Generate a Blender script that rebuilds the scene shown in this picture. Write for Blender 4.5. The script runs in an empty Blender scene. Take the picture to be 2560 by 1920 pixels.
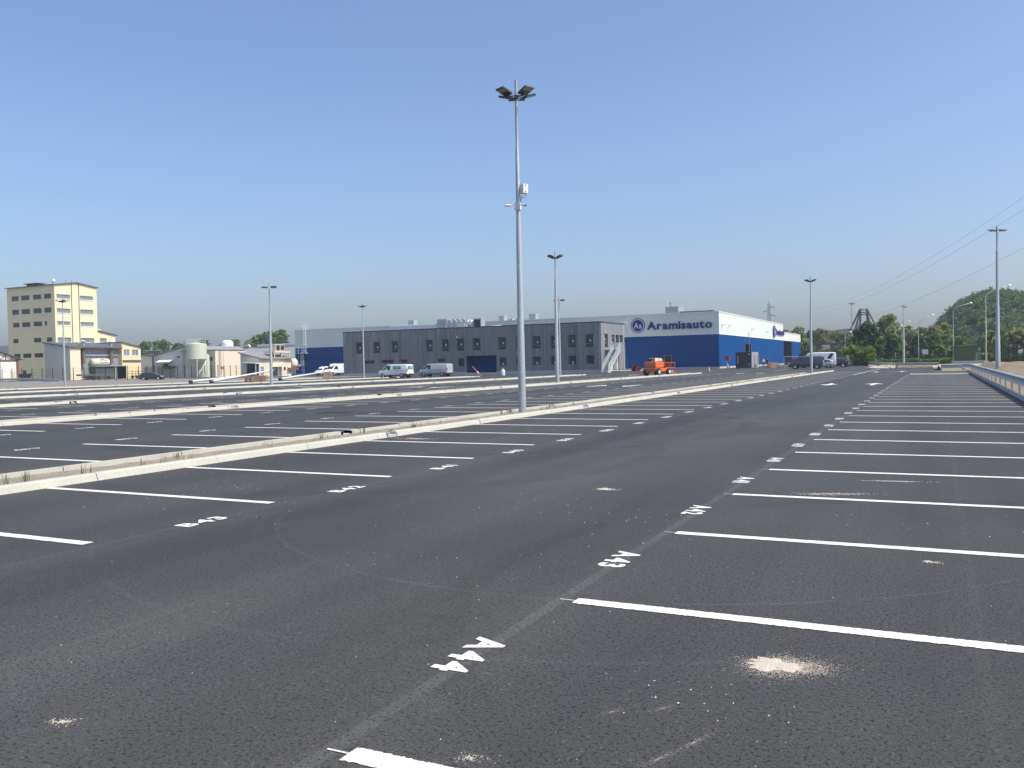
import bpy, math, random
from mathutils import Vector, Matrix, noise as mnoise
random.seed(7)
PI = math.pi
R = math.radians
S = bpy.context.scene
COL = S.collection

# ------------------------------------------------------------------ materials
def mat(name, col, rough=0.7, metal=0.0, var=0.12, scale=3.0, bump=0.0, bscale=40.0, stretch=(1, 1, 1), island=0.0, spec=0.5, coat=0.0, fine=0.0, fscale=60.0):
    m = bpy.data.materials.new(name); m.use_nodes = True
    nt = m.node_tree; N = nt.nodes; L = nt.links
    b = N['Principled BSDF']
    b.inputs['Roughness'].default_value = rough
    b.inputs['Metallic'].default_value = metal
    b.inputs['Specular IOR Level'].default_value = spec
    b.inputs['Coat Weight'].default_value = coat
    tc = N.new('ShaderNodeTexCoord'); mp = N.new('ShaderNodeMapping'); mp.inputs['Scale'].default_value = stretch
    L.new(tc.outputs['Object'], mp.inputs['Vector'])
    out = None
    c = (col[0], col[1], col[2], 1)
    nz = N.new('ShaderNodeTexNoise'); nz.inputs['Scale'].default_value = scale; nz.inputs['Detail'].default_value = 5
    L.new(mp.outputs[0], nz.inputs['Vector'])
    mx = N.new('ShaderNodeMix'); mx.data_type = 'RGBA'
    mx.inputs[6].default_value = tuple(max(0, v * (1 - var)) for v in col) + (1,)
    mx.inputs[7].default_value = tuple(min(1, v * (1 + var)) for v in col) + (1,)
    L.new(nz.outputs['Fac'], mx.inputs[0])
    cur = mx.outputs[2]
    if fine > 0:
        n2 = N.new('ShaderNodeTexNoise'); n2.inputs['Scale'].default_value = fscale; n2.inputs['Detail'].default_value = 3
        L.new(mp.outputs[0], n2.inputs['Vector'])
        mr = N.new('ShaderNodeMapRange'); mr.inputs[1].default_value = 0.3; mr.inputs[2].default_value = 0.7
        mr.inputs[3].default_value = 1 - fine; mr.inputs[4].default_value = 1 + fine
        L.new(n2.outputs['Fac'], mr.inputs[0])
        vm = N.new('ShaderNodeVectorMath'); vm.operation = 'SCALE'
        L.new(cur, vm.inputs[0]); L.new(mr.outputs[0], vm.inputs[3]); cur = vm.outputs[0]
    if island > 0:
        g = N.new('ShaderNodeNewGeometry')
        mr = N.new('ShaderNodeMapRange'); mr.inputs[3].default_value = 1 - island; mr.inputs[4].default_value = 1 + island
        L.new(g.outputs['Random Per Island'], mr.inputs[0])
        vm = N.new('ShaderNodeVectorMath'); vm.operation = 'SCALE'
        L.new(cur, vm.inputs[0]); L.new(mr.outputs[0], vm.inputs[3]); cur = vm.outputs[0]
    L.new(cur, b.inputs['Base Color'])
    if bump > 0:
        n3 = N.new('ShaderNodeTexNoise'); n3.inputs['Scale'].default_value = bscale; n3.inputs['Detail'].default_value = 4
        L.new(mp.outputs[0], n3.inputs['Vector'])
        bp = N.new('ShaderNodeBump'); bp.inputs['Strength'].default_value = bump; bp.inputs['Distance'].default_value = 0.02
        L.new(n3.outputs['Fac'], bp.inputs['Height']); L.new(bp.outputs[0], b.inputs['Normal'])
    return m

def leafmat(name, col, island=0.33, var=0.3, scale=0.12):
    m = mat(name, col, 0.6, 0, var, scale, island=island, spec=0.2)
    nt = m.node_tree; N = nt.nodes; L = nt.links; b = N['Principled BSDF']
    tr = N.new('ShaderNodeBsdfTranslucent'); mx = N.new('ShaderNodeMixShader'); mx.inputs[0].default_value = .38
    L.new(b.inputs['Base Color'].links[0].from_socket, tr.inputs['Color'])
    L.new(b.outputs[0], mx.inputs[1]); L.new(tr.outputs[0], mx.inputs[2]); L.new(mx.outputs[0], N['Material Output'].inputs['Surface'])
    return m

M = {}
def D(k, *a, **kw): M[k] = mat(k, *a, **kw)
D('galv', (.40, .43, .425), .45, .35, .22, 14, fine=.18, fscale=45)
D('galv_pale', (.56, .59, .58), .5, .2, .12, 6)
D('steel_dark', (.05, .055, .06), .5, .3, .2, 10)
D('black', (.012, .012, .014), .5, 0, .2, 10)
D('rubber', (.02, .02, .022), .8, 0, .2, 12)
D('led_glass', (.30, .27, .20), .25, 0, .15, 20)
D('white_paint', (.78, .78, .76), .35, 0, .04, 3)
D('car_white', (.80, .81, .82), .25, 0, .03, 2, coat=.5)
D('car_silver', (.52, .53, .53), .3, .15, .05, 2, coat=.5)
D('car_grey', (.075, .085, .10), .28, .35, .08, 2, coat=.6)
D('car_dark', (.018, .022, .032), .25, .3, .08, 2, coat=.6)
D('car_glass', (.02, .026, .03), .08, 0, .1, 2, spec=.8)
D('car_trim', (.03, .03, .032), .6, 0, .1, 8)
D('rim', (.42, .42, .43), .35, .6, .1, 8)
D('head_lamp', (.75, .77, .78), .15, 0, .05, 5)
D('tail_lamp', (.42, .02, .02), .3, 0, .1, 5)
D('green_sign', (.03, .28, .08), .5, 0, .06, 5)
D('purple', (.05, .015, .055), .4, 0, .1, 5)
D('orange', (.72, .13, .022), .45, 0, .12, 4)
D('orange_dark', (.42, .08, .02), .5, 0, .15, 4)
D('cream_box', (.62, .56, .42), .55, 0, .1, 4)
D('red', (.48, .03, .025), .5, 0, .12, 4)
D('blue_wall', (.0035, .068, .225), .7, .0, .06, .25, stretch=(1, 1, .2), spec=.06)
D('white_wall', (.71, .745, .675), .6, 0, .035, .25, stretch=(1, 1, .2), spec=.25)
D('white_trim', (.80, .82, .82), .4, 0, .03, 1)
D('concrete', (.46, .47, .46), .85, 0, .12, 1.2, bump=.15)
D('board_grey', (.245, .25, .25), .65, 0, .16, 2.2, stretch=(3, 3, .25), island=.10)
D('board_back', (.12, .125, .135), .75, 0, .14, 2, stretch=(3, 3, .3))
D('parapet', (.06, .075, .11), .5, .2, .1, 1)
D('frame_grey', (.20, .21, .22), .5, .1, .08, 4)
D('glass', (.022, .026, .028), .06, 0, .35, .6, spec=.7)
D('glass_pale', (.20, .24, .25), .12, 0, .3, .7, spec=.7)
D('paper', (.82, .82, .80), .8, 0, .03, 4)
D('navy_sign', (.014, .016, .16), .4, 0, .06, 2)
D('lilac', (.55, .55, .75), .45, 0, .04, 2)
D('door_cream', (.72, .65, .52), .5, 0, .06, 2)
D('roof_unit', (.42, .45, .47), .45, .35, .1, 1.5)
D('duct', (.60, .63, .65), .3, .65, .12, 1.2)
D('tower_wall', (.80, .69, .44), .85, 0, .07, .35, bump=.05)
D('ochre_wall', (.79, .65, .38), .85, 0, .07, .4)
D('cream_wall', (.72, .63, .47), .85, 0, .06, .35)
D('grey_and_shaded_wall', (.50, .49, .43), .85, 0, .09, .4)  # grey walls, also cream buildings' shaded faces with the shade in the colour
D('shed_white', (.56, .58, .55), .8, 0, .08, .5)
D('clad_grey', (.30, .31, .32), .6, .1, .12, .8, stretch=(4, 4, .3))
D('roof_dark', (.10, .10, .11), .75, 0, .25, .9)
D('roof_fibre', (.24, .235, .23), .85, 0, .22, .6)
D('timber_brown', (.17, .08, .05), .8, 0, .2, 2)
D('white_panel', (.72, .70, .64), .75, 0, .05, .8)
D('rust', (.16, .11, .075), .8, .1, .35, 1.5)
D('silo', (.58, .60, .47), .55, 0, .06, .6)
D('dome_white', (.80, .80, .82), .45, 0, .03, 1)
D('shelter_green', (.055, .085, .075), .6, .1, .15, 1)
D('cabin_green', (.085, .105, .042), .75, 0, .14, 1.2, stretch=(.3, .3, 5))
D('cabin_top', (.24, .27, .15), .7, 0, .1, 2)
D('fence_dark', (.012, .028, .026), .6, .1, .15, 6)
D('brick', (.20, .10, .075), .9, 0, .2, 1.5)
D('wood', (.36, .25, .14), .85, 0, .3, 6, stretch=(1, 1, 6), island=.2)
D('plywood', (.62, .46, .28), .8, 0, .12, 2)
D('kerb_concrete', (.46, .445, .37), .9, 0, .16, 1.1, bump=.12, fine=.07, fscale=30)
D('kerb_end', (.42, .43, .42), .9, 0, .14, 4, bump=.1)
D('gravel', (.25, .22, .17), .95, 0, .32, 4, bump=.6, bscale=55, fine=.4, fscale=38)
D('dirt', (.215, .165, .102), .95, 0, .30, .55, bump=.7, bscale=5, fine=.3, fscale=3.5)
D('spoil', (.45, .37, .26), .95, 0, .22, 1.5, bump=.5, bscale=8, fine=.2, fscale=6)
D('sand', (.50, .44, .35), .95, 0, .16, 9, bump=.3, bscale=60, fine=.2, fscale=120)
D('pebble', (.60, .57, .50), .9, 0, .2, 8, island=.35)
D('line_paint', (.74, .72, .65), .8, 0, .07, 1.5, bump=.08, bscale=90, fine=.24, fscale=75)
D('weed', (.14, .17, .045), .7, 0, .3, 3, island=.4)
D('weed_dry', (.34, .27, .12), .8, 0, .3, 3, island=.4)
D('bark', (.12, .095, .07), .9, 0, .3, 3)
D('field', (.20, .185, .11), .95, 0, .4, .08, fine=.25, fscale=1.2)
D('far_hill', (.16, .13, .12), .95, 0, .2, .02)
D('pylon_grey', (.10, .11, .12), .6, .3, .1, 2)
D('bridge_brown', (.075, .06, .06), .7, .1, .15, .5)
D('bridge_yellow', (.62, .50, .06), .5, 0, .1, 1)
D('skin', (.50, .30, .22), .6, 0, .05, 5)
D('hair', (.03, .02, .015), .7, 0, .2, 9)
D('shirt_white', (.74, .74, .74), .8, 0, .05, 5)
D('shirt_navy', (.022, .025, .05), .8, 0, .1, 5)
D('trouser', (.04, .043, .05), .8, 0, .1, 5)
D('kraft', (.50, .33, .19), .85, 0, .15, 5)
D('pale_plastic', (.62, .68, .74), .5, 0, .06, 5)
M['leaf_dark'] = leafmat('leaf_dark', (0.07, 0.135, 0.045))
M['leaf_mid'] = leafmat('leaf_mid', (0.151, 0.23, 0.057))
M['leaf_lite'] = leafmat('leaf_lite', (0.283, 0.313, 0.087))
M['leaf_olive'] = leafmat('leaf_olive', (0.275, 0.293, 0.112))
M['leaf_hill'] = leafmat('leaf_hill', var=.55, scale=.22, col=(0.136, 0.199, 0.082))
M['leaf_bush'] = leafmat('leaf_bush', (0.198, 0.272, 0.047))

# road paint: chippings and dirt show through the thermoplastic
def paint():
    m = mat('line_paint', (.70, .685, .62), .8, 0, .10, 1.2, fine=.14, fscale=70); nt = m.node_tree; N = nt.nodes; L = nt.links; b = N['Principled BSDF']
    src = b.inputs['Base Color'].links[0].from_socket; tc = N.new('ShaderNodeTexCoord')
    def ns(s, lo, hi, mx_):
        n = N.new('ShaderNodeTexNoise'); n.inputs['Scale'].default_value = s; n.inputs['Detail'].default_value = 3; L.new(tc.outputs['Object'], n.inputs['Vector'])
        r = N.new('ShaderNodeMapRange'); L.new(n.outputs['Fac'], r.inputs[0]); r.inputs[1].default_value = lo; r.inputs[2].default_value = hi; r.inputs[3].default_value = 0; r.inputs[4].default_value = mx_; return r.outputs[0]
    a = ns(80, .60, .70, .75); c = ns(2.2, .55, .80, .38)
    ad = N.new('ShaderNodeMath'); ad.operation = 'MAXIMUM'; L.new(a, ad.inputs[0]); L.new(c, ad.inputs[1])
    mx = N.new('ShaderNodeMix'); mx.data_type = 'RGBA'; L.new(ad.outputs[0], mx.inputs[0]); L.new(src, mx.inputs[6]); mx.inputs[7].default_value = (.14, .135, .125, 1); L.new(mx.outputs[2], b.inputs['Base Color'])
    return m
M['line_paint'] = paint()
# asphalt: aggregate grain, paver lanes, tack-coat seams, scuffs
def asphalt():
    m = bpy.data.materials.new('asphalt'); m.use_nodes = True
    nt = m.node_tree; N = nt.nodes; L = nt.links; b = N['Principled BSDF']
    tc = N.new('ShaderNodeTexCoord'); P = tc.outputs['Object']
    def noise(sc, det=3, st=None, rough=.55):
        n = N.new('ShaderNodeTexNoise'); n.inputs['Scale'].default_value = sc; n.inputs['Detail'].default_value = det
        n.inputs['Roughness'].default_value = rough
        if st:
            mp = N.new('ShaderNodeMapping'); mp.inputs['Scale'].default_value = st
            L.new(P, mp.inputs['Vector']); L.new(mp.outputs[0], n.inputs['Vector'])
        else: L.new(P, n.inputs['Vector'])
        return n.outputs['Fac']
    def rng(v, a, b_, c, d, smooth=False):
        r = N.new('ShaderNodeMapRange')
        if smooth: r.interpolation_type = 'SMOOTHSTEP'
        L.new(v, r.inputs[0])
        for i, q in enumerate((a, b_, c, d)): r.inputs[i + 1].default_value = q
        return r.outputs[0]
    def math_(op, a, b_=None):
        k = N.new('ShaderNodeMath'); k.operation = op
        for i, q in enumerate((a, b_)):
            if q is None: continue
            if isinstance(q, (int, float)): k.inputs[i].default_value = q
            else: L.new(q, k.inputs[i])
        return k.outputs[0]
    sep = N.new('ShaderNodeSeparateXYZ'); L.new(P, sep.inputs[0])
    X, Y = sep.outputs[0], sep.outputs[1]
    k = rng(noise(95, 2), .36, .64, .62, 1.34)                 # grain
    vor = N.new('ShaderNodeTexVoronoi'); vor.inputs['Scale'].default_value = 60; L.new(P, vor.inputs['Vector'])
    pits = rng(noise(46, 2), .56, .64, 1.06, .30)               # dark pits between stones
    sc = N.new('ShaderNodeSeparateColor'); L.new(vor.outputs['Color'], sc.inputs[0])
    stones = rng(sc.outputs[0], .95, .98, 1.0, 1.4)           # occasional pale chipping
    lanes = rng(noise(1.0, 4, (.55, .018, 1)), .3, .7, .72, 1.26)
    patch = rng(noise(.22, 4), .3, .7, .80, 1.18)
    v = math_('MULTIPLY', math_('MULTIPLY', k, pits), math_('MULTIPLY', stones, math_('MULTIPLY', lanes, patch)))
    # seams along the bay ends
    wob = rng(noise(.6, 2), 0, 1, -.03, .03)
    def band(x0, w, amt, n_sc=2.5):
        d = math_('ABSOLUTE', math_('SUBTRACT', math_('ADD', X, wob), x0))
        msk = rng(d, w * .75, w * 1.25, 1, 0, True)
        return math_('MULTIPLY', msk, rng(noise(n_sc, 3), .25, .7, amt * .5, amt))
    lift = band(-2.30, .042, .55)
    for x0, w, a in ((-7.0, .05, .25), (-4.6, .03, .12), (-17.3, .05, .3), (-22.2, .05, .3), (.2, .03, .14)):
        lift = math_('ADD', lift, band(x0, w, a))
    def ring(cx, cy, r, w, amt, ylo=None):
        dx = math_('SUBTRACT', X, cx); dy = math_('SUBTRACT', Y, cy)
        d = math_('SQRT', math_('ADD', math_('MULTIPLY', dx, dx), math_('MULTIPLY', dy, dy)))
        msk = rng(math_('ABSOLUTE', math_('SUBTRACT', d, r)), w * .5, w, 1, 0, True)
        return math_('MULTIPLY', msk, rng(noise(1.7, 3), .36, .56, 0, amt))
    for a in RINGS: lift = math_('ADD', lift, ring(*a))
    v = math_('MULTIPLY', v, math_('ADD', lift, 1.0))
    # a long dark tyre band on the left of the aisle
    db = band(-6.2, .45, .22, .6); v = math_('MULTIPLY', v, math_('SUBTRACT', 1.0, db))
    base = N.new('ShaderNodeCombineXYZ')
    for i, c in enumerate((.0468, .0472, .0432)): base.inputs[i].default_value = c
    vm = N.new('ShaderNodeVectorMath'); vm.operation = 'SCALE'; L.new(base.outputs[0], vm.inputs[0]); L.new(v, vm.inputs[3])
    # tan dust carried over the bays
    dust = math_('MULTIPLY', rng(noise(.35, 5, (1, .45, 1)), .52, .78, 0, .22), rng(noise(9, 4), .35, .75, .2, 1))
    mx = N.new('ShaderNodeMix'); mx.data_type = 'RGBA'; L.new(dust, mx.inputs[0]); L.new(vm.outputs[0], mx.inputs[6])
    mx.inputs[7].default_value = (.20, .17, .125, 1)
    L.new(mx.outputs[2], b.inputs['Base Color'])
    b.inputs['Roughness'].default_value = .82
    b.inputs['Specular IOR Level'].default_value = .42
    bp = N.new('ShaderNodeBump'); bp.inputs['Strength'].default_value = .55; bp.inputs['Distance'].default_value = .006
    L.new(noise(85, 2), bp.inputs['Height']); L.new(bp.outputs[0], b.inputs['Normal'])
    return m
RINGS = [(-2.87, 9.46, 4.12, .025, .34), (-3.4, 9.2, 5.2, .04, .15), (-7.6, 32.0, 4.2, .09, .35), (-9.0, 25.5, 6.5, .08, .3), (-12, 20, 8, .3, -.2), (-1, 24, 5.5, .22, -.18), (-9.5, 13.5, 5.2, .3, -.16), (-3.5, 33, 9, .3, -.2), (1.0, 6.5, 4.2, .16, -.12)]
M['asphalt'] = asphalt()

# ------------------------------------------------------------------ mesh builder
class MB:
    def __init__(s): s.v = []; s.f = []; s.m = []
    def add(s, vs, fs, mi=0):
        o = len(s.v); s.v += [tuple(p) for p in vs]
        s.f += [tuple(i + o for i in f) for f in fs]; s.m += [mi] * len(fs)
        return s
    def box(s, x0, x1, y0, y1, z0, z1, mi=0):
        return s.add([(x0, y0, z0), (x1, y0, z0), (x1, y1, z0), (x0, y1, z0), (x0, y0, z1), (x1, y0, z1), (x1, y1, z1), (x0, y1, z1)],
                     [(0, 3, 2, 1), (4, 5, 6, 7), (0, 1, 5, 4), (1, 2, 6, 5), (2, 3, 7, 6), (3, 0, 4, 7)], mi)
    def cbox(s, c, d, mi=0, rot=None):
        hx, hy, hz = d[0] / 2, d[1] / 2, d[2] / 2; c = Vector(c)
        vs = [Vector(p) for p in ((-hx, -hy, -hz), (hx, -hy, -hz), (hx, hy, -hz), (-hx, hy, -hz), (-hx, -hy, hz), (hx, -hy, hz), (hx, hy, hz), (-hx, hy, hz))]
        if rot is not None: vs = [rot @ p for p in vs]
        return s.add([p + c for p in vs], [(0, 3, 2, 1), (4, 5, 6, 7), (0, 1, 5, 4), (1, 2, 6, 5), (2, 3, 7, 6), (3, 0, 4, 7)], mi)
    def quad(s, a, b, c, d, mi=0): return s.add([a, b, c, d], [(0, 1, 2, 3)], mi)
    def prism(s, poly, axis, a0, a1, mi=0):
        # poly: 2-D points; axis 'x': poly=(y,z); 'y': poly=(x,z); 'z': poly=(x,y)
        def P(p, a): return {'x': (a, p[0], p[1]), 'y': (p[0], a, p[1]), 'z': (p[0], p[1], a)}[axis]
        n = len(poly)
        vs = [P(p, a0) for p in poly] + [P(p, a1) for p in poly]
        fs = [tuple(range(n))[::-1], tuple(range(n, 2 * n))] + [(i, (i + 1) % n, n + (i + 1) % n, n + i) for i in range(n)]
        return s.add(vs, fs, mi)
    def tube(s, pts, r, n=8, mi=0, cap=True):
        pts = [Vector(p) for p in pts]
        rs = r if isinstance(r, (list, tuple)) else [r] * len(pts)
        vs = []; fs = []
        up = None
        for i, p in enumerate(pts):
            d = (pts[min(i + 1, len(pts) - 1)] - pts[max(i - 1, 0)]).normalized()
            if up is None:
                up = Vector((0, 0, 1)) if abs(d.z) < .9 else Vector((1, 0, 0))
            x = d.cross(up)
            if x.length < 1e-5: x = d.cross(Vector((0, 1, 0)))
            x.normalize(); y = d.cross(x).normalized(); up = -y if abs(d.z) < .9 else up
            y = x.cross(d).normalized()
            for k in range(n):
                a = 2 * PI * k / n
                vs.append(p + x * math.cos(a) * rs[i] + y * math.sin(a) * rs[i])
        for i in range(len(pts) - 1):
            for k in range(n):
                fs.append((i * n + k, i * n + (k + 1) % n, (i + 1) * n + (k + 1) % n, (i + 1) * n + k))
        if cap: fs += [tuple(range(n))[::-1], tuple(range((len(pts) - 1) * n, len(pts) * n))]
        return s.add(vs, fs, mi)
    def lathe(s, c, prof, n=20, mi=0):
        # prof: (r, z) pairs
        vs = []; fs = []
        for r, z in prof:
            for k in range(n):
                a = 2 * PI * k / n; vs.append((c[0] + r * math.cos(a), c[1] + r * math.sin(a), c[2] + z))
        for i in range(len(prof) - 1):
            for k in range(n):
                fs.append((i * n + k, i * n + (k + 1) % n, (i + 1) * n + (k + 1) % n, (i + 1) * n + k))
        fs += [tuple(range(n))[::-1], tuple(range((len(prof) - 1) * n, len(prof) * n))]
        return s.add(vs, fs, mi)
    def wall(s, axis, val, a0, a1, z0, z1, holes=(), depth=.18, out=-1, mi=0):
        # a wall face with rectangular openings and their reveals; out = side the face looks to
        A = sorted({a0, a1} | {h[0] for h in holes} | {h[1] for h in holes}); Z = sorted({z0, z1} | {h[2] for h in holes} | {h[3] for h in holes})
        def P(a, z, dd=0): return (a, val - out * dd, z) if axis == 'y' else (val - out * dd, a, z)
        flip = (axis == 'y') == (out < 0)
        def q(a, b, c, d): s.quad(*((a, b, c, d) if flip else (d, c, b, a)), mi)
        for i in range(len(A) - 1):
            for j in range(len(Z) - 1):
                ca = (A[i] + A[i + 1]) / 2; cz = (Z[j] + Z[j + 1]) / 2
                if not (a0 <= ca <= a1 and z0 <= cz <= z1): continue
                if any(h[0] < ca < h[1] and h[2] < cz < h[3] for h in holes): continue
                q(P(A[i], Z[j]), P(A[i + 1], Z[j]), P(A[i + 1], Z[j + 1]), P(A[i], Z[j + 1]))
        for h in holes:
            d = h[4] if len(h) > 4 else depth
            a, b, lo, hi = h[:4]
            q(P(a, lo), P(a, lo, d), P(b, lo, d), P(b, lo)); q(P(a, hi, d), P(a, hi), P(b, hi), P(b, hi, d))
            q(P(a, lo), P(a, hi), P(a, hi, d), P(a, lo, d)); q(P(b, lo, d), P(b, hi, d), P(b, hi), P(b, lo))
        return s
    def build(s, name, mats, parent=None, smooth=False, org=None, bevel=0.0):
        if org is None: org = parent_origin(parent)
        me = bpy.data.meshes.new(name)
        me.from_pydata([(p[0] - org[0], p[1] - org[1], p[2] - org[2]) for p in s.v], [], s.f)
        if not isinstance(mats, (list, tuple)): mats = [mats]
        for q in mats: me.materials.append(M[q] if isinstance(q, str) else q)
        me.polygons.foreach_set('material_index', s.m)
        if smooth is True: me.polygons.foreach_set('use_smooth', [True] * len(s.f))
        elif smooth: me.polygons.foreach_set('use_smooth', [True] * len(s.f)); me.set_sharp_from_angle(angle=R(smooth))
        me.update()
        o = bpy.data.objects.new(name, me); COL.objects.link(o)
        if parent is not None: o.parent = parent
        else: o.location = org
        if bevel:
            bv = o.modifiers.new('bevel', 'BEVEL'); bv.width = bevel; bv.segments = 2; bv.limit_method = 'ANGLE'; bv.angle_limit = R(40)
        return o
ORIGIN = {}
def parent_origin(p):
    if p is None: return (0, 0, 0)
    while p.parent is not None: p = p.parent
    return ORIGIN.get(p.name, (0, 0, 0))
def tag(o, label=None, cat=None, group=None, kind=None):
    if label: o['label'] = label
    if cat: o['category'] = cat
    if group: o['group'] = group
    if kind: o['kind'] = kind
    return o
def thing(name, label, cat, loc=(0, 0, 0), rz=0.0, group=None, world=False, kind=None):
    # Empty at the base of the thing; world=True: its parts are given in world coordinates
    o = bpy.data.objects.new(name, None); COL.objects.link(o); o.location = loc; o.rotation_euler = (0, 0, rz)
    o.empty_display_size = .3
    if world: ORIGIN[o.name] = loc
    return tag(o, label, cat, group, kind)
def copy_tree(o, parent=None):
    c = o.copy(); COL.objects.link(c)
    if parent is not None: c.parent = parent
    for ch in list(o.children): copy_tree(ch, c)
    return c

# glyphs of the built-in font, cached as triangulated outlines
GL = {}
def glyph(ch, bold=0.0):
    k = (ch, bold)
    if k in GL: return GL[k]
    cu = bpy.data.curves.new('glyph', 'FONT'); cu.body = ch; cu.offset = bold; cu.resolution_u = 4; cu.fill_mode = 'BOTH'
    ob = bpy.data.objects.new('glyph', cu); COL.objects.link(ob)
    dg = bpy.context.evaluated_depsgraph_get(); dg.update()
    me = ob.evaluated_get(dg).to_mesh()
    vs = [tuple(v.co) for v in me.vertices]; fs = [tuple(p.vertices) for p in me.polygons]
    ob.evaluated_get(dg).to_mesh_clear(); bpy.data.objects.remove(ob); bpy.data.curves.remove(cu)
    xs = [v[0] for v in vs]
    GL[k] = (vs, fs, min(xs), max(xs)); return GL[k]
def text(mb, s, org, ux, uy, height, gap=.12, bold=0.0, thick=0.0, mi=0, width=None):
    # letters along ux, tops along uy; cap height = height
    cap = .73
    k = height / cap; ux = Vector(ux); uy = Vector(uy); n = ux.cross(uy).normalized(); org = Vector(org)
    total = 0; lay = []
    for c in s:
        vs, fs, a, b = glyph(c, bold); lay.append((vs, fs, a, total)); total += (b - a) + gap
    total -= gap
    kx = k if width is None else width / total
    for vs, fs, a, off in lay:
        top = [org + ux * ((v[0] - a + off) * kx) + uy * (v[1] * k) + n * thick for v in vs]
        mb.add(top, fs, mi)
        if thick > .004:
            ed = {}
            for f in fs:
                for i in range(len(f)):
                    e = (f[i], f[(i + 1) % len(f)])
                    if (e[1], e[0]) in ed: del ed[(e[1], e[0])]
                    else: ed[e] = 1
            bot = [p - n * thick for p in top]; m_ = len(top)
            mb.add(top + bot, [(e[0], e[0] + m_, e[1] + m_, e[1]) for e in ed], mi)
    return total * kx
# ------------------------------------------------------------------ ground
def grid(x0, x1, y0, y1, nx, ny, zf):
    mb = MB()
    vs = [(x0 + (x1 - x0) * i / nx, y0 + (y1 - y0) * j / ny) for j in range(ny + 1) for i in range(nx + 1)]
    vs = [(x, y, zf(x, y)) for x, y in vs]
    fs = [(j * (nx + 1) + i, j * (nx + 1) + i + 1, (j + 1) * (nx + 1) + i + 1, (j + 1) * (nx + 1) + i) for j in range(ny) for i in range(nx)]
    return mb.add(vs, fs)
mb = MB(); mb.quad((-1100, -150, -.03), (800, -150, -.03), (800, 1300, -.03), (-1100, 1300, -.03))
tag(mb.build('ground', 'field'), 'dry grassy open ground reaching out to the horizon', 'ground', kind='structure')

mb = MB()
mb.add([(-98, -12, 0), (2.59, -12, 0), (2.59, 98, 0), (-.4, 100.5, 0), (-.4, 126, 0), (-6, 128, 0), (-9, 160, 0), (-12, 300, 0), (-45, 300, 0), (-150, 200, 0), (-150, 96, 0), (-98, 60, 0)], [tuple(range(12))])
park = mb.build('car_park', 'asphalt')
tag(park, 'new dark asphalt car park with white bay lines and painted bay numbers', 'car park', kind='structure')

def rough(x, y, a=.06, s=.6):
    return a * (mnoise.noise(Vector((x * s, y * s, 3.1))) + .5 * mnoise.noise(Vector((x * s * 2.7, y * s * 2.7, 9.4))))
# strip of bare earth between the right kerb and the fence, with spoil heaped up further along
def verge_z(x, y):
    z = .02 + rough(x, y, .05, .5)
    z = max(z, .004)
    t = min(1, max(0, (x - 3.4) / 1.6))
    z += t * (.85 * math.exp(-((y - 100) / 22) ** 2) * (.75 + .6 * mnoise.noise(Vector((x * .35, y * .22, 1)))) + .18 * max(0, mnoise.noise(Vector((x * .5, y * .16, 5)))))
    return z
mb = grid(2.7, 9.3, -5, 135, 44, 420, verge_z)
tag(mb.build('earth_verge', 'dirt', smooth=True), 'brown bare earth verge behind the guard rail on the right', 'verge', kind='structure')
mb = grid(-8.9, 20, 128.3, 164, 60, 60, lambda x, y: .03 + max(0, rough(x, y, .1, .4)) + .12 * min(1, max(0, (y - 130) / 10)))
tag(mb.build('gravel_verge', 'spoil', smooth=True), 'pale gravel and rubble verge beyond the far guard rail', 'verge', kind='structure')
# loose dirt at the far left, between the last kerbs and the old factory fence
def dirt_z(x, y):
    e = min(1, max(0, min(x + 176, -89 - x, y - 56, 128 - y) / 4))
    return .008 + e * (.05 + max(0, rough(x, y, .16, .16)) + max(0, rough(x, y, .05, .8)))
mb = grid(-178, -87.6, 54, 130, 110, 90, dirt_z)
tag(mb.build('dirt_lot', mat('dirt_lot_soil', (.21, .19, .16), .95, 0, .3, .18, bump=.5, bscale=3, fine=.25, fscale=2.5), smooth=True), 'uneven grey brown dirt lot between the last kerb and the factory fence', 'dirt lot', kind='structure')
mb = grid(-66, -48.6, 152, 166.2, 20, 14, lambda x, y: .01 + .05 * max(0, 1 - abs(y - 157.5) / 4) + max(0, rough(x, y, .04, .7)))
tag(mb.build('sand_strip', 'sand', smooth=True), 'pale sand strip in front of the blue hall wall', 'sand', kind='structure')

# ------------------------------------------------------------------ kerbed islands
def kerb_run(mb, me, xa, xb, y0, y1, gaps, seg=2.4, h=.115):
    # precast kerb stones; xa faces the bays, xb the planting strip
    y = y0
    s = 1 if xb > xa else -1
    w = abs(xb - xa)
    def stone(a, b):
        j = random.uniform(-.008, .008); dz = random.uniform(-.006, .006)
        poly = [(xa + j, -.01), (xa + j + s * .035, h - .02 + dz), (xa + j + s * .055, h + dz), (xb + j, h + dz), (xb + j, -.01)]
        mb.prism(poly if s < 0 else poly, 'y', a, b, 0)
    while y < y1:
        e = min(y + seg, y1)
        a, b = y + .006, e - .006
        cut = [g for g in gaps if g[0] < b and g[1] > a]
        for g in cut: mb.box(min(xa, xb), max(xa, xb), max(a, g[0]), min(b, g[1]), -.01, .05)
        if not cut: stone(a, b)
        else:
            g = cut[0]
            if g[0] - a > .15: stone(a, g[0])
            if b - g[1] > .15: stone(g[1], b)
            for yy, q in ((g[0], .03), (g[1], -.03)):
                me.cbox(((xa + xb) / 2, yy + q, h * .46), (w * 1.12, .07, h * .88), 0)
        y = e
WEED = MB(); WEEDD = MB()
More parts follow.
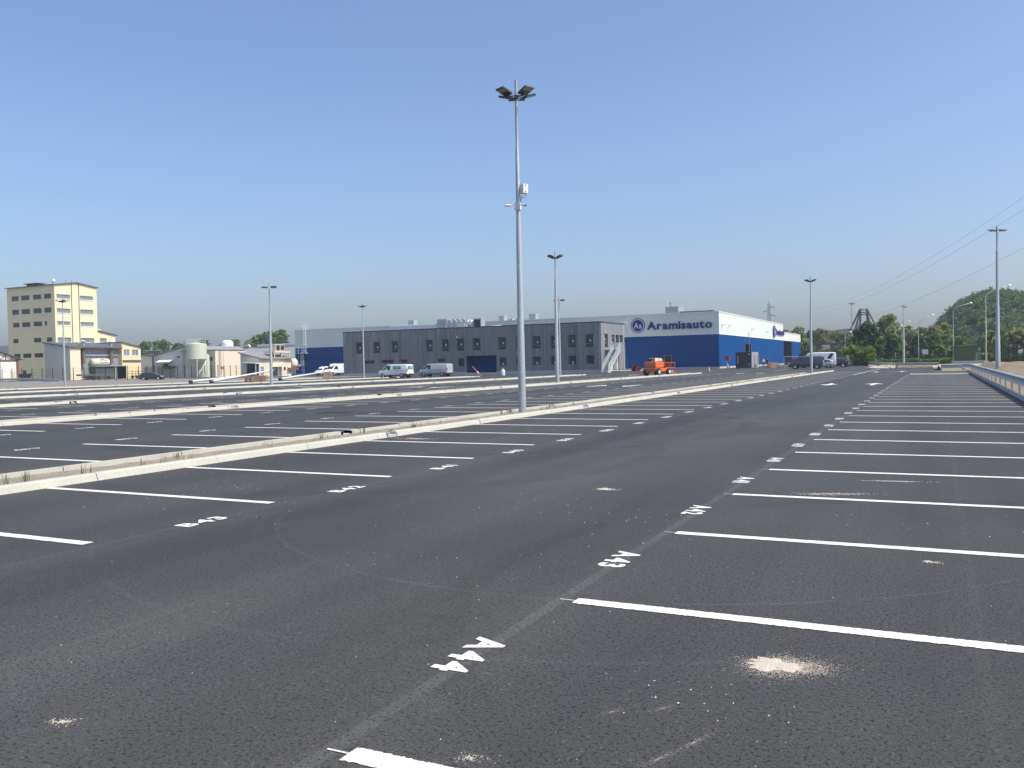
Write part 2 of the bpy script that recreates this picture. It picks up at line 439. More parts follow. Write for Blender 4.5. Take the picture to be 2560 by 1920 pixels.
def tuft(mb, x, y, z, h, n):
    for _ in range(n):
        a = random.uniform(0, 2 * PI); l = h * random.uniform(.5, 1.1); w = .004 + .007 * random.random()
        dx, dy = math.cos(a), math.sin(a); b = random.uniform(.1, .45) * l
        ox, oy = x + random.uniform(-.06, .06), y + random.uniform(-.06, .06)
        px, py = -dy * w, dx * w
        mb.add([(ox - px, oy - py, z), (ox + px, oy + py, z), (ox + dx * b * .4 + px * .7, oy + dy * b * .4 + py * .7, z + l * .6), (ox + dx * b * .4 - px * .7, oy + dy * b * .4 - py * .7, z + l * .6), (ox + dx * b, oy + dy * b, z + l)],
               [(0, 1, 2, 3), (3, 2, 4)])
ISL = [(-11.18, 4, 110.6, 'nearest', 1), (-26.1, 10, 106.3, 'second nearest', 2), (-41.0, 14, 105.5, 'third', 3), (-55.9, 30, 104, 'fourth', 4), (-70.8, 40, 108, 'fifth', 5), (-85.7, 45, 108, 'farthest', 6)]
ilabel = {1: 'long kerbed planting strip nearest the camera, weeds between its two kerbs', 2: 'kerbed strip in the second line from the camera, passing behind the tall near mast',
          3: 'kerbed strip in the third line from the camera, ending at the office front', 4: 'kerbed strip in the fourth line, a single two-panel mast at its left',
          5: 'kerbed strip in the fifth line, passing just in front of the two parked vans', 6: 'farthest kerbed strip, along the dirt lot on the left'}
for xf, y0, y1, _, k in ISL:
    xr = xf - 1.47
    t = thing('kerbed_island', ilabel[k], 'traffic island', (xf - .73, y0, 0), group='kerbed islands between the parking rows', world=True, kind='structure')
    if k == 1: gf = gr = [(g - .2, g + .2) for g in (16.55, 28.7, 41, 53, 65.2, 77.4, 89.6)]
    else:
        o = random.uniform(0, 9); gf = [(y0 + o + 12.2 * i, y0 + o + 12.2 * i + .4) for i in range(9)]; gr = gf
    a, e = MB(), MB(); kerb_run(a, e, xf, xf - .17, y0, y1, gf)
    kf = a.build('kerb', 'kerb_concrete', t); e.build('kerb_gap_end', 'kerb_end', kf)
    a, e = MB(), MB(); kerb_run(a, e, xr, xr + .17, y0 + .4, y1 - (14.5 if k == 1 else .5), gr)
    kr = a.build('kerb', 'kerb_concrete', t); e.build('kerb_gap_end', 'kerb_end', kr)
    g = grid(xr + .16, xf - .16, y0, y1, 8, int((y1 - y0) * (5 if k == 1 else 1)), lambda x, y: .045 + rough(x, y, .03, 1.6))
    g.build('gravel_bed', 'gravel', t, smooth=True)
    if k <= 2:
        y = y0
        while y < y1:
            y += random.expovariate(1.1 if y < 30 else 2.2)
            x = random.uniform(xr + .22, xf - .22)
            if k == 2 and random.random() < .5: continue
            if random.random() < .5: tuft(WEEDD, x, y, .04, random.uniform(.04, .11), random.randint(4, 9))
            else: tuft(WEED, x, y, .04, random.uniform(.06, .2), random.randint(4, 12))
for x, y, h, n in ((-11.65, 7.7, .24, 9), (-11.75, 8.05, .2, 8), (-11.75, 9.05, .24, 5), (-12.2, 15.2, .2, 9), (-12.25, 16.9, .24, 12), (-12.3, 24.2, .24, 12), (-12.0, 18.7, .14, 22), (-12.3, 24.7, .2, 10), (-11.9, 7.4, .22, 10)):
    tuft(WEED, x, y, .04, h, n)
for x, y in ((-11.9, 10.2), (-11.8, 11.1), (-12, 19), (-12.1, 20.2), (-11.9, 13.3)): tuft(WEEDD, x, y, .04, .13, 9)
tag(WEED.build('weeds', 'weed'), 'green weeds sprouting between the kerbs of the planting strips', 'weeds', kind='stuff')
tag(WEEDD.build('dry_weeds', 'weed_dry'), 'dry straw coloured weeds between the kerbs', 'weeds', kind='stuff')
# right edge kerb
t = thing('edge_kerb', 'low concrete edge kerb along the right side below the guard rail', 'kerb', (2.65, 0, 0), world=True, kind='structure')
a, e = MB(), MB(); kerb_run(a, e, 2.60, 2.71, -5, 97, [(y, y + .5) for y in (41.2, 60.5, 80)], h=.15); q = a.build('kerb', 'kerb_concrete', t); e.build('kerb_gap_end', 'kerb_end', q)

t = thing('end_kerb', 'low pale kerb closing the right hand row of bays at its far end', 'kerb', (0, 83, 0), world=True, kind='structure')
mb = MB(); mb.prism([(82.95, -.01), (82.98, .09), (83.0, .105), (83.15, .105), (83.15, -.01)], 'x', -2.2, 2.42); mb.build('kerb', 'kerb_concrete', t)
# ------------------------------------------------------------------ painted markings (part of the asphalt)
def ragged_bar(x0, x1, yc, w, near):
    mb = MB(); n = max(2, int((x1 - x0) / (.012 if near < 7 else .04 if near < 14 else .5)))
    j = .0055 if near < 7 else .004 if near < 14 else .002
    lo = []; hi = []
    for i in range(n + 1):
        x = x0 + (x1 - x0) * i / n
        lo.append((x, yc - w / 2 + random.uniform(-j, j), .004)); hi.append((x, yc + w / 2 + random.uniform(-j, j), .004))
    mb.add(lo + hi, [(i, i + 1, n + 2 + i, n + 1 + i) for i in range(n)])
    return mb
CAM = Vector((0, 0, 1.6)); FWD = Vector((-.44, .897, 0))
def seen(x, y):
    d = x * FWD.x + y * FWD.y; s_ = x * .897 + y * .44
    return d > 1.5 and abs(s_) < d * .62 + 2.5
def screen_size(x, y): return 1.0 / (x * x + y * y)
lines = []; nums = []
def num_mb(s, x, y, facing, h=.205):
    mb = MB()
    if facing > 0: ux, uy = (0, -1, 0), (1, 0, 0)
    else: ux, uy = (0, 1, 0), (-1, 0, 0)
    org = Vector((x, y + (.035 if facing > 0 else 0), .004)) - Vector(uy) * h / 2 - Vector(ux) * .285
    text(mb, s, org, ux, uy, h, bold=.04, width=.575)
    return mb
ROWS = [('A', 2.88, 2.5, 32, -2.2, 2.36, -2.315, 1, 44), ('B', 5.5, 2.5, 40, -11.16, -7.15, -7.0, -1, 43), ('C', 8.17, 2.535, 38, -17.27, -12.68, -17.42, 1, 40),
        ('D', 8.25, 2.535, 38, -26.08, -22.25, -22.24, -1, 41), ('E', 13.6, 2.5, 36, -32.2, -27.6, -32.35, 1, 38), ('F', 16.2, 2.5, 35, -40.98, -37.2, -37.05, -1, 37),
        ('G', 19.2, 2.5, 33, -47.1, -42.5, -47.25, 1, 36), ('H', 26, 2.5, 30, -55.88, -52.1, -51.95, -1, 34), ('I', 30, 2.5, 28, -62, -57.4, -62.15, 1, 31), ('J', 40, 2.5, 24, -70.78, -67, -66.85, -1, 28)]
for letter, y0, st, n, xa, xb, xn, fc, top in ROWS:
    for i in range(n + 1):
        y = y0 + st * i
        if letter == 'B' and i == 0: pass
        if seen(xa, y) or seen(xb, y) or seen((xa + xb) / 2, y): lines.append((xa, xb, y, .125))
        if i < n and top - i > 0 and (seen(xn, y + st / 2)): nums.append((f'{letter}{top - i}', xn, y + st / 2, fc))
lines.append((-11.16, -7.15, 3.0, .12)) if seen(-7.3, 3.0) else None
lines.sort(key=lambda a: -screen_size((a[0] + a[1]) / 2, a[2])); nums.sort(key=lambda a: -screen_size(a[1], a[2]))
rest = MB()
for i, (xa, xb, y, w) in enumerate(lines):
    mb = ragged_bar(xa, xb, y, w, math.hypot((xa + xb) / 2, y))
    if i < 100: mb.build('bay_line', 'line_paint', park)
    else: rest.add(mb.v, mb.f)
tag(rest.build('distant_bay_lines', 'line_paint', park), kind='stuff')
rest = MB()
for i, (s, x, y, fc) in enumerate(nums):
    mb = num_mb(s, x, y, fc)
    if i < 100: mb.build('bay_number', 'line_paint', park)
    else: rest.add(mb.v, mb.f)
tag(rest.build('distant_bay_numbers', 'line_paint', park), kind='stuff')
# small setting-out ticks left of the line ends
for i in range(5):
    y = 2.88 + 2.5 * i
    mb = MB(); mb.quad((-2.31, y - .006, .004), (-2.2, y - .006, .004), (-2.2, y + .006, .004), (-2.31, y + .006, .004)); mb.build('setting_out_tick', 'line_paint', park)
for x, y, d in [(-5.9, 53.6, -1), (-3.4, 53.2, 1), (-5.9, 98.2, -1), (-3.4, 99, 1), (-18.45, 53.8, -1), (-20.9, 53.8, 1), (-18.3, 100.3, -1), (-20.5, 99.3, 1), (-33.4, 54, -1), (-35.9, 54, 1), (-48.4, 58, -1), (-50.8, 58, 1), (-33.4, 100, -1)]:
    mb = MB(); L_ = 4.0
    pts = [(-.12, 0), (.12, 0), (.12, 2.3), (.5, 2.1), (.5, 2.3), (0, 4.0), (-.5, 2.3), (-.5, 2.1), (-.12, 2.3)]
    P = [(x + p[0], y + (p[1] if d > 0 else L_ - p[1]), .0045) for p in pts]
    mb.add(P, [(0, 1, 2, 8), (2, 3, 4, 5), (2, 5, 8), (8, 5, 6, 7)]); mb.build('direction_arrow', 'line_paint', park)
for (x0, y0, x1, y1) in [(-19.5, 119, -20.2, 135), (-6.9, 84, -6.9, 126)]:
    mb = MB(); mb.quad((x0 - .06, y0, .004), (x0 + .06, y0, .004), (x1 + .06, y1, .004), (x1 - .06, y1, .004)); mb.build('lane_line', 'line_paint', park)

# spilt sand, crumbs and pale pebbles on the asphalt
def chip(mb, x, y, r, z=0.0):
    a = random.uniform(0, PI); c, s_ = math.cos(a), math.sin(a); e = random.uniform(.5, 1); h = r * random.uniform(.4, .8)
    P = [(r, 0), (.3 * r, .9 * r * e), (-.8 * r, .6 * r * e), (-r, -.3 * r * e), (.1 * r, -.9 * r * e)]
    vs = [(x + c * p - s_ * q, y + s_ * p + c * q, z) for p, q in P] + [(x, y, z + h)]
    mb.add(vs, [(i, (i + 1) % 5, 5) for i in range(5)])
def sand_patch(name, label, cx, cy, rx, ry, n, ang=0.0, tail=0.0, rmin=.003, rmax=.008, core=True):
    mb = MB(); ca, sa = math.cos(ang), math.sin(ang)
    if core:
        N_ = 40; ring = []
        vs = [(cx, cy, .011)]
        for rr, z in ((.55, .009), (.9, .003)):
            for i in range(N_):
                a = 2 * PI * i / N_; k = rr * (.66 + .5 * mnoise.noise(Vector((math.cos(a) * 2.6, math.sin(a) * 2.6, cx * 3))) + random.uniform(-.13, .13))
                u, v = math.cos(a) * rx * k, math.sin(a) * ry * k
                vs.append((cx + ca * u - sa * v, cy + sa * u + ca * v, z))
        fs = [(0, 1 + i, 1 + (i + 1) % N_) for i in range(N_)] + [(1 + i, 1 + N_ + i, 1 + N_ + (i + 1) % N_, 1 + (i + 1) % N_) for i in range(N_)]
        mb.add(vs, fs)
    for _ in range(n):
        a = random.uniform(0, 2 * PI); k = abs(random.gauss(0, .55)) + (.25 if core else 0)
        k *= .75 + .6 * mnoise.noise(Vector((math.cos(a) * 1.8, math.sin(a) * 1.8, cy * 5)))
        u, v = math.cos(a) * rx * k + (tail * random.random() ** 2 if tail else 0), math.sin(a) * ry * k
        chip(mb, cx + ca * u - sa * v, cy + sa * u + ca * v, random.uniform(rmin, rmax), .001)
    return tag(mb.build(name, 'sand'), label, 'sand', kind='stuff')
sand_patch('spilt_sand', 'spilt patch of pale sand in the second bay from the front right', -.80, 4.62, .19, .16, 6500, .12, .22, .0010, .0036)
sand_patch('spilt_sand', 'small sand patch in the middle of the driving lane', -3.8, 10.3, .12, .12, 260, 0, .15, .003, .007)
sand_patch('spilt_sand', 'small sand patch by the second right hand bay line', -.08, 7.42, .055, .045, 200, 0, .08, .002, .005)
sand_patch('spilt_sand', 'thin pale crumbs of mortar at the lower left of the asphalt', -3.62, 2.62, .12, .06, 170, .4, 0, .0015, .005, False)
sand_patch('spilt_sand', 'thin sandy crumbs beside the third right hand bay line', -1.3, 10.7, .45, .16, 420, .3, .5, .003, .009, False)
sand_patch('spilt_sand', 'sandy streak between the third and fourth right hand bay lines', -.6, 12.1, .45, .07, 380, .1, .3, .003, .010, False)
sand_patch('spilt_sand', 'sandy crumbs in the bay near the right frame edge', 1.1, 11.0, .3, .07, 160, 0, .2, .003, .008, False)
sand_patch('spilt_sand', 'dusty crumbs in front of the letter and number marking nearest the camera', -1.72, 3.05, .12, .07, 150, .2, 0, .0015, .004, False)
sand_patch('spilt_sand', 'grey mortar dust by the kerb opening', -10.5, 16.2, .7, .3, 260, 0, .5, .004, .012, False)
for i, (cx, cy, a, l, n) in enumerate(((-1.02, 3.35, 1.15, .30, 420), (-.93, 3.55, 1.2, .34, 380), (-.85, 3.25, 1.1, .22, 300), (-1.35, 3.72, 1.0, .26, 240), (-1.15, 3.85, .9, .22, 200), (-.62, 2.95, 1.2, .2, 260))):
    sand_patch('sand_streak', 'faint tan tyre streak of sand at the lower right, %s' % ('longest', 'beside the longest', 'nearest the sand patch side', 'leftmost', 'upper left', 'lowest')[i], cx, cy, l, .045, n, a, 0, .0006, .0017, False)
pb = MB()
for _ in range(420):
    y = 2.2 + 26 * random.random() ** 1.6
    x = random.uniform(-.62 * y - 4, .2 * y)
    if -12.8 < x < -11: continue
    chip(pb, x, y, random.uniform(.0015, .0045) * (1 + .05 * y))
for cx, cy, n, sp in ((-9.5, 7.6, 30, .8), (-8.5, 8.8, 20, .7), (-3.6, 8.6, 26, .7), (-2.9, 8.4, 14, .4), (-1.0, 4.0, 30, .25), (-10.3, 9.9, 30, .6), (-6.9, 7.6, 16, .5), (-2, 7.9, 16, .5), (-4.1, 6.2, 12, .4), (.2, 9.1, 14, .5)):
    for _ in range(int(n * .7)): chip(pb, random.gauss(cx, sp), random.gauss(cy, sp * .5), random.uniform(.002, .006) * (1 + .05 * cy))
tag(pb.build('pale_pebbles', 'pebble'), 'scattered pale pebbles and crumbs on the dark asphalt', 'pebbles', kind='stuff')
# ------------------------------------------------------------------ light masts
def mast(label, x, y, h, kind='four', lean=(0, 0), heads_rot=0.0, base_r=.125, top_r=.048, group='galvanised light masts of the car park', rods=True):
    t = thing('light_mast', label, 'light mast', (x, y, 0), heads_rot, group)
    p = MB(); n = 18
    zs = [0, .02, 2.6, 2.62, 5.8, 5.82, h - 2.2, h - 2.17, h - 1.6, h]
    rr = [base_r, base_r, base_r * .9, base_r * .86, base_r * .70, base_r * .66, base_r * .47, top_r * 1.0, top_r, top_r]
    p.tube([(lean[0] * z / h, lean[1] * z / h, z) for z in zs], rr, n)
    p.cbox((0, 0, .01), (.34, .34, .025))
    p.build('pole', 'galv', t, smooth=35)
    hz = h - .47; cx, cy = lean[0] * hz / h, lean[1] * hz / h
    b = MB()
    if kind == 'four':
        for a in (0, 1, 2, 3):
            A = PI / 4 + a * PI / 2; q = a * PI / 2
            b.tube([(cx, cy, hz - .08), (cx + .36 * math.cos(A), cy + .36 * math.sin(A), hz - .10)], .018, 6)
            b.tube([(cx + .36 * math.cos(A), cy + .36 * math.sin(A), hz - .10), (cx + .36 * math.cos(A + PI / 2), cy + .36 * math.sin(A + PI / 2), hz - .10)], .016, 6)
        b.lathe((cx, cy, hz - .16), [(top_r + .012, 0), (top_r + .012, .16)], 12)
        b.build('bracket', 'steel_dark', t)
        for a in range(4):
            A = PI / 4 + a * PI / 2
            rot = Matrix.Rotation(A, 3, 'Z') @ Matrix.Rotation(R(-19), 3, 'Y')
            c = Vector((cx + .49 * math.cos(A), cy + .49 * math.sin(A), hz + .02))
            hb = MB(); hb.cbox(c, (.42, .36, .045), 0, rot)
            for k in range(7): hb.cbox(c + rot @ Vector((-.18 + .06 * k, 0, .035)), (.012, .36, .03), 0, rot)
            hd = hb.build('lamp_head', 'steel_dark', t)
            g = MB(); g.cbox(c + rot @ Vector((.10, 0, -.024)), (.17, .33, .006), 0, rot); g.cbox(c + rot @ Vector((-.09, 0, -.024)), (.17, .33, .006), 1, rot); g.build('led_window', ['led_glass', 'car_glass'], hd)
    elif kind in ('flat', 'one_side'):
        b.tube([(cx - .5, cy, hz), (cx + .5, cy, hz)], .025, 6); b.lathe((cx, cy, hz - .1), [(.06, 0), (.07, .1), (.05, .2)], 12)
        b.build('bracket', 'galv_pale', t)
        for sx in (-1, 1):
            for k, dz in ((0, .02), (1, .15)):
                if kind == 'one_side' and sx < 0 and k: continue
                c = Vector((cx + sx * .40, cy + (k - .5) * .45, hz + dz)); rot = Matrix.Rotation(R(14 if k else -10), 3, 'X')
                hb = MB(); hb.cbox(c, (.55, .38, .05), 0, rot); hd = hb.build('lamp_head', 'steel_dark', t)
                g = MB(); g.cbox(c + rot @ Vector((0, 0, -.027)), (.46, .30, .006), 0, rot); g.build('led_window', 'led_glass', hd)
    return t
m0 = mast('tallest looking light mast rising from the nearest kerbed strip, with white cabinet and cameras', -12.06, 25.29, 10.69, 'four', heads_rot=R(20), lean=(0, 0))
# cabinet and cameras of the near mast, turned to the same local frame
LR = Matrix.Rotation(-R(20), 3, 'Z')
def loc(x, y, z): return LR @ Vector((x, y, z))
cb = MB(); cb.cbox(loc(.19, .04, 7.21), (.20, .19, .29), 0, LR @ Matrix.Rotation(R(-28), 3, 'Z'))
for q in (-.09, .11): cb.cbox(loc(.29, -.02, 7.21 + q), (.03, .03, .03), 1, LR)
co = cb.build('cabinet', ['white_paint', 'steel_dark'], m0, bevel=.008)
w = MB(); w.tube([loc(.12, .02, 7.05), loc(.10, .0, 6.95), loc(.20, .0, 6.92), loc(.26, .02, 6.98), loc(.26, .02, 7.05)], .008, 5); w.tube([loc(.10, 0, 6.95), loc(.1, 0, 6.75)], .01, 5); w.build('cable', 'black', m0)
for side, a, lab in ((-1, R(190), 'left facing camera'), (1, R(-20), 'right facing camera')):
    c = MB(); c.cbox(loc(side * .06, -.04, 6.66), (.09, .09, .22), 0, LR)
    d = Vector((math.cos(a) * .92, math.sin(a) * .92 - .15, -.25 if side > 0 else .02)).normalized(); s0 = loc(side * .12, -.08, 6.70)
    d = LR @ d
    c.tube([s0, s0 + d * .1], .02, 8); c.tube([s0 + d * .08, s0 + d * .27], [.036, .04], 10)
    cm = c.build('camera', 'white_paint', m0, smooth=40); g = MB(); g.tube([s0 + d * .268, s0 + d * .285], [.036, .03], 10); g.build('lens', 'black', cm)
mast('four-headed light mast directly right of the tall near mast, standing before the grey office', -26.85, 62.8, 10.4, 'four', heads_rot=R(25), base_r=.17)
mast('light mast half hidden behind the four-headed mast in front of the office', -41.75, 98.6, 9.75, 'one_side', heads_rot=R(30))
mast('light mast with flat panels standing between the cream sheds and the blue hall', -56.6, 63.7, 9.75, 'one_side', heads_rot=R(40), base_r=.15)
mast('thin light mast in front of the left end of the grey office', -71.5, 99.1, 10.5, 'four', heads_rot=R(5))
mast('leftmost light mast, in front of the yellow tower block', -86.4, 64.2, 10.0, 'four', heads_rot=R(20))
mast('light mast in the nearest kerbed strip at its far end, beside the grey van', -12.1, 97.1, 10.3, 'four', heads_rot=R(10), base_r=.15)
mast('rightmost light mast, beyond the guard rail on the bare earth', 4.8, 88.4, 13.0, 'flat', heads_rot=R(25), base_r=.21, top_r=.07)
mast('slim light mast behind the far guard rail, left of the green cabin', -4.8, 150.0, 9.8, 'one_side', heads_rot=R(70), base_r=.16)
mast('very tall mast with crosswise lamps behind the dark tree, left of the cable bridge', -16.5, 200.0, 13.6, 'four', heads_rot=0, base_r=.14, top_r=.08)
# curved street lamps on the road behind the hedge
def street_lamp(label, x, y, h, reach, rise, rz=0.0, r=.075, straight=False):
    t = thing('street_lamp', label, 'street lamp', (x, y, 0), rz, 'pale street lamps along the road behind the hedge')
    p = MB(); pts = [(0, 0, 0), (0, 0, h * .5), (0, 0, h)]; rs = [r * 1.3, r, r * .75]
    if not straight:
        for k in range(1, 8):
            a = k / 7 * R(72); pts.append((reach * .45 * (1 - math.cos(a)) / (1 - math.cos(R(72))), 0, h + rise * .72 * math.sin(a) / math.sin(R(72)))); rs.append(r * .7)
        pts.append((reach, 0, h + rise)); rs.append(r * .6)
    p.tube(pts, rs, 8); p.build('pole', 'galv_pale', t, smooth=True)
    hx, hz = (reach, h + rise) if not straight else (-.1, h + .05)
    hd = MB(); hd.lathe((hx + .1, 0, hz - .12), [(.08, -.05), (.26, .0), (.30, .12), (.22, .24), (.06, .30)], 14); hd.build('lamp_head', 'white_trim', t, smooth=True)
    return t
street_lamp('pale arched street lamp standing in the hedge left of the green cabin', -3.4, 190, 7.5, 2.45, 2.1)
street_lamp('pale arched street lamp rising straight behind the green cabin', 2.75, 190, 10.0, 2.95, 1.65)
street_lamp('tallest arched street lamp, beside the palisade fence, its arm crossing behind the rightmost mast', 6.6, 150, 10.1, 3.0, 1.8)
street_lamp('street lamp with a short level arm behind the row of parked cars', -17.9, 200, 6.9, 1.0, .15)
street_lamp('short straight lamp post standing in the green bushes', -14.2, 200, 4.2, 0, 0, straight=True)
street_lamp('thin straight lamp post before the pale round tree, left one of two', -8.85, 200, 6.2, 0, 0, straight=True, r=.06)
street_lamp('street lamp before the pale round tree with its head just left of the slim mast', -8.0, 200, 7.6, 1.05, .5)
street_lamp('distant street lamp whose head shows right of the slim mast above the trees', -7.9, 235, 9.6, 1.5, .6)

# ------------------------------------------------------------------ building helpers
def window(par, axis, val, a0, a1, z0, z1, out, depth=.15, fr=.06, mull=0, tran=None, frame='frame_grey', glass='glass', sill=None, sticker=None, name='window'):
    d = val - out * depth
    def bx(mb, p0, p1, q0, q1, e0, e1, mi=0):
        lo, hi = sorted((d + out * e0, d + out * e1))
        if axis == 'y': mb.box(p0, p1, lo, hi, q0, q1, mi)
        else: mb.box(lo, hi, p0, p1, q0, q1, mi)
    f = MB()
    bx(f, a0, a1, z0, z0 + fr, 0, .06); bx(f, a0, a1, z1 - fr, z1, 0, .06); bx(f, a0, a0 + fr, z0 + fr, z1 - fr, 0, .06); bx(f, a1 - fr, a1, z0 + fr, z1 - fr, 0, .06)
    for k in range(mull):
        m_ = a0 + (a1 - a0) * (k + 1) / (mull + 1); bx(f, m_ - fr * .45, m_ + fr * .45, z0 + fr, z1 - fr, 0, .055)
    if tran: bx(f, a0 + fr, a1 - fr, tran - fr * .7, tran + fr * .7, 0, .055)
    fo = f.build(name, frame, par)
    g = MB(); bx(g, a0 + fr, a1 - fr, z0 + fr, z1 - fr, .005, .02); g.build('pane', glass, fo)
    if sill:
        s_ = MB(); lo, hi = sorted((val + out * .09, d))
        if axis == 'y': s_.box(a0 - .12, a1 + .12, lo, hi, z0 - .17, z0 - .004)
        else: s_.box(lo, hi, a0 - .12, a1 + .12, z0 - .17, z0 - .004)
        s_.build('sill', sill, fo)
    if sticker:
        s_ = MB(); bx(s_, sticker[0], sticker[0] + .22, sticker[1], sticker[1] + .34, .021, .026); s_.build('paper_notice', 'paper', fo)
    return fo

# ------------------------------------------------------------------ the blue and white hall
HX0, HX1, HY, HY1 = -140.7, -37.58, 166.96, 243.9
hall = thing('warehouse_hall', 'large new hall, blue below and white above, with blue name sign on its front', 'hall', ((HX0 + HX1) / 2, HY, 0), world=True)
def ribbed(mb, axis, val, a0, a1, z0, z1, out, pitch=.33, d=.035, holes=(), mi=0):
    # trapezoidal cladding; split round openings
    n = max(1, int(round((a1 - a0) / pitch))); p = (a1 - a0) / n
    for i in range(n):
        a = a0 + i * p; xs = [a, a + p * .35, a + p * .47, a + p * .88, a + p]; ds = [0, 0, d, d, 0]
        bands = [(z0, z1)]
        for h in holes:
            if a < h[1] and a + p > h[0]:
                nb = []
                for lo, hi in bands:
                    if h[2] <= lo and h[3] >= hi: continue
                    if h[3] <= lo or h[2] >= hi: nb.append((lo, hi)); continue
                    if h[2] > lo: nb.append((lo, h[2]))
                    if h[3] < hi: nb.append((h[3], hi))
                bands = nb
        for lo, hi in bands:
            vs = []
            for z in (lo, hi):
                for q, e in zip(xs, ds): vs.append((q, val + out * e, z) if axis == 'y' else (val + out * e, q, z))
            fs = [(j, j + 1, 6 + j, 5 + j) for j in range(4)]
            if (axis == 'y') != (out < 0): fs = [f[::-1] for f in fs]
            mb.add(vs, fs, mi)
front_holes = [(-48.3, -47.0, .35, 2.65)]
mb = MB(); ribbed(mb, 'y', HY, HX0, HX1, .35, 6.64, -1, holes=front_holes); mb.quad((HX0, HY, .35), (HX0, HY1, .35), (HX0, HY1, 6.64), (HX0, HY, 6.64))
side_holes = [(192.0, 198.3, 1.2, 5.0), (206.0, 208.0, .35, 2.7)]
ribbed(mb, 'x', HX1, HY, HY1 + 33, .35, 6.64, 1, holes=side_holes + [(244.7, 259.0, .3, 6.45)], d=.02)
mb.build('lower_cladding', 'blue_wall', hall)
mb = MB(); ribbed(mb, 'y', HY, HX0, HX1, 6.64, 10.85, -1); ribbed(mb, 'x', HX1, HY, HY1, 6.64, 10.85, 1, d=.02); ribbed(mb, 'x', HX1, HY1, HY1 + 33, 6.64, 8.75, 1, d=.02)
mb.quad((HX0, HY1, 6.64), (HX0, HY, 6.64), (HX0, HY, 10.85), (HX0, HY1, 10.85)); mb.quad((HX1, HY1, 8.7), (HX0, HY1, 8.7), (HX0, HY1, 10.85), (HX1, HY1, 10.85))
mb.build('upper_cladding', 'white_wall', hall)
mb = MB()
mb.box(HX0 - .06, HX1 + .08, HY - .09, HY + .25, 10.83, 11.02); mb.box(HX1 - .25, HX1 + .08, HY + .255, HY1 + .05, 10.83, 11.02); mb.box(HX1 - .25, HX1 + .08, HY1 + .06, HY1 + 33.05, 8.74, 8.92)
mb.box(HX1 - .14, HX1 + .055, HY - .06, HY + .12, 6.68, 10.82); mb.box(HX0 - .07, HX0 + .1, HY - .07, HY + .1, .4, 10.82)
mb.box(HX0, HX1, HY - .065, HY - .005, 6.60, 6.68); mb.box(HX1 + .005, HX1 + .06, HY, HY1 + 33, 6.58, 6.66)
mb.build('parapet_trim', 'white_trim', hall)
mb = MB(); mb.box(HX0, HX1 - .14, HY - .03, HY + .2, 0, .348); mb.box(HX1 - .2, HX1 + .03, HY + .21, HY1 + .7, 0, .348); mb.box(HX1 - .2, HX1 + .03, HY1 + 15.2, HY1 + 33, 0, .348)
mb.build('plinth', 'concrete', hall)
mb = MB(); mb.quad((HX0, HY + .2, 10.7), (HX1, HY + .2, 10.7), (HX1, HY1, 10.7), (HX0, HY1, 10.7)); mb.quad((HX0, HY1 + .02, 8.6), (HX1, HY1 + .02, 8.6), (HX1, HY1 + 33, 8.6), (HX0, HY1 + 33, 8.6)); mb.quad((HX1, HY1 + 33, 0), (HX0, HY1 + 33, 0), (HX0, HY1 + 33, 8.7), (HX1, HY1 + 33, 8.7))
mb.build('roof', 'roof_unit', hall)
# openings: black panels paint the shade inside front and raised dock doorways; wide side gate
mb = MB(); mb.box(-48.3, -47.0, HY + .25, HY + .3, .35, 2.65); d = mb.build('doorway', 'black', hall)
f = MB(); f.box(-48.42, -48.3, HY - .06, HY + .25, .35, 2.77); f.box(-47.0, -46.88, HY - .06, HY + .25, .35, 2.77); f.box(-48.3, -47.0, HY - .06, HY + .25, 2.65, 2.77); f.build('door_frame', 'frame_grey', d)
lp = MB(); lp.cbox((-50.0, HY - .2, 3.1), (.5, .35, .18)); lp.build('door_lamp', 'parapet', d)
lp = MB(); lp.cbox((-49.55, HY - .07, 2.2), (.7, .05, .8)); lp.build('door_plate', 'parapet', d)
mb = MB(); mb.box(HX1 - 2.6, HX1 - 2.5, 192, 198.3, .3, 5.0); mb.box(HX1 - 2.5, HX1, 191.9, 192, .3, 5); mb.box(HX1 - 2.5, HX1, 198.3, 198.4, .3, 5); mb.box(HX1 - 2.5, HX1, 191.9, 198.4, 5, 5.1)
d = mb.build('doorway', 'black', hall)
for q in ((HX1, HX1 + .08, 191.85, 192, .35, 6.7), (HX1, HX1 + .1, 195.9, 196.25, 3.3, 7.6), (HX1, HX1 + .08, 198.3, 198.45, 1.2, 5.1)): f = MB(); f.box(*q); f.build('door_rail', 'frame_grey', d)
mb = MB(); mb.box(HX1 - 6.1, HX1 - 6, 244.7, 259, .3, 6.45); mb.box(HX1 - 6, HX1, 244.5, 244.68, .3, 6.45); mb.box(HX1 - 6, HX1, 259.02, 259.2, .3, 6.45); mb.box(HX1 - 6, HX1, 244.5, 259.2, 6.46, 6.6)
mb.build('gateway', mat('gate_blue', (.012, .018, .07), .5, 0, .1, 1), hall)
mb = MB(); mb.box(HX1 + .02, HX1 + .09, 206, 208, .35, 2.7); mb.build('side_door', 'parapet', hall)
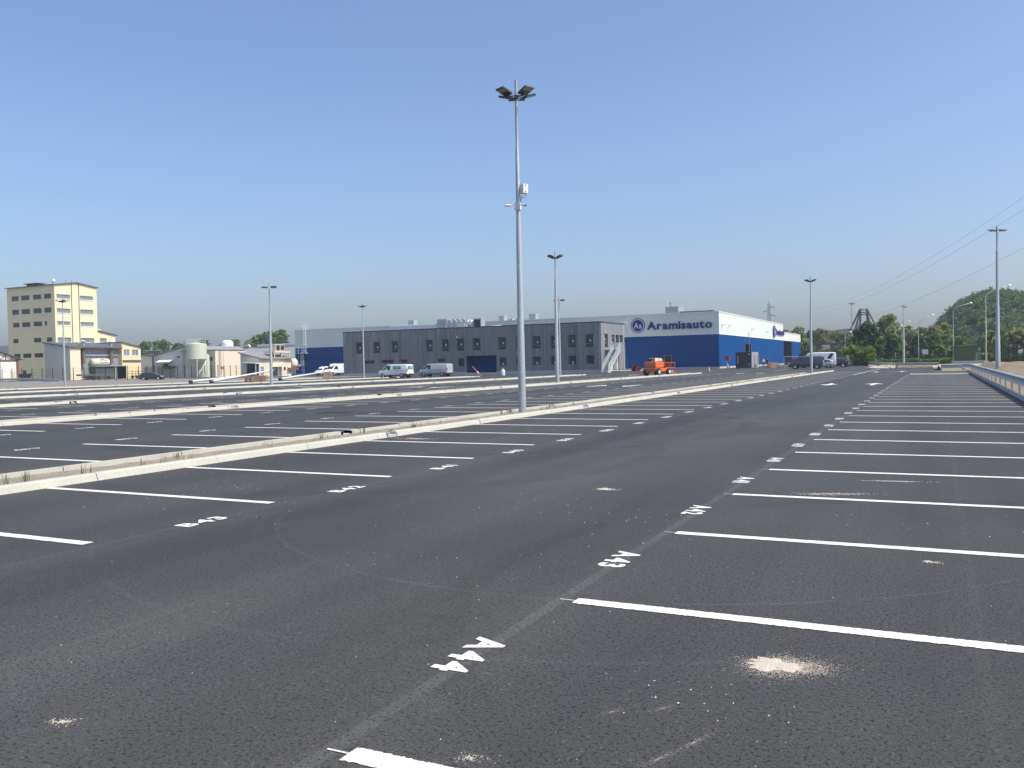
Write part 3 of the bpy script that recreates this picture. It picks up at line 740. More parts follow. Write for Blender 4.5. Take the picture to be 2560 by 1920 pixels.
# name sign on the front
mb = MB(); text(mb, 'Aramisauto', (-51.80, HY - .06, 7.95), (1, 0, 0), (0, 0, 1), 1.56, gap=.06, bold=.032, thick=.12, width=12.95)
mb.build('name_lettering', 'navy_sign', hall)
def disc(mb, c, axis, r, d, n=48, mi=0):
    c = Vector(c)
    for k, (a, b) in enumerate(((0, d),)):
        if axis == 'y': mb.tube([c, c + Vector((0, -d, 0))], r, n, mi)
        else: mb.tube([c, c + Vector((d, 0, 0))], r, n, mi)
mb = MB(); disc(mb, (-53.68, HY - .03, 8.80), 'y', 1.44, .10); dk = mb.build('sign_disc', 'navy_sign', hall)
mb = MB()
for (r0, r1, dep) in ((1.13, 1.32, .15),):
    n = 56; vs = []
    for r in (r0, r1):
        for k in range(n): vs.append((-53.68 + r * math.cos(2 * PI * k / n), HY - dep, 8.80 + r * math.sin(2 * PI * k / n)))
    mb.add(vs, [(k, (k + 1) % n, n + (k + 1) % n, n + k) for k in range(n)])
text(mb, 'Aa', (-54.52, HY - .15, 8.27), (1, 0, 0), (0, 0, 1), 1.12, gap=.0, bold=.028, width=1.68)
mb.build('sign_ring', 'lilac', dk)
mb = MB(); text(mb, 'Aramisauto', (HX1 + .05, 230.9, 7.95), (0, 1, 0), (0, 0, 1), 1.45, gap=.085, bold=.03, thick=.25, width=13.2); mb.build('name_lettering', 'navy_sign', hall)
mb = MB(); disc(mb, (HX1 + .03, 228.6, 8.65), 'x', 1.5, .35); dk = mb.build('sign_disc', 'navy_sign', hall)
mb = MB(); n = 56; vs = []
for r in (1.17, 1.36):
    for k in range(n): vs.append((HX1 + .40, 228.6 + r * math.cos(2 * PI * k / n), 8.65 + r * math.sin(2 * PI * k / n)))
mb.add(vs, [(k, (k + 1) % n, n + (k + 1) % n, n + k) for k in range(n)]); text(mb, 'Aa', (HX1 + .40, 227.7, 8.1), (0, 1, 0), (0, 0, 1), 1.15, gap=.02, bold=.012, width=1.8); mb.build('sign_ring', 'lilac', dk)
for y in (169.3, 175.0, 199.2, 218.0):
    mb = MB(); mb.cbox((HX1 + .35, y, 8.40), (.7, .5, .12)); mb.build('wall_lamp', 'galv_pale', hall)
# white downpipe bends above the office corner
mb = MB(); mb.tube([(-59.0, HY - .12, 9.62), (-56.1, HY - .12, 9.62), (-55.95, HY - .12, 9.5), (-55.95, HY - .12, 7.9)], .07, 8); mb.build('rain_pipe', 'white_trim', hall, smooth=True)
mb = MB(); mb.tube([(-56.0, HY - .1, .1), (-56.0, HY - .1, 2.75)], .05, 8); mb.build('rain_pipe', 'frame_grey', hall)
# caged roof ladder near the left end of the front
mb = MB()
def ladder(mb, x, y, z0, z1, w=.5):
    for sx in (-w / 2, w / 2): mb.tube([(x + sx, y, z0), (x + sx, y, z1)], .035, 6)
    z = z0 + .3
    while z < z1: mb.tube([(x - w / 2, y, z), (x + w / 2, y, z)], .022, 5); z += .33
def cage(mb, x, y, z0, z1, r=.42):
    z = z0
    while z <= z1:
        mb.tube([(x + r * math.cos(R(180 + 180 * k / 8)), y - .05 + r * 1.4 * math.sin(R(180 + 180 * k / 8)), z) for k in range(9)], .028, 4); z += .9
    for k in (1, 3, 4, 5, 7): mb.tube([(x + r * math.cos(R(180 + 22.5 * k)), y - .05 + r * 1.4 * math.sin(R(180 + 22.5 * k)), q) for q in (z0, z1)], .022, 4)
ladder(mb, -138.1, HY - .3, .2, 5.7); cage(mb, -138.1, HY - .3, 2.4, 5.5); ladder(mb, -138.1, HY - .3, 5.4, 12.2); cage(mb, -137.3, HY - .3, 7.4, 12.0); ladder(mb, -137.3, HY - .3, 5.4, 12.2)
mb.box(-139.8, -136.6, HY - 1.2, HY - .1, 5.25, 5.35)
for sx in (-139.75, -138.7, -137.6, -136.65): mb.tube([(sx, HY - 1.15, 5.3), (sx, HY - 1.15, 6.5)], .03, 5)
for z in (5.9, 6.45): mb.tube([(-139.75, HY - 1.15, z), (-136.65, HY - 1.15, z)], .03, 5)
for z in (1.2, 3.3, 4.5): mb.tube([(-139.7, HY - .1, z), (-137.5, HY - .5, z)], .03, 5)
mb.tube([(-139.4, HY - .4, 2.0), (-139.4, HY - .4, 8.4)], .03, 5); mb.cbox((-139.2, HY - .35, 2.4), (.8, .3, .7))
for sx in (-138.7, -137.6, -136.6): mb.tube([(sx, HY - .2, 10.9), (sx, HY - .2, 12.7)], .03, 5)
for z in (11.4, 11.9, 12.3, 12.7): mb.tube([(-138.7, HY - .2, z), (-136.6, HY - .2, z)], .028, 5)
for k in range(8): mb.tube([(-138.7 + .3 * k, HY - .2, 11), (-138.7 + .3 * k, HY - .2, 12.7)], .016, 4)
mb.build('roof_ladder', 'white_trim', hall)

# ------------------------------------------------------------------ the timber clad office block
OX0, OX1, OY, OY1, OZ = -97.0, -47.34, 128.33, 165.9, 8.02
off = thing('office_block', 'two storey office block clad in dark grey upright boards, before the hall', 'office', ((OX0 + OX1) / 2, OY, 0), world=True)
UP = [-94.1, -90.3, -86.47, -79.33, -76.2, -73.2, -70.08, -65.23, -62.1, -58.98, -55.9, -52.82, -49.86]
wins = [(a, a + 1.24, 4.05, 6.13) for a in UP]
lows = [(-92.4, -90.25, 2.22, 2.84), (-88.65, -86.2, 2.22, 2.84), (-84.65, -83.35, 2.22, 2.84), (-77.05, -75.75, 2.2, 2.82), (-73.12, -72.0, 1.4, 2.82)] + [(a, a + 1.2, 1.38, 2.79) for a in (-65.2, -62.13, -59.06, -55.9, -52.82, -49.78)]
entry = (-71.42, -65.8, .06, 3.16, 2.2)
holes = [h + (.22,) for h in wins + lows] + [entry]
mb = MB(); mb.wall('y', OY, OX0, OX1, .5, OZ - .12, [h for h in holes if h is not entry] + [(-71.42, -65.8, .5, 3.16, .02)], .22, -1)
sw = [(130.19, 131.47, 3.97, 6.13), (133.42, 134.70, 3.78, 6.08), (135.3, 136.75, 4.77, 6.1), (137.3, 138.65, 4.77, 6.1), (133.08, 134.1, .38, 2.7), (135.62, 136.67, .38, 2.74)]
mb.wall('x', OX1, OY, 139.4, .38, OZ - .12, sw, .2, 1)
mb.quad((OX1, 139.4, .3), (OX0, 139.4, .3), (OX0, 139.4, OZ), (OX1, 139.4, OZ)); mb.quad((OX0, 139.4, .3), (OX0, OY, .3), (OX0, OY, OZ - .1), (OX0, 139.4, OZ - .1))
mb.build('wall', 'board_back', off)
# upright boards with proud edges, broken at the openings
bd = MB()
def boards(axis, val, a0, a1, z0, z1, hs, out):
    a = a0; k_ = 0; nxt = .5
    while a < a1 - .05:
        w_ = random.choice((.14, .14, .2, .2, .28)); b = min(a + w_, a1); d = random.choice((.02, .02, .03, .03))
        k_ += w_
        if k_ > nxt and axis == 'y': d = random.uniform(.09, .19); b = min(a + .07, a1); k_ = 0; nxt = random.choice((.35, .5, .6, .8, 1.1))
        bands = [(z0, z1)]
        for h in hs:
            if a < h[1] and b > h[0]:
                nb = []
                for lo, hi in bands:
                    if h[3] <= lo or h[2] >= hi: nb.append((lo, hi)); continue
                    if h[2] > lo: nb.append((lo, h[2]))
                    if h[3] < hi: nb.append((h[3], hi))
                bands = nb
        for lo, hi in bands:
            if axis == 'y': bd.box(a + .008, b - .008, val - d, val - .002, lo, hi)
            else: bd.box(val + .002, val + d, a + .008, b - .008, lo, hi)
        a = b
boards('y', OY, OX0, OX1, .5, OZ - .12, holes, -1); boards('x', OX1, OY + .02, 139.4, .4, OZ - .12, sw, 1)
bd.build('upright_boards', 'board_grey', off)
mb = MB(); mb.box(OX0 - .05, OX1 + .08, OY - .09, OY + .2, OZ - .12, OZ + .05); mb.box(OX1 - .2, OX1 + .08, OY + .205, 139.5, OZ - .12, OZ + .05); mb.box(OX0 - .05, OX0 + .2, OY + .205, 139.5, OZ - .12, OZ + .05)
mb.build('parapet_trim', 'parapet', off)
mb = MB(); mb.quad((OX0, OY + .2, OZ - .1), (OX1, OY + .2, OZ - .1), (OX1, 139.4, OZ - .1), (OX0, 139.4, OZ - .1)); mb.build('roof', 'roof_fibre', off)
mb = MB(); e = .01
for a, b in ((OX0, -84), (-83.99, -71.42), (-65.8, -58), (-57.99, OX1 + .03)): mb.box(a + e, b - e, OY - .05, OY + .15, 0, .5)
mb.box(OX1 - .1, OX1 + .035, OY + .155, 132.9, 0, .38)
mb.build('plinth', 'concrete', off)
for i, h in enumerate(wins):
    st = (h[0] + .58, 4.95) if i not in () else None
    window(off, 'y', OY, *h, -1, .2, .06, tran=4.62, sticker=st)
for i, h in enumerate(lows):
    if h[3] - h[2] < .8: window(off, 'y', OY, *h, -1, .2, .06, mull=1 if h[1] - h[0] > 1.6 else 0)
    elif i == 4: window(off, 'y', OY, *h, -1, .2, .06, glass='black')
    else: window(off, 'y', OY, *h, -1, .2, .06, sticker=(h[0] + (.5 if i != 10 else .4), 1.55) if i != 10 else None)
for i, h in enumerate(sw):
    if i in (0, 2, 3): window(off, 'x', OX1, *h, 1, .18, .07, tran=4.75 if i == 0 else None, sticker=(h[0] + .3, 5.1))
    elif i == 1: window(off, 'x', OX1, *h, 1, .18, .1, tran=5.6, sticker=(h[0] + .4, 4.7), name='door')
    else:
        mb = MB(); mb.box(OX1 - .2, OX1 - .12, h[0], h[1], .38, h[3]); mb.build('door', 'door_cream', off)
mb = MB(); mb.box(-71.42, -65.8, OY + 2.2, OY + 2.3, .06, 3.16); mb.box(-71.6, -71.425, OY + .03, OY + 2.2, .06, 3.3); mb.box(-65.795, -65.6, OY + .03, OY + 2.2, .06, 3.3); mb.box(-71.42, -65.8, OY + .03, OY + 2.2, 3.165, 3.3)
n = int(5.6 / .28)
for k in range(n): mb.box(-71.4 + k * .28, -71.27 + k * .28, OY + 2.165, OY + 2.198, .07, 3.15)
mb.build('entrance_recess', 'blue_wall', off)
mb = MB(); mb.box(-71.4, -65.82, OY + .02, OY + 2.15, .0, .3); mb.box(-71.4, -65.82, OY - .5, OY + .01, .0, .15); mb.build('entrance_step', 'concrete', off)
for c in ((-73.15, OY - .12, 6.38), (-47.1, 129.75, 6.45)):
    mb = MB(); mb.cbox(c, (.2, .22, .2)); mb.build('wall_lamp', 'white_trim', off)
# white corner downpipe
mb = MB(); mb.tube([(OX1 + .12, 139.0, 7.7), (OX1 + .12, 139.0, .1)], .06, 8); mb.build('rain_pipe', 'white_trim', off)
# outside stair on the right side of the office
st = MB(); sx0, sx1 = -45.75, -44.7
y0, y1, zt = 124.2, 129.9, 3.62; ns = 19
for k in range(ns):
    y = y0 + (y1 - y0) * k / ns; z = zt * (k + 1) / ns; st.box(sx0, sx1, y, y + .30, z - .05, z)
so = st.build('stair', 'galv', off)
st = MB()
for sx in (sx0, sx1):
    st.prism([(y0 - .1, -.02), (y0 + .25, -.02), (y1, zt - .25), (y1, zt), (y0 - .1, .12)], 'x', sx - .03, sx + .03)
    for zz in (.35, .7, 1.05): st.tube([(sx, y0, .1 + zz), (sx, y1, zt + zz)], .024, 5)
    for k in range(28): 
        yy = y0 + (y1 - y0) * k / 27; zb = .1 + (zt - .1) * k / 27; st.tube([(sx, yy, zb), (sx, yy, zb + 1.05)], .016 if k % 5 else .03, 4)
st.build('stair_railing', 'galv_pale', so)
st = MB(); st.box(OX1 + .1, sx1, y1, y1 + 1.5, zt - .12, zt); st.box(OX1 + .1, -46.1, y1 + 1.5, 136.5, zt - .12, zt)
st.tube([(-46.16, 136.3, 0), (-46.16, 136.3, zt)], .06, 6)
for zz in (.4, .75, 1.1): st.tube([(sx1, y1, zt + zz), (sx1, y1 + 1.5, zt + zz), (-46.1, y1 + 1.5, zt + zz), (-46.1, 136.5, zt + zz), (OX1 + .1, 136.5, zt + zz)], .024, 5)
for k in range(9): st.tube([(-46.1, y1 + 1.6 + .6 * k, zt), (-46.1, y1 + 1.6 + .6 * k, zt + 1.1)], .02, 4)
st.build('stair_landing', 'galv', so)

# ------------------------------------------------------------------ plant on the roofs
def roof_box(label, cat, x0, x1, y0, y1, z0, z1, m, name='roof_unit', louvre=None, group=None, cap=True):
    t = thing(name, label, cat, ((x0 + x1) / 2, (y0 + y1) / 2, z0), group=group, world=True)
    mb = MB(); mb.box(x0, x1, y0, y1, z0, z1); b = mb.build('casing', m, t, bevel=.03)
    if cap: mb = MB(); mb.box(x0 - .06, x1 + .06, y0 - .06, y1 + .06, z1 + .002, z1 + .09); mb.build('cap', 'galv_pale', t)
    if louvre:
        mb = MB(); k = 0
        while z0 + .2 + k * .16 < z1 - .12: mb.box(x0 + .12, x1 - .12, y0 - .04, y0 - .003, z0 + .2 + k * .16, z0 + .29 + k * .16); k += 1
        mb.build('louvre', louvre, t)
    return t
roof_box('small louvred roof vent on the hall, left of the rooftop ducts', 'roof vent', -110.5, -109.0, 171, 172.6, 10.7, 12.2, 'roof_unit', louvre='galv_pale')
roof_box('louvred roof vent on the hall just left of the tall near mast', 'roof vent', -87.4, -86.1, 172, 173.5, 10.7, 12.25, 'roof_unit', louvre='galv_pale', group='roof vents along the hall')
roof_box('louvred roof vent on the hall just right of the tall near mast', 'roof vent', -80.0, -78.4, 172, 173.6, 10.7, 12.4, 'roof_unit', louvre='galv_pale', group='roof vents along the hall')
t = roof_box('grey box-like roof house with a thin pipe, above the name sign', 'roof house', -48.2, -45.6, 167.6, 171.5, 10.7, 12.2, 'roof_unit', name='roof_house')
mb = MB(); mb.tube([(-47.3, 168, 12.2), (-47.3, 168, 13.1)], .06, 6); mb.cbox((-47.3, 168, 13.1), (.3, .3, .12)); mb.build('flue', 'steel_dark', t)
for k in range(4): mb = None
t = thing('roof_light', 'long low dark roof light strip behind the front parapet, right of the roof house', 'roof light', (-41.8, 168, 10.7), world=True)
mb = MB(); mb.box(-45.3, -38.6, 167.4, 169.4, 10.7, 11.22); mb.build('casing', 'steel_dark', t)
mb = MB(); mb.box(-45.3, -38.6, 167.35, 169.45, 11.225, 11.3); mb.build('cap', 'galv_pale', t)
for x in (-84.8, -83.2):
    t = thing('roof_light', 'tilted bluish roof hatch between the two louvred hall vents, %s' % ('left' if x < -84 else 'right'), 'roof hatch', (x, 172, 10.7), world=True)
    mb = MB(); mb.prism([(x - .75, 10.7), (x + .75, 10.7), (x + .75, 11.75), (x - .75, 11.15)], 'y', 172, 173.5); mb.build('casing', 'roof_unit', t)
    mb = MB(); mb.quad((x - .7, 172.0, 11.18), (x + .7, 172, 11.75), (x + .7, 173.4, 11.78), (x - .7, 173.4, 11.2)); mb.build('pane', 'duct', t)
t = thing('air_duct', 'long shiny horizontal duct lying along the office roof edge', 'duct', (-85, 134, 8), world=True)
mb = MB(); mb.prism([(133.2, 8.25), (134.4, 8.25), (134.4, 9.0), (133.7, 9.15), (133.2, 8.95)], 'x', -90.2, -79.95); mb.build('casing', 'duct', t)
mb = MB()
for x in (-89, -86.5, -84, -81.5): mb.box(x, x + .1, 133.1, 133.19, 7.9, 9.0); mb.box(x, x + .1, 134.41, 134.5, 7.9, 9.0)
mb.build('support', 'galv', t)
t = thing('air_handling_unit', 'big ribbed silver air handling box on the office roof with diagonal framing beside it', 'air unit', (-77, 134, 8), world=True)
mb = MB(); mb.box(-79.9, -77.85, 133, 135, 8.2, 9.85)
for k in range(6): mb.box(-79.85 + .34 * k, -79.72 + .34 * k, 132.93, 132.998, 8.25, 9.8)
mb.build('casing', 'roof_unit', t)
mb = MB(); mb.box(-77.8, -73.9, 133.3, 134.8, 8.2, 9.75); mb.build('duct_box', 'duct', t)
mb = MB()
for k in range(4):
    a = -77.8 + .97 * k; mb.tube([(a, 133.2, 8.25), (a + .48, 133.2, 9.0), (a + .97, 133.2, 8.25)], .07, 5); mb.tube([(a, 133.2, 9.1), (a + .48, 133.2, 9.75), (a + .97, 133.2, 9.1)], .07, 5)
mb.build('brace', 'roof_unit', t)
mb = MB(); mb.lathe((-73.55, 134, 8.5), [(.15, 0), (.62, .1), (.68, .5), (.5, 1.0), (.1, 1.15)], 14); mb.build('fan_cowl', 'duct', t, smooth=True)
mb = MB(); mb.box(-75.6, -74.2, 132.6, 133.15, 8.1, 8.9); mb.build('side_unit', 'duct', t)
t = roof_box('black-faced cooling unit standing on the office roof', 'cooling unit', -72.8, -71.25, 133.5, 135, 7.95, 9.65, 'roof_unit')
mb = MB(); mb.box(-72.65, -71.5, 133.44, 133.495, 8.3, 9.5); mb.build('grille', 'black', t)
t = thing('air_duct', 'low white bent duct on the office roof right of the cooling unit', 'duct', (-68, 133, 8), world=True)
mb = MB(); mb.tube([(-69.5, 133, 8.0), (-69, 133, 8.2), (-67.2, 133, 8.22), (-66.8, 133, 8.0)], .16, 8); mb.build('casing', 'white_trim', t, smooth=True)
# ------------------------------------------------------------------ old factory on the left
TX, TY = -204.9, 150.0
tw = thing('tower_block', 'tall pale yellow factory tower with rows of wide windows and a shallow gable', 'tower', (TX - 9.5, TY + 6, 0), world=True)
tl = [(-222.11, -219.19, 21.09, 22.4), (-218.23, -214.77, 21.09, 22.4), (-213.42, -210.08, 21.09, 22.4), (-209.07, -206.21, 21.09, 22.4),
      (-222.1, -219.25, 17.44, 18.8), (-218.25, -214.78, 17.44, 18.8), (-213.43, -210.06, 17.44, 18.8), (-209.11, -206.25, 17.44, 18.8),
      (-222.0, -219.2, 14.06, 15.33), (-218.2, -214.77, 14.06, 15.33), (-213.5, -210.05, 14.06, 15.33), (-209.08, -208.08, 14.14, 15.3),
      (-222.0, -219.8, 9.86, 11.05), (-213.6, -210.6, 9.86, 11.05), (-208.5, -206.25, 9.86, 11.05), (-221.95, -219.2, 5.88, 7.04), (-218.2, -214.77, 5.88, 7.04), (-213.6, -210.08, 5.88, 7.04), (-218.5, -217.0, .3, 2.6)]
tr = [(150.6, 154.53, 21.15, 22.2), (157.4, 161.45, 21.15, 22.2), (150.57, 154.5, 17.4, 18.53), (157.4, 161.4, 17.4, 18.53), (150.6, 154.45, 14.15, 15.2), (157.4, 161.4, 14.15, 15.2), (150.55, 154.5, 9.8, 10.95), (157.4, 161.45, 9.8, 10.95)]
mb = MB(); mb.wall('y', TY, -224.0, TX, 0, 24.6, tl, .25, -1); mb.wall('x', TX, TY, 162.57, 0, 24.6, tr, .25, 1)
mb.add([(TX, TY, 24.6), (TX, 162.57, 24.6), (TX, 156.25, 25.5)], [(0, 1, 2)]); mb.quad((-224, TY, 0), (-224, TY, 24.6), (-224, 162.57, 24.6), (-224, 162.57, 0)); mb.quad((TX, 162.57, 0), (-224, 162.57, 0), (-224, 162.57, 24.6), (TX, 162.57, 24.6))
mb.build('wall', 'tower_wall', tw)
for h in tl: window(tw, 'y', TY, *h, -1, .2, .07, mull=1, sill='white_trim', frame='frame_grey')
for i, h in enumerate(tr): window(tw, 'x', TX, *h, 1, .2, .07, mull=1, sill='white_trim', frame='white_trim' if i == 4 else 'frame_grey', glass='glass_pale')
mb = MB(); mb.prism([(TY - .45, 24.55), (156.25, 25.48), (163.0, 24.55), (163.0, 24.72), (156.25, 25.68), (TY - .45, 24.72)], 'x', -224.4, TX + .4); mb.build('roof', 'roof_dark', tw)
mb = MB()
for y in (154.85, 157.0): mb.box(TX + .002, TX + .09, y, y + .16, 8, 25.2)
for y, x in ((156, -206), (154.5, -206.5)): mb.tube([(x, y, 25.4), (x, y, 26.3)], .05, 5)
mb.build('rain_pipe', 'steel_dark', tw)
mb = MB(); mb.lathe((-206.3, 150.9, 25.0), [(.35, 0), (.35, .5), (.6, .55), (.45, 1.0), (.1, 1.3)], 12); mb.build('roof_cowl', 'galv_pale', tw, smooth=40)
mb = MB(); mb.box(-221.5, -217.3, 154, 156, 25.2, 25.9); mb.box(-222.3, -216.5, 153.6, 156.4, 25.9, 26.05); mb.build('roof_hatch', 'roof_dark', tw)
mb = MB(); mb.box(-206.5, -205.3, 162.6, 163.8, 12.5, 13.5); mb.build('chimney', 'tower_wall', tw)
# lower yellow wing behind the tower
wg = thing('factory_wing', 'lower yellow wing with a sloping roof, joined to the right of the tower', 'factory', (-210, 165.5, 0), world=True)
h = [(163.45, 165.6, 9.9, 11.0)]
mb = MB(); mb.wall('x', TX - .3, 162.6, 168.4, 0, 11.85, h, .2, 1); mb.add([(TX - .3, 162.6, 11.85), (TX - .3, 168.4, 11.85), (TX - .3, 162.6, 13.0)], [(0, 1, 2)]); mb.quad((TX - .3, 168.4, 0), (-224, 168.4, 0), (-224, 168.4, 11.85), (TX - .3, 168.4, 11.85)); mb.build('wall', 'tower_wall', wg)
window(wg, 'x', TX - .3, *h[0], 1, .2, .07, mull=1, sill='white_trim', glass='glass_pale')
mb = MB(); mb.prism([(162.6, 13.0), (168.9, 11.75), (168.9, 11.95), (162.6, 13.2)], 'x', -224, TX + .1); mb.build('roof', 'roof_dark', wg)
# shed with sloping roof in front of the tower
sh = thing('factory_shed', 'grey fronted shed with a mono-pitch roof in front of the yellow tower', 'shed', (-184.5, 142, 0), world=True)
mb = MB(); mb.add([(-189.2, 135.5, 0), (-180.32, 135.5, 0), (-180.32, 135.5, 7.55), (-189.2, 135.5, 8.85)], [(0, 1, 2, 3)]); mb.build('wall', 'grey_and_shaded_wall', sh)  # same shed as lit_wall, the front's shade put into a greyer colour
mb = MB(); mb.quad((-180.30, 135.5, 0), (-180.30, 138.25, 0), (-180.30, 138.25, 7.5), (-180.30, 135.5, 7.5)); mb.build('lit_wall', 'cream_wall', sh)
mb = MB(); ribbed(mb, 'x', -181.6, 138.25, 149.7, .3, 7.5, 1, pitch=.8, d=.08); mb.quad((-181.6, 138.25, 0), (-180.3, 138.25, 0), (-180.3, 138.25, 7.5), (-181.6, 138.25, 7.5)); mb.build('corrugated_wall', 'clad_grey', sh)
mb = MB(); mb.quad((-181.2, 138.3, 5.6), (-181.2, 149.6, 5.6), (-181.2, 149.6, 6.0), (-181.2, 138.3, 6.0)); mb.build('wall_band', 'galv_pale', sh)
mb = MB(); mb.prism([(-189.6, 8.83), (-179.9, 7.48), (-179.9, 7.75), (-189.6, 9.1)], 'y', 135.2, 149.7); mb.build('roof', 'roof_dark', sh)
mb = MB()
for k in range(6): mb.prism([(-189.0, 9.1), (-180.2, 7.85), (-180.2, 7.95), (-189.0, 9.2)], 'y', 137 + 2.2 * k, 137.15 + 2.2 * k)
mb.build('roof_batten', 'galv_pale', sh)
an = thing('factory_annex', 'ochre lit annex with two white framed windows at the right of the shed', 'annex', (-184, 152.5, 0), world=True)
h = [(150.32, 152.07, 5.6, 7.2), (152.78, 154.75, 5.6, 7.2)]
mb = MB(); mb.wall('x', -180.32, 149.75, 155.4, 0, 7.75, h, .2, 1); mb.add([(-180.32, 149.75, 7.75), (-180.32, 155.4, 7.75), (-180.32, 149.75, 8.95)], [(0, 1, 2)]); mb.quad((-194, 149.75, 0), (-180.32, 149.75, 0), (-180.32, 149.75, 8.95), (-194, 149.75, 8.95)); mb.quad((-180.32, 155.4, 0), (-194, 155.4, 0), (-194, 155.4, 7.75), (-180.32, 155.4, 7.75)); mb.build('wall', 'ochre_wall', an)
for q in h: window(an, 'x', -180.32, *q, 1, .15, .08, mull=1, sill='white_trim', frame='white_trim', glass='glass_pale')
mb = MB(); mb.prism([(149.6, 8.93), (155.7, 7.65), (155.7, 7.8), (149.6, 9.1)], 'x', -194, -180.0); mb.box(-180.31, -180.1, 149.9, 155.3, 4.2, 4.6); mb.build('roof', 'roof_dark', an)
for i, (y0, y1) in enumerate(((139.05, 139.75), (146.65, 147.45))):
    t = thing('vent_stack', ['rusty round flue with a cap on the left of the corrugated recess', 'rusty round flue with a cap on the right of the corrugated recess'][i], 'flue', (-180.9, (y0 + y1) / 2, 3.7), world=True)
    mb = MB(); mb.tube([(-180.8, (y0 + y1) / 2, 3.7), (-180.8, (y0 + y1) / 2, 7.3)], .42, 14); mb.build('lower_pipe', 'rust', t, smooth=40)
    mb = MB(); mb.tube([(-180.8, (y0 + y1) / 2, 7.3), (-180.8, (y0 + y1) / 2, 9.0)], .33, 14); mb.build('upper_pipe', 'clad_grey', t, smooth=40)
    mb = MB(); mb.lathe((-180.8, (y0 + y1) / 2, 9.05), [(.65, 0), (.4, .2), (.1, .3)], 14); mb.build('cap', 'galv_pale', t, smooth=40)
t = thing('storage_tank', 'horizontal cream tank with brown rust marks inside the corrugated recess', 'tank', (-180.6, 144, 3.2), world=True)
mb = MB(); mb.tube([(-180.6, 141.2, 4.15), (-180.6, 141.5, 4.15), (-180.6, 145.8, 4.15), (-180.6, 146.1, 4.15)], [.5, .85, .85, .5], 16); mb.build('shell', 'cream_box', t, smooth=40)
mb = MB()
for (yy, zz, a) in ((143.2, 4.6, .5), (143.9, 4.7, .3), (144.4, 4.5, .35), (143.3, 3.95, .3), (144.0, 3.95, .3), (144.7, 4.0, .3)): mb.box(-179.78, -179.72, yy, yy + a, zz, zz + .2)
mb.build('rust_mark', 'rust', t)
for y in (141.8, 145.4):
    mb = MB(); mb.box(-181, -180.2, y, y + .25, 2.6, 3.5); mb.build('cradle', 'clad_grey', t)
t = thing('shelter', 'dark green lean-to shelter with an open side below the flues', 'shelter', (-178.6, 144, 0), world=True)
mb = MB(); mb.box(-179.6, -177.6, 140.0, 145.4, .05, 3.05); mb.build('wall', 'shelter_green', t)
mb = MB(); mb.box(-179.9, -177.2, 139.7, 149.0, 3.06, 3.25); mb.build('roof', 'roof_unit', t)
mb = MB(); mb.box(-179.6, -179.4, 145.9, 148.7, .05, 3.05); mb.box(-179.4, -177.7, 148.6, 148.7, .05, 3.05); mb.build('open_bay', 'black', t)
mb = MB(); mb.box(-177.7, -177.55, 145.45, 145.9, .05, 3.05); mb.build('corner_post', 'galv_pale', t)
# half-timbered white building at the frame edge
t = thing('timber_gable_building', 'white fronted building with brown timber framing at the left edge', 'building', (-195, 128, 0), world=True)
mb = MB(); mb.quad((-188, 113, 0), (-188, 128, 0), (-188, 128, 5.0), (-188, 113, 5.0)); mb.add([(-188, 113, 5.0), (-188, 128, 5.0), (-188, 122, 7.2), (-188, 119, 7.2)], [(0, 1, 2, 3)]); mb.quad((-205, 113, 0), (-188, 113, 0), (-188, 113, 5), (-205, 113, 5)); mb.quad((-188, 128, 0), (-205, 128, 0), (-205, 128, 5), (-188, 128, 5)); mb.build('wall', 'white_panel', t)
mb = MB()
mb.box(-187.99, -187.9, 113, 128.05, 4.55, 4.95); mb.box(-187.99, -187.88, 127.55, 128.1, 0, 4.54); mb.box(-187.99, -187.92, 123.6, 123.8, 0, 4.54)
for a, b in ((121.5, 7.1), (123.6, 6.5), (125.0, 6.0), (126.4, 5.5)): mb.box(-187.99, -187.92, a, a + .2, 4.96, b)
mb.prism([(123.9, 5.0), (124.15, 5.0), (124.95, 5.9), (124.7, 5.9)], 'x', -187.99, -187.93); mb.build('timber', 'timber_brown', t)
mb = MB()
for z in (1.0, 2.2, 3.4): mb.box(-187.995, -187.975, 113.5, 127.5, z, z + .04)
mb.build('panel_joint', 'cream_wall', t)
mb = MB(); mb.box(-187.99, -187.94, 126.2, 127.3, .0, 2.3); mb.build('door', 'cream_box', t)
mb = MB(); mb.prism([(112.3, 4.9), (119, 7.3), (122, 7.3), (128.8, 4.8), (128.8, 5.0), (122, 7.55), (119, 7.55), (112.3, 5.1)], 'x', -205.5, -187.4); mb.build('roof', 'roof_dark', t)
t = thing('far_roof_building', 'low building whose grey tiled roof shows behind the timber gable', 'building', (-250, 165, 0), world=True)
mb = MB(); mb.box(-262, -236, 160, 172, 0, 7); mb.build('wall', 'grey_and_shaded_wall', t)
mb = MB(); mb.prism([(159.5, 6.8), (172.5, 6.8), (166, 10.2)], 'x', -262, -235.5); mb.build('roof', 'roof_dark', t)
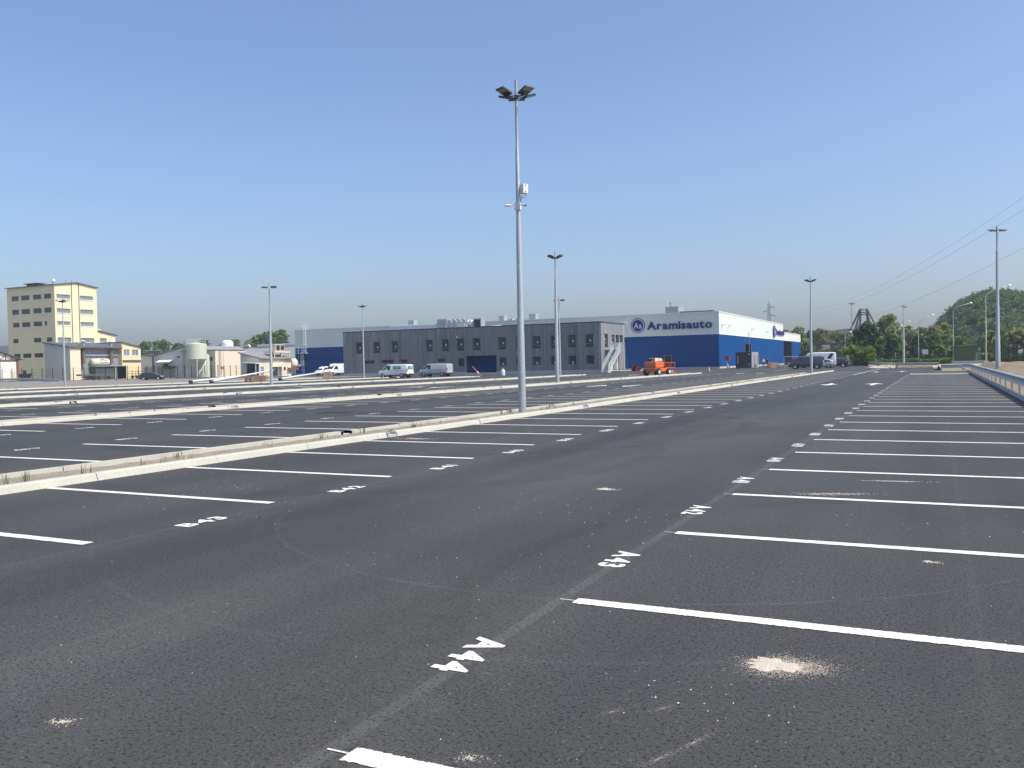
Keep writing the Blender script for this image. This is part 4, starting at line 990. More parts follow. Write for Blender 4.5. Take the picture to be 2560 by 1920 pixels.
# grey sheds
def gable_house(label, x0, x1, y0, y1, zl, zr, wallm, roofm, name='shed', holes=(), doorm='clad_grey', ridge=None, over=.3):
    t = thing(name, label, 'shed', ((x0 + x1) / 2, y0, 0), world=True)
    mb = MB(); lo = min(zl, zr)
    if ridge is None:
        mb.wall('y', y0, x0, x1, 0, lo, holes, .15, -1)
        mb.add([(x0, y0, lo), (x1, y0, lo), (x1, y0, zr), (x0, y0, zl)], [(0, 1, 2, 3)])
        top = [(x0, zl), (x1, zr)]
    else:
        mb.wall('y', y0, x0, x1, 0, lo, holes, .15, -1); mb.add([(x0, y0, lo), (x1, y0, lo), (x1, y0, zr), ridge + (0,), (x0, y0, zl)][:3] + [(ridge[0], y0, ridge[1]), (x0, y0, zl)], [(0, 1, 2, 3, 4)])
        top = [(x0, zl), ridge, (x1, zr)]
    mb.quad((x1, y0, 0), (x1, y1, 0), (x1, y1, zr), (x1, y0, zr)); mb.quad((x0, y1, 0), (x0, y0, 0), (x0, y0, zl), (x0, y1, zl)); mb.build('wall', wallm, t)
    poly = [(p[0] + (-over if i == 0 else over if i == len(top) - 1 else 0), p[1] + .02) for i, p in enumerate(top)]
    poly = poly + [(p[0], p[1] + .22) for p in poly[::-1]]
    mb = MB(); mb.prism(poly, 'y', y0 - .3, y1 + .2); mb.build('roof', roofm, t)
    for h in holes:
        mb = MB(); mb.box(h[0], h[1], y0 + .13, y0 + .16, h[2], h[3]); mb.build('door' if h[2] < .5 else 'window', doorm if h[2] < .5 else 'glass', t)
    return t
gable_house('low grey shed between the ochre annex and the white gable shed', -197.0, -190.0, 170, 182, 6.1, 5.5, 'shed_white', 'roof_dark', holes=[(-196.3, -192.85, .02, 2.75)])
gb = gable_house('pale grey gabled shed behind the silo, small canopy over its door', -181.3, -165.0, 160, 178, 5.45, 5.45, 'shed_white', 'roof_fibre', ridge=(-169.5, 7.7), holes=[(-179.9, -173.5, .02, 2.9), (-172.85, -171.8, 4.85, 5.4)])
mb = MB(); mb.prism([(158.3, 3.85), (160, 4.5), (160, 4.6), (158.3, 3.95)], 'x', -178.7, -174.0); mb.build('canopy', 'white_trim', gb)
mb = MB(); mb.cbox((-176.5, 159.6, 3.0), (1.0, .6, .9)); mb.cbox((-174.6, 159.6, 2.6), (2.2, .6, .5)); mb.tube([(-177, 159.7, 2.2), (-173, 159.7, 2.6)], .12, 6); mb.build('wall_machinery', 'steel_dark', gb)
mb = MB(); mb.box(-181.4, -181.1, 159.8, 159.98, 0, 5.3); mb.build('rain_pipe', 'parapet', gb)
mb = MB()
for k in range(7): mb.tube([(-196.5 + k, 171, 6.0), (-196.5 + k, 171, 7.4)], .05, 4)
mb.tube([(-196.5, 171, 7.4), (-190.5, 171, 7.4)], .05, 4); t = thing('roof_railing', 'thin guard railing on the roof of the low grey shed', 'railing', (-193, 171, 6), world=True); mb.build('rail', 'galv_pale', t)
# cream block and its low neighbour
cbk = thing('cream_block', 'cream flat-roofed block with a ladder on its sunlit wall', 'factory', (-162, 162, 0), world=True)
mb = MB(); mb.wall('x', -156.86, 157.0, 166.9, 0, 6.45, [], .2, 1); mb.build('lit_wall', 'cream_wall', cbk)
mb = MB(); mb.wall('y', 157.0, -168, -156.86, 0, 6.45, [(-158.65, -157.75, 3.9, 4.76)], .2, -1); mb.build('wall', 'grey_and_shaded_wall', cbk)  # cream block's shaded face, its shade painted in as grey
mb = MB(); mb.quad((-156.86, 166.9, 0), (-168, 166.9, 0), (-168, 166.9, 6.45), (-156.86, 166.9, 6.45)); mb.build('back_wall', 'grey_and_shaded_wall', cbk)
mb = MB(); mb.box(-158.65, -157.75, 157.15, 157.2, 3.9, 4.76); mb.build('window', 'glass', cbk)
mb = MB(); mb.box(-168.1, -156.74, 156.85, 167.0, 6.45, 6.62); mb.build('roof', 'roof_dark', cbk)
mb = MB()
for y in (158.05, 158.65): mb.tube([(-156.6, y, .4), (-156.6, y, 6.5)], .04, 5)
for k in range(17): mb.tube([(-156.6, 158.05, .6 + .35 * k), (-156.6, 158.65, .6 + .35 * k)], .03, 4)
mb.build('wall_ladder', 'rust', cbk)
mb = MB(); mb.tube([(-156.75, 159.6, .2), (-156.75, 159.6, 6.4)], .04, 5); mb.cbox((-156.6, 159.2, 2.5), (.3, .9, .25)); mb.build('wall_pipe', 'cream_box', cbk)
lk = thing('link_building', 'small cream link with a white canopy between the cream block and the long low building', 'building', (-160, 169, 0), world=True)
mb = MB(); mb.box(-165, -157.0, 166.95, 168.4, 0, 4.6); mb.build('wall', 'cream_wall', lk)
mb = MB(); mb.box(-165, -158.0, 168.45, 172, 0, 2.85); mb.build('low_wall', 'cream_wall', lk)
mb = MB(); mb.box(-158, -155.2, 168.45, 171.8, 2.86, 3.12); mb.build('canopy', 'white_trim', lk)
mb = MB(); mb.box(-157.99, -157.9, 168.8, 171.5, .1, 2.8); mb.build('opening', 'steel_dark', lk)  # dark slab painting the shade of the opening below the canopy
for y in (168.6, 171.7):
    mb = MB(); mb.tube([(-155.3, y, 0), (-155.3, y, 2.86)], .09, 6); mb.build('post', 'galv_pale', lk)
lb = thing('long_low_building', 'long low cream building under a wide grey fibre-cement roof', 'building', (-140, 148, 0), world=True)
h = [(143.0, 144.0, .25, 2.15), (146.7, 148.3, .15, 2.1), (150.3, 151.0, 1.26, 2.0)]
mb = MB(); mb.wall('x', -130, 142.6, 152.8, 0, 3.95, h, .2, 1); mb.build('lit_wall', 'cream_wall', lb)
mb = MB(); mb.add([(-135.2, 142.6, 0), (-130, 142.6, 0), (-130, 142.6, 3.95), (-135.2, 142.6, 5.1)], [(0, 1, 2, 3)]); mb.build('wall', 'cream_wall', lb)
mb = MB(); mb.prism([(-133.3, 3.08), (-129.5, 2.82), (-129.5, 2.95), (-133.3, 3.25)], 'y', 141.0, 142.55); mb.build('canopy', 'white_trim', lb)
mb = MB(); mb.box(-133.3, -130.3, 142.45, 142.58, .15, 2.8); mb.build('opening', 'steel_dark', lb)  # dark panel on the wall, the opening's shaded inside put into its colour
for x in (-133.0, -129.7):
    mb = MB(); mb.tube([(x, 141.2, 0), (x, 141.2, 2.85)], .1, 6); mb.build('canopy_post', 'galv_pale', lb)
for i, q in enumerate(h):
    if i < 2: mb = MB(); mb.box(-130.2, -130.12, q[0], q[1], q[2], q[3]); mb.build('door', 'clad_grey' if i == 0 else 'glass_pale', lb)
    else: window(lb, 'x', -130, *q, 1, .15, .06)
mb = MB(); mb.prism([(-135.6, 5.2), (-129.4, 3.85), (-129.4, 4.07), (-135.6, 5.42)], 'y', 142.2, 153.1); mb.build('roof', 'roof_fibre', lb)
mb = MB(); mb.prism([(146.3, 2.1), (149.7, 2.1), (148.0, 3.1)], 'x', -130.0, -128.0); mb.build('porch_roof', 'cream_wall', lb)
for y in (146.5, 149.5):
    mb = MB(); mb.tube([(-128.15, y, 0), (-128.15, y, 2.1)], .07, 6); mb.build('porch_post', 'galv_pale', lb)
t = thing('back_roof_building', 'wide shallow grey roofed building behind the cream block, pipes along its ridge', 'building', (-185, 200, 0), world=True)
mb = MB(); mb.box(-210, -142, 176, 210, 0, 4.6); mb.build('wall', 'shed_white', t)
mb = MB(); mb.prism([(175, 4.5), (196, 8.0), (212, 4.7)], 'x', -211, -141.6); mb.build('roof', 'roof_fibre', t)
mb = MB(); mb.tube([(-178, 195, 8.4), (-164, 195, 8.5)], .45, 10); mb.tube([(-184, 195, 7.8), (-183, 195, 8.6), (-181.5, 195, 8.7), (-181, 195, 8.1)], .35, 8); mb.build('roof_pipe', 'duct', t, smooth=40)
mb = MB()
for k in range(14): mb.tube([(-204 + 1.6 * k, 194, 7.8), (-204 + 1.6 * k, 194, 9.2)], .05, 4)
mb.tube([(-204, 194, 9.2), (-183, 194, 9.2)], .05, 4); mb.build('roof_railing', 'galv_pale', t)
t = thing('rooftop_cooler', 'cream cooling unit on a steel platform over the long low building', 'cooling unit', (-131, 149.5, 4.5), world=True)
mb = MB(); mb.box(-132.2, -130.2, 148.1, 151.0, 5.55, 7.0); mb.build('casing', 'cream_box', t, bevel=.04)
mb = MB(); mb.box(-130.19, -130.12, 148.3, 149.4, 5.75, 6.85); mb.box(-130.19, -130.12, 149.7, 150.8, 5.75, 6.85); mb.build('grille', 'steel_dark', t)
mb = MB(); mb.box(-132.5, -129.6, 147.0, 152.2, 5.2, 5.5)
for y in (147.2, 149.5, 152.0):
    for x in (-132.3, -129.8): mb.box(x - .08, x + .08, y - .08, y + .08, 3.9, 5.2)
mb.build('platform', 'cream_wall', t)
# silos
t = thing('silo', 'big pale green silo on legs with a conical bottom and roof railing', 'silo', (-157.4, 150, 0), world=True)
c = (-157.45, 151.8, 0)
mb = MB(); mb.lathe(c, [(.3, 3.3), (2.25, 4.35), (2.25, 7.85), (2.1, 7.95), (.3, 8.25)], 28); mb.build('shell', 'silo', t, smooth=35)
mb = MB()
for k in range(4):
    a = PI / 4 + k * PI / 2; x, y = c[0] + 2.2 * math.cos(a), c[1] + 2.2 * math.sin(a); mb.tube([(x, y, 0), (x, y, 4.6)], .12, 6)
    a2 = a + PI / 2; mb.tube([(x, y, .4), (c[0] + 2.2 * math.cos(a2), c[1] + 2.2 * math.sin(a2), 4.0)], .06, 5); mb.tube([(x, y, 1.6), (c[0] + 2.2 * math.cos(a2), c[1] + 2.2 * math.sin(a2), 1.6)], .06, 5)
mb.build('leg', 'galv_pale', t)
mb = MB()
for k in range(16):
    a = k * PI / 8; mb.tube([(c[0] + 2.1 * math.cos(a), c[1] + 2.1 * math.sin(a), 7.9), (c[0] + 2.1 * math.cos(a), c[1] + 2.1 * math.sin(a), 9.0)], .03, 4)
for z in (8.4, 9.0): mb.tube([(c[0] + 2.1 * math.cos(k * PI / 12), c[1] + 2.1 * math.sin(k * PI / 12), z) for k in range(25)], .03, 4)
mb.build('railing', 'galv_pale', t)
mb = MB()
for x in (-160.6, -160.0): mb.tube([(x, 150.6, .3), (x, 150.6, 8.7)], .05, 5)
for k in range(23): mb.tube([(-160.6, 150.6, .5 + .36 * k), (-160.0, 150.6, .5 + .36 * k)], .03, 4)
for z in (3, 5.4, 7.8): mb.box(-161.0, -159.6, 149.9, 150.7, z, z + .07)
mb.build('access_ladder', 'frame_grey', t)
t = thing('silo', 'smaller pale green silo standing on the ground, right of the big silo', 'silo', (-159.6, 157.6, 0), world=True)
mb = MB(); mb.lathe((-158.4, 154.6, 0), [(1.5, 0), (1.5, 5.2), (1.35, 5.35), (.3, 5.7), (.3, 6.0)], 24); mb.build('shell', 'silo', t, smooth=35)
t = thing('roof_tank', 'white domed tank showing above the grey roofs', 'tank', (-224, 230, 0), world=True)
mb = MB(); mb.lathe((-224, 230, 0), [(2.05, 0), (2.05, 11.2), (1.9, 11.6), (1.2, 12.0), (.1, 12.15)], 22); mb.build('shell', 'dome_white', t, smooth=35)
t = thing('white_dome_tank', 'white rounded tank end half hidden behind the left corner of the blue hall', 'tank', (-128.5, 157, 0), world=True)
mb = MB(); mb.lathe((-130.2, 153.9, 0), [(.75, 1.9), (.95, 2.5), (.9, 3.3), (.5, 3.9), (.1, 4.0)], 16); mb.build('shell', 'cream_wall', t, smooth=True)
mb = MB(); mb.box(-129.9, -129.4, 151.4, 154.6, 1.35, 1.85); mb.build('frame', 'timber_brown', t)
# dark mesh fence round the factory
def polyline(pts, step):
    out = []
    for (a, b) in zip(pts[:-1], pts[1:]):
        L_ = math.dist(a, b); n = max(1, round(L_ / step))
        out += [(a[0] + (b[0] - a[0]) * k / n, a[1] + (b[1] - a[1]) * k / n) for k in range(n)]
    return out + [pts[-1]]
fpts = [(-175.5, 109.5), (-166.0, 114.5), (-137.5, 120.5), (-140.5, 130), (-143.5, 148), (-148, 168)]
fpts = [(-171.4, 113.2), (-137.6, 117.9), (-143.5, 140.5), (-150.5, 168.5)]
t = thing('mesh_fence', 'dark green mesh fence with slim posts in front of the old factory', 'fence', (-150, 118, 0), world=True)
pl = polyline(fpts, 2.55)
for x, y in pl:
    mb = MB(); mb.box(x - .05, x + .05, y - .05, y + .05, 0, 2.75); mb.build('post', 'fence_dark', t)
mb = MB()
for (a, b) in zip(pl[:-1], pl[1:]):
    for z in (.1, .7, 1.3, 1.9, 2.5): mb.tube([(a[0], a[1], z), (b[0], b[1], z)], .009, 3, cap=False)
    for k in range(1, 8):
        u = k / 8; mb.tube([(a[0] + (b[0] - a[0]) * u, a[1] + (b[1] - a[1]) * u, .1), (a[0] + (b[0] - a[0]) * u, a[1] + (b[1] - a[1]) * u, 2.5)], .006, 3, cap=False)
mb.build('wire_mesh', 'fence_dark', t)
# things in the yard
t = thing('flatbed_trailer', 'long brown low trailer parked before the green shelter', 'trailer', (-170, 131, 0), world=True)
mb = MB(); mb.box(-170.5, -168.8, 129.5, 137.8, .95, 1.3); mb.build('deck', 'rust', t)
for y in (131, 132.4, 133.8, 136.5):
    mb = MB(); mb.tube([(-168.9, y, .42), (-168.65, y, .42)], .42, 12); mb.build('wheel', 'rubber', t)
t = thing('skip_container', 'dark green low skip in front of the tower base', 'skip', (-199, 133, 0), world=True)
mb = MB(); mb.prism([(-203.5, 0.05), (-194.5, .05), (-193.6, 1.6), (-204.4, 1.6)], 'y', 133, 135.2); mb.build('body', 'shelter_green', t)
mb = MB(); mb.box(-204.4, -193.6, 132.95, 135.25, 1.605, 1.7); mb.build('rim', 'fence_dark', t)
t = thing('wheeled_rack', 'jumble of steel racks and wheels against the ochre annex', 'rack', (-178, 152, 0), world=True)
mb = MB()
for k in range(6):
    y = 149.6 + k * 1.0; mb.tube([(-178, y, .1), (-178, y, 1.6 + .5 * (k % 2))], .05, 4); mb.tube([(-177.4, y, .1), (-177.4, y + .8, 1.5)], .05, 4)
for z in (.5, 1.1, 1.7): mb.tube([(-178, 149.6, z), (-178, 154.6, z)], .05, 4)
mb.build('rack_frame', 'rust', t)
for y in (150, 151.2, 153.3):
    mb = MB(); mb.tube([(-177.2, y, .4), (-177.0, y, .4)], .4, 12); mb.build('wheel', 'rubber', t)
# left guard rail with a ramped end
def wbeam(mb, pts, h=.31, d=.06, mi=0):
    prof = [(0, .5), (d, .38), (d * .2, .14), (d * .2, -.14), (d, -.38), (0, -.5)]
    prev = None
    vs = []; n = len(prof)
    for i, p in enumerate(pts):
        p = Vector(p); dr = (Vector(pts[min(i + 1, len(pts) - 1)]) - Vector(pts[max(i - 1, 0)])); dr.z = 0; dr.normalize(); nr = Vector((-dr.y, dr.x, 0))
        for a, b in prof: vs.append(p + nr * a + Vector((0, 0, b * h)))
        for a, b in prof[::-1]: vs.append(p + nr * (a - .012) + Vector((0, 0, b * h)))
    N_ = 2 * n
    fs = [(i * N_ + k, i * N_ + (k + 1) % N_, (i + 1) * N_ + (k + 1) % N_, (i + 1) * N_ + k) for i in range(len(pts) - 1) for k in range(N_)]
    fs += [tuple(range(N_))[::-1], tuple(range((len(pts) - 1) * N_, len(pts) * N_))]
    mb.add(vs, fs, mi)
def guard_rail(label, pts, post_step, top=.75, side=1, ramp=0, stacks=1):
    t = thing('guard_rail', label, 'guard rail', (pts[0][0], pts[0][1], 0), group='galvanised guard rails round the car park', world=True)
    fine = polyline(pts, 1.0)
    zc = top - .19; n = len(fine)
    P = [(x, y, zc - (ramp * max(0, 1 - (n - 1 - i) / 7.0)) * zc * .6) for i, (x, y) in enumerate(fine)]
    if side < 0: P = P[::-1]
    mb = MB(); wbeam(mb, P, .38, .09); 
    if stacks > 1: wbeam(mb, [(p[0], p[1], p[2] - .34) for p in P], .18)
    bo = mb.build('beam', 'galv', t, smooth=30)
    pp = polyline(pts, post_step)
    for i, (x, y) in enumerate(pp):
        if ramp and i > len(pp) - 4: continue
        a, b = pp[max(i - 1, 0)], pp[min(i + 1, len(pp) - 1)]; d = Vector((b[0] - a[0], b[1] - a[1])); d.normalize(); nx, ny = -d.y * side, d.x * side
        mb = MB(); mb.box(x - nx * .09 - .035, x - nx * .09 + .035, y - ny * .09 - .05, y - ny * .09 + .05, -.02, top - .06); mb.build('post', 'galv', t)
    return t
guard_rail('double beam guard rail with a sloping end at the far left edge', [(-190, 112), (-166, 108.6), (-152.6, 108.4), (-146.8, 107.8)], 4, .85, -1, 1, 2)
# ------------------------------------------------------------------ vehicles
def lerp(a, b, t): return a + (b - a) * t
SPEC = {
 'van': dict(st=[(-2.5, .50, 1.0, 1.74, .86, .76), (-2.46, .36, 1.02, 1.86, .94, .82), (-2.2, .32, 1.02, 1.90, .97, .85), (-.5, .30, 1.02, 1.92, .97, .86), (.95, .30, 1.02, 1.90, .97, .84), (1.15, .30, 1.02, 1.80, .97, .82), (1.6, .30, 1.02, 1.42, .96, .80), (1.92, .30, .98, 1.14, .95, .80), (2.3, .30, .90, 1.02, .92, .76), (2.46, .32, .74, .88, .86, .70), (2.52, .38, .56, .66, .80, .66)],
   wheels=(1.55, -1.60, .33), ws=((1.0, 1.87), (1.90, 1.18)), sw=[[(.35, 1.08), (1.72, 1.10), (1.52, 1.32), (1.02, 1.74), (.35, 1.77)]], lamp=(2.36, .80), rear=-2.5),
 'bigvan': dict(st=[(-3.0, .50, 1.1, 2.36, .90, .80), (-2.95, .40, 1.1, 2.48, .99, .88), (-2.6, .36, 1.1, 2.52, 1.02, .92), (0, .36, 1.1, 2.54, 1.02, .92), (1.1, .36, 1.1, 2.50, 1.02, .90), (1.35, .36, 1.1, 2.36, 1.02, .87), (1.95, .36, 1.12, 1.74, 1.0, .84), (2.3, .36, 1.1, 1.34, .98, .82), (2.75, .36, .98, 1.16, .95, .78), (2.95, .38, .78, .92, .9, .72), (3.02, .44, .6, .7, .84, .66)],
   wheels=(2.05, -1.75, .36), ws=((1.38, 2.30), (2.27, 1.40)), sw=[[(.75, 1.22), (2.05, 1.25), (1.9, 1.5), (1.45, 2.0), (.75, 2.04)]], lamp=(2.82, .92), rear=-3.0),
 'car': dict(st=[(-2.08, .42, .74, .92, .74, .66), (-2.03, .32, .84, 1.04, .82, .70), (-1.85, .26, .90, 1.18, .86, .68), (-1.45, .24, .92, 1.38, .88, .66), (-.9, .22, .92, 1.45, .88, .66), (-.1, .22, .92, 1.46, .88, .66), (.45, .22, .91, 1.38, .88, .64), (1.05, .22, .90, 1.03, .87, .66), (1.5, .22, .86, .96, .86, .68), (1.9, .24, .70, .82, .80, .64), (2.08, .32, .52, .62, .70, .56)],
   wheels=(1.28, -1.28, .31), ws=((.48, 1.36), (1.02, 1.05)), sw=[[(-.35, .96), (.85, .96), (.42, 1.30), (-.35, 1.37)], [(-1.25, .98), (-.42, .96), (-.42, 1.37), (-.95, 1.36)], [(-1.72, 1.02), (-1.32, .99), (-1.05, 1.33), (-1.3, 1.29)]], lamp=(1.82, .70), rear=-2.05),
 'suv': dict(st=[(-2.25, .48, .9, 1.1, .80, .72), (-2.2, .38, 1.0, 1.3, .88, .74), (-2.05, .32, 1.02, 1.58, .93, .74), (-1.6, .30, 1.02, 1.70, .94, .74), (.2, .30, 1.02, 1.70, .94, .74), (.55, .30, 1.02, 1.60, .94, .72), (1.15, .30, 1.0, 1.14, .93, .74), (1.7, .30, .96, 1.08, .92, .76), (2.1, .32, .8, .94, .86, .70), (2.25, .4, .6, .7, .76, .62)],
   wheels=(1.4, -1.38, .36), ws=((.57, 1.57), (1.12, 1.16)), sw=[[(-.4, 1.08), (.95, 1.08), (.5, 1.52), (-.4, 1.60)], [(-1.3, 1.08), (-.48, 1.08), (-.48, 1.60), (-1.25, 1.58)], [(-1.95, 1.14), (-1.4, 1.09), (-1.35, 1.57), (-1.75, 1.54)]], lamp=(2.0, .84), rear=-2.22),
}
def vehicle(label, cat, name, spec, paint, x, y, head, group=None, bumper='car_trim', rear_glass=True, scale=1.0, rim='rim', extra=None, z=0.0):
    sp = SPEC[spec]; st = [tuple(v * scale for v in s) for s in sp['st']]
    t = thing(name, label, cat, (x, y, z), R(head), group)
    def at(xx):
        for a, b in zip(st[:-1], st[1:]):
            if a[0] <= xx <= b[0]: k = (xx - a[0]) / (b[0] - a[0]); return [lerp(p, q, k) for p, q in zip(a, b)]
        return list(st[0] if xx < st[0][0] else st[-1])
    def ring(s):
        xx, zb, be, zt, hw, ht = s; dz = zt - be
        h = [(hw * .90, zb), (hw * .985, zb + .12), (hw, zb + (be - zb) * .6), (hw * .99, be), (lerp(hw, ht, .82), be + dz * .80), (lerp(hw, ht, 1.05), be + dz * .93), (ht * .80, zt), (ht * .4, zt + .012)]
        return [(xx, p[0], p[1]) for p in h] + [(xx, -p[0], p[1]) for p in h[::-1]]
    def side(xx, zz):
        s = at(xx); _, zb, be, zt, hw, ht = s
        k = max(0, min(1, (zz - be) / max(.05, .8 * (zt - be)))); return lerp(hw * .99, lerp(hw, ht, .82), k)
    mb = MB(); n = 16
    # resample stations for a smoother skin
    xs = []
    for a, b in zip(st[:-1], st[1:]):
        for k in range(2): xs.append(lerp(a[0], b[0], k / 2))
    xs.append(st[-1][0])
    vs = [p for xx in xs for p in ring(at(xx))]
    mb.add(vs, [(i * n + k, i * n + (k + 1) % n, (i + 1) * n + (k + 1) % n, (i + 1) * n + k) for i in range(len(xs) - 1) for k in range(n)] + [tuple(range(n)), tuple(range((len(xs) - 1) * n, len(xs) * n))[::-1]])
    body = mb.build('body', paint, t, smooth=42)
    # glass
    (xa, za), (xb, zb) = [(p * scale, q * scale) for p, q in sp['ws']]
    sa, sb = at(xa), at(xb); nv = Vector((za - zb, 0, xb - xa)).normalized() * .022
    mb = MB(); wa, wb = sa[5] * .84, sb[5] * .92
    mb.add([Vector((xa, -wa, za)) + nv, Vector((xa, wa, za)) + nv, Vector((xb, wb, zb)) + nv, Vector((xb, -wb, zb)) + nv, Vector((xa, -wa, za)) - nv, Vector((xa, wa, za)) - nv, Vector((xb, wb, zb)) - nv, Vector((xb, -wb, zb)) - nv], [(0, 1, 2, 3), (0, 3, 7, 4), (1, 5, 6, 2), (3, 2, 6, 7), (0, 4, 5, 1)])
    mb.build('windscreen', 'car_glass', t)
    for poly in sp['sw']:
        for sgn in (-1, 1):
            mb = MB(); P = [(p * scale, q * scale) for p, q in poly]
            out = [(p, sgn * (side(p, q) + .014), q) for p, q in P]; inn = [(p, sgn * (side(p, q) - .03), q) for p, q in P]; m_ = len(P)
            mb.add(out + inn, [tuple(range(m_))] + [(i, (i + 1) % m_, m_ + (i + 1) % m_, m_ + i) for i in range(m_)]); mb.build('side_window', 'car_glass', t)
    s = at(sp['rear'] * scale + .06)
    xr = st[0][0]
    if rear_glass:
        mb = MB(); z0, z1 = s[2] + .08, s[2] + (st[2][3] - s[2]) * .78
        x0, x1 = xr - .012, None
        if spec in ('car', 'suv'):
            a = at(-1.92 * scale if spec == 'car' else -2.12 * scale); b = at(-1.48 * scale if spec == 'car' else -1.98 * scale)
            nv = Vector((-.02, 0, .02)); mb.add([Vector((a[0], -a[5] * .8, a[3])) + nv, Vector((a[0], a[5] * .8, a[3])) + nv, Vector((b[0], b[5] * .8, b[3])) + nv, Vector((b[0], -b[5] * .8, b[3])) + nv], [(0, 1, 2, 3)])
        else:
            for sg in (-1, 1): mb.box(xr - .015, xr + .05, *sorted((sg * .06, sg * .70)), z0 * 1.05, z1)
        mb.build('rear_window', 'car_glass', t)
    # wheels
    wf, wr, rw = [q * scale for q in sp['wheels']]
    for xx in (wf, wr):
        for sg in (-1, 1):
            hw = at(xx)[4] * .985
            a = MB(); a.tube([(xx, sg * (hw - .25), rw), (xx, sg * (hw + .006), rw)], rw * 1.18, 22); a.build('wheel_arch', 'black', t)
            w = MB(); w.tube([(xx, sg * (hw - .22), rw), (xx, sg * (hw - .02), rw), (xx, sg * (hw + .012), rw)], [rw, rw, rw * .93], 22); wo = w.build('wheel', 'rubber', t, smooth=40)
            w = MB(); w.tube([(xx, sg * (hw - .02), rw), (xx, sg * (hw + .018), rw)], rw * .64, 18)
            for k in range(5):
                aa = k * 2 * PI / 5; w.tube([(xx, sg * (hw + .02), rw), (xx + rw * .6 * math.cos(aa), sg * (hw + .02), rw + rw * .6 * math.sin(aa))], .022, 4)
            w.build('rim', rim, wo)
    # bumpers, lamps, mirrors, plate, sills
    f = st[-1]; b = st[0]
    mb = MB(); mb.prism([(f[0] - .22, -f[4] * 1.04), (f[0] + .01, -f[4] * .86), (f[0] + .03, 0), (f[0] + .01, f[4] * .86), (f[0] - .22, f[4] * 1.04)], 'z', .26, .5); mb.build('front_bumper', bumper, t)
    mb = MB(); mb.prism([(b[0] + .5, -b[4] * 1.14), (b[0] + .05, -b[4] * 1.1), (b[0] - .05, -b[4] * .9), (b[0] - .05, b[4] * .9), (b[0] + .05, b[4] * 1.1), (b[0] + .5, b[4] * 1.14)], 'z', .32, .56); mb.build('rear_bumper', bumper, t)
    for sg in (-1, 1):
        lx, lz = sp['lamp'][0] * scale, sp['lamp'][1] * scale; s2 = at(lx)
        mb = MB(); mb.cbox((lx, sg * s2[4] * .86, lz), (.28, .22, .14), 0, Matrix.Rotation(-sg * .5, 3, 'Z')); mb.build('headlight', 'head_lamp', t, bevel=.03)
        mb = MB(); hz = .95 if spec in ('car', 'suv') else 1.15
        mb.box(b[0] - .02, b[0] + .12, *sorted((sg * b[4] * .90, sg * (b[4] + .065))), hz - .28, hz + .12); mb.build('tail_light', 'tail_lamp', t)
        mx = sp['ws'][1][0] * scale - .25; mz = sp['ws'][1][1] * scale
        mb = MB(); mb.cbox((mx, sg * (at(mx)[4] + .11), mz), (.12, .22, .2)); mb.build('mirror', 'car_trim', t, bevel=.03)
    mb = MB(); mb.box(b[0] - .066, b[0] - .045, -.26, .26, .62, .73); mb.build('number_plate', 'white_paint', t)
    mb = MB(); mb.box(wr + .5, wf - .5, -at(0)[4] * 1.005, at(0)[4] * 1.005, at(0)[1] + .01, at(0)[1] + .14); mb.build('sill', 'car_trim', t)
    # door shut lines and handles on vans
    if spec in ('van', 'bigvan'):
        mb = MB(); q = .28 if spec == 'van' else .68; zz = at(q)[2]
        for xx in (q, q - 1.2):
            for sg in (-1, 1): mb.quad((xx, sg * (side(xx, .5) + .006), .5), (xx + .018, sg * (side(xx, .5) + .006), .5), (xx + .018, sg * (side(xx, zz) + .012), zz), (xx, sg * (side(xx, zz) + .012), zz)); mb.box(xx - .18, xx - .04, *sorted((sg * side(xx, .9), sg * (side(xx, .9) + .03))), .92, .97)
        for sg in (-1, 1): mb.box(b[0] + .25, q - .1, *sorted((sg * (side(0, zz) - .01), sg * (side(0, zz) + .008))), zz + .0, zz + .03)
        mb.box(b[0] - .006, b[0] + .01, -.012, .012, .6, 1.75); mb.build('door_gap', 'car_trim', t)
    return t, side
v, side = vehicle('white panel van with green logo panels on its side and rear, parked before the office', 'van', 'panel_van', 'van', 'car_white', -70.3, 105.2, 180, 'work vans parked before the office', rear_glass=False)
# heading 180: its left side is local +y
def lab(par, x0, x1, z0, z1, sg, side, m, name, words=None):
    mb = MB(); mb.add([(x0, sg * (side(x0, z0) + .012), z0), (x1, sg * (side(x1, z0) + .012), z0), (x1, sg * (side(x1, z1) + .012), z1), (x0, sg * (side(x0, z1) + .012), z1)], [(0, 1, 2, 3)]); return mb.build(name, m, par)
for sg in (-1, 1): lab(v, -1.45, -.15, 1.22, 1.66, sg, side, 'green_sign', 'side_panel')
mb = MB(); z0, z1 = 1.30, 1.66
for k in range(7): mb.box(-1.2 + k * .12, -1.12 + k * .12, side(-1, 1.46) + .016, side(-1, 1.46) + .022, 1.46, 1.54 + (.04 if k in (0, 3) else 0))
mb.box(-1.2, -.4, side(-1, 1.34) + .016, side(-1, 1.34) + .022, 1.34, 1.37); mb.build('panel_lettering', 'white_paint', v)
mb = MB(); mb.box(-2.53, -2.49, -.70, .70, 1.2, 1.68); mb.build('rear_panel', 'green_sign', v)
mb = MB(); mb.box(-2.54, -2.531, -.5, .1, 1.48, 1.56); mb.box(-2.54, -2.531, -.5, .3, 1.34, 1.38); mb.build('panel_lettering', 'white_paint', v)
v, side = vehicle('silver panel van without lettering, parked in front of the office', 'van', 'panel_van', 'van', 'car_silver', -67.7, 112.0, 180, 'work vans parked before the office', rear_glass=False)
v, side = vehicle('large white high-roof van with a roof rack, beside the office corner', 'van', 'panel_van', 'bigvan', 'car_white', -117.6, 153.0, 268)
mb = MB()
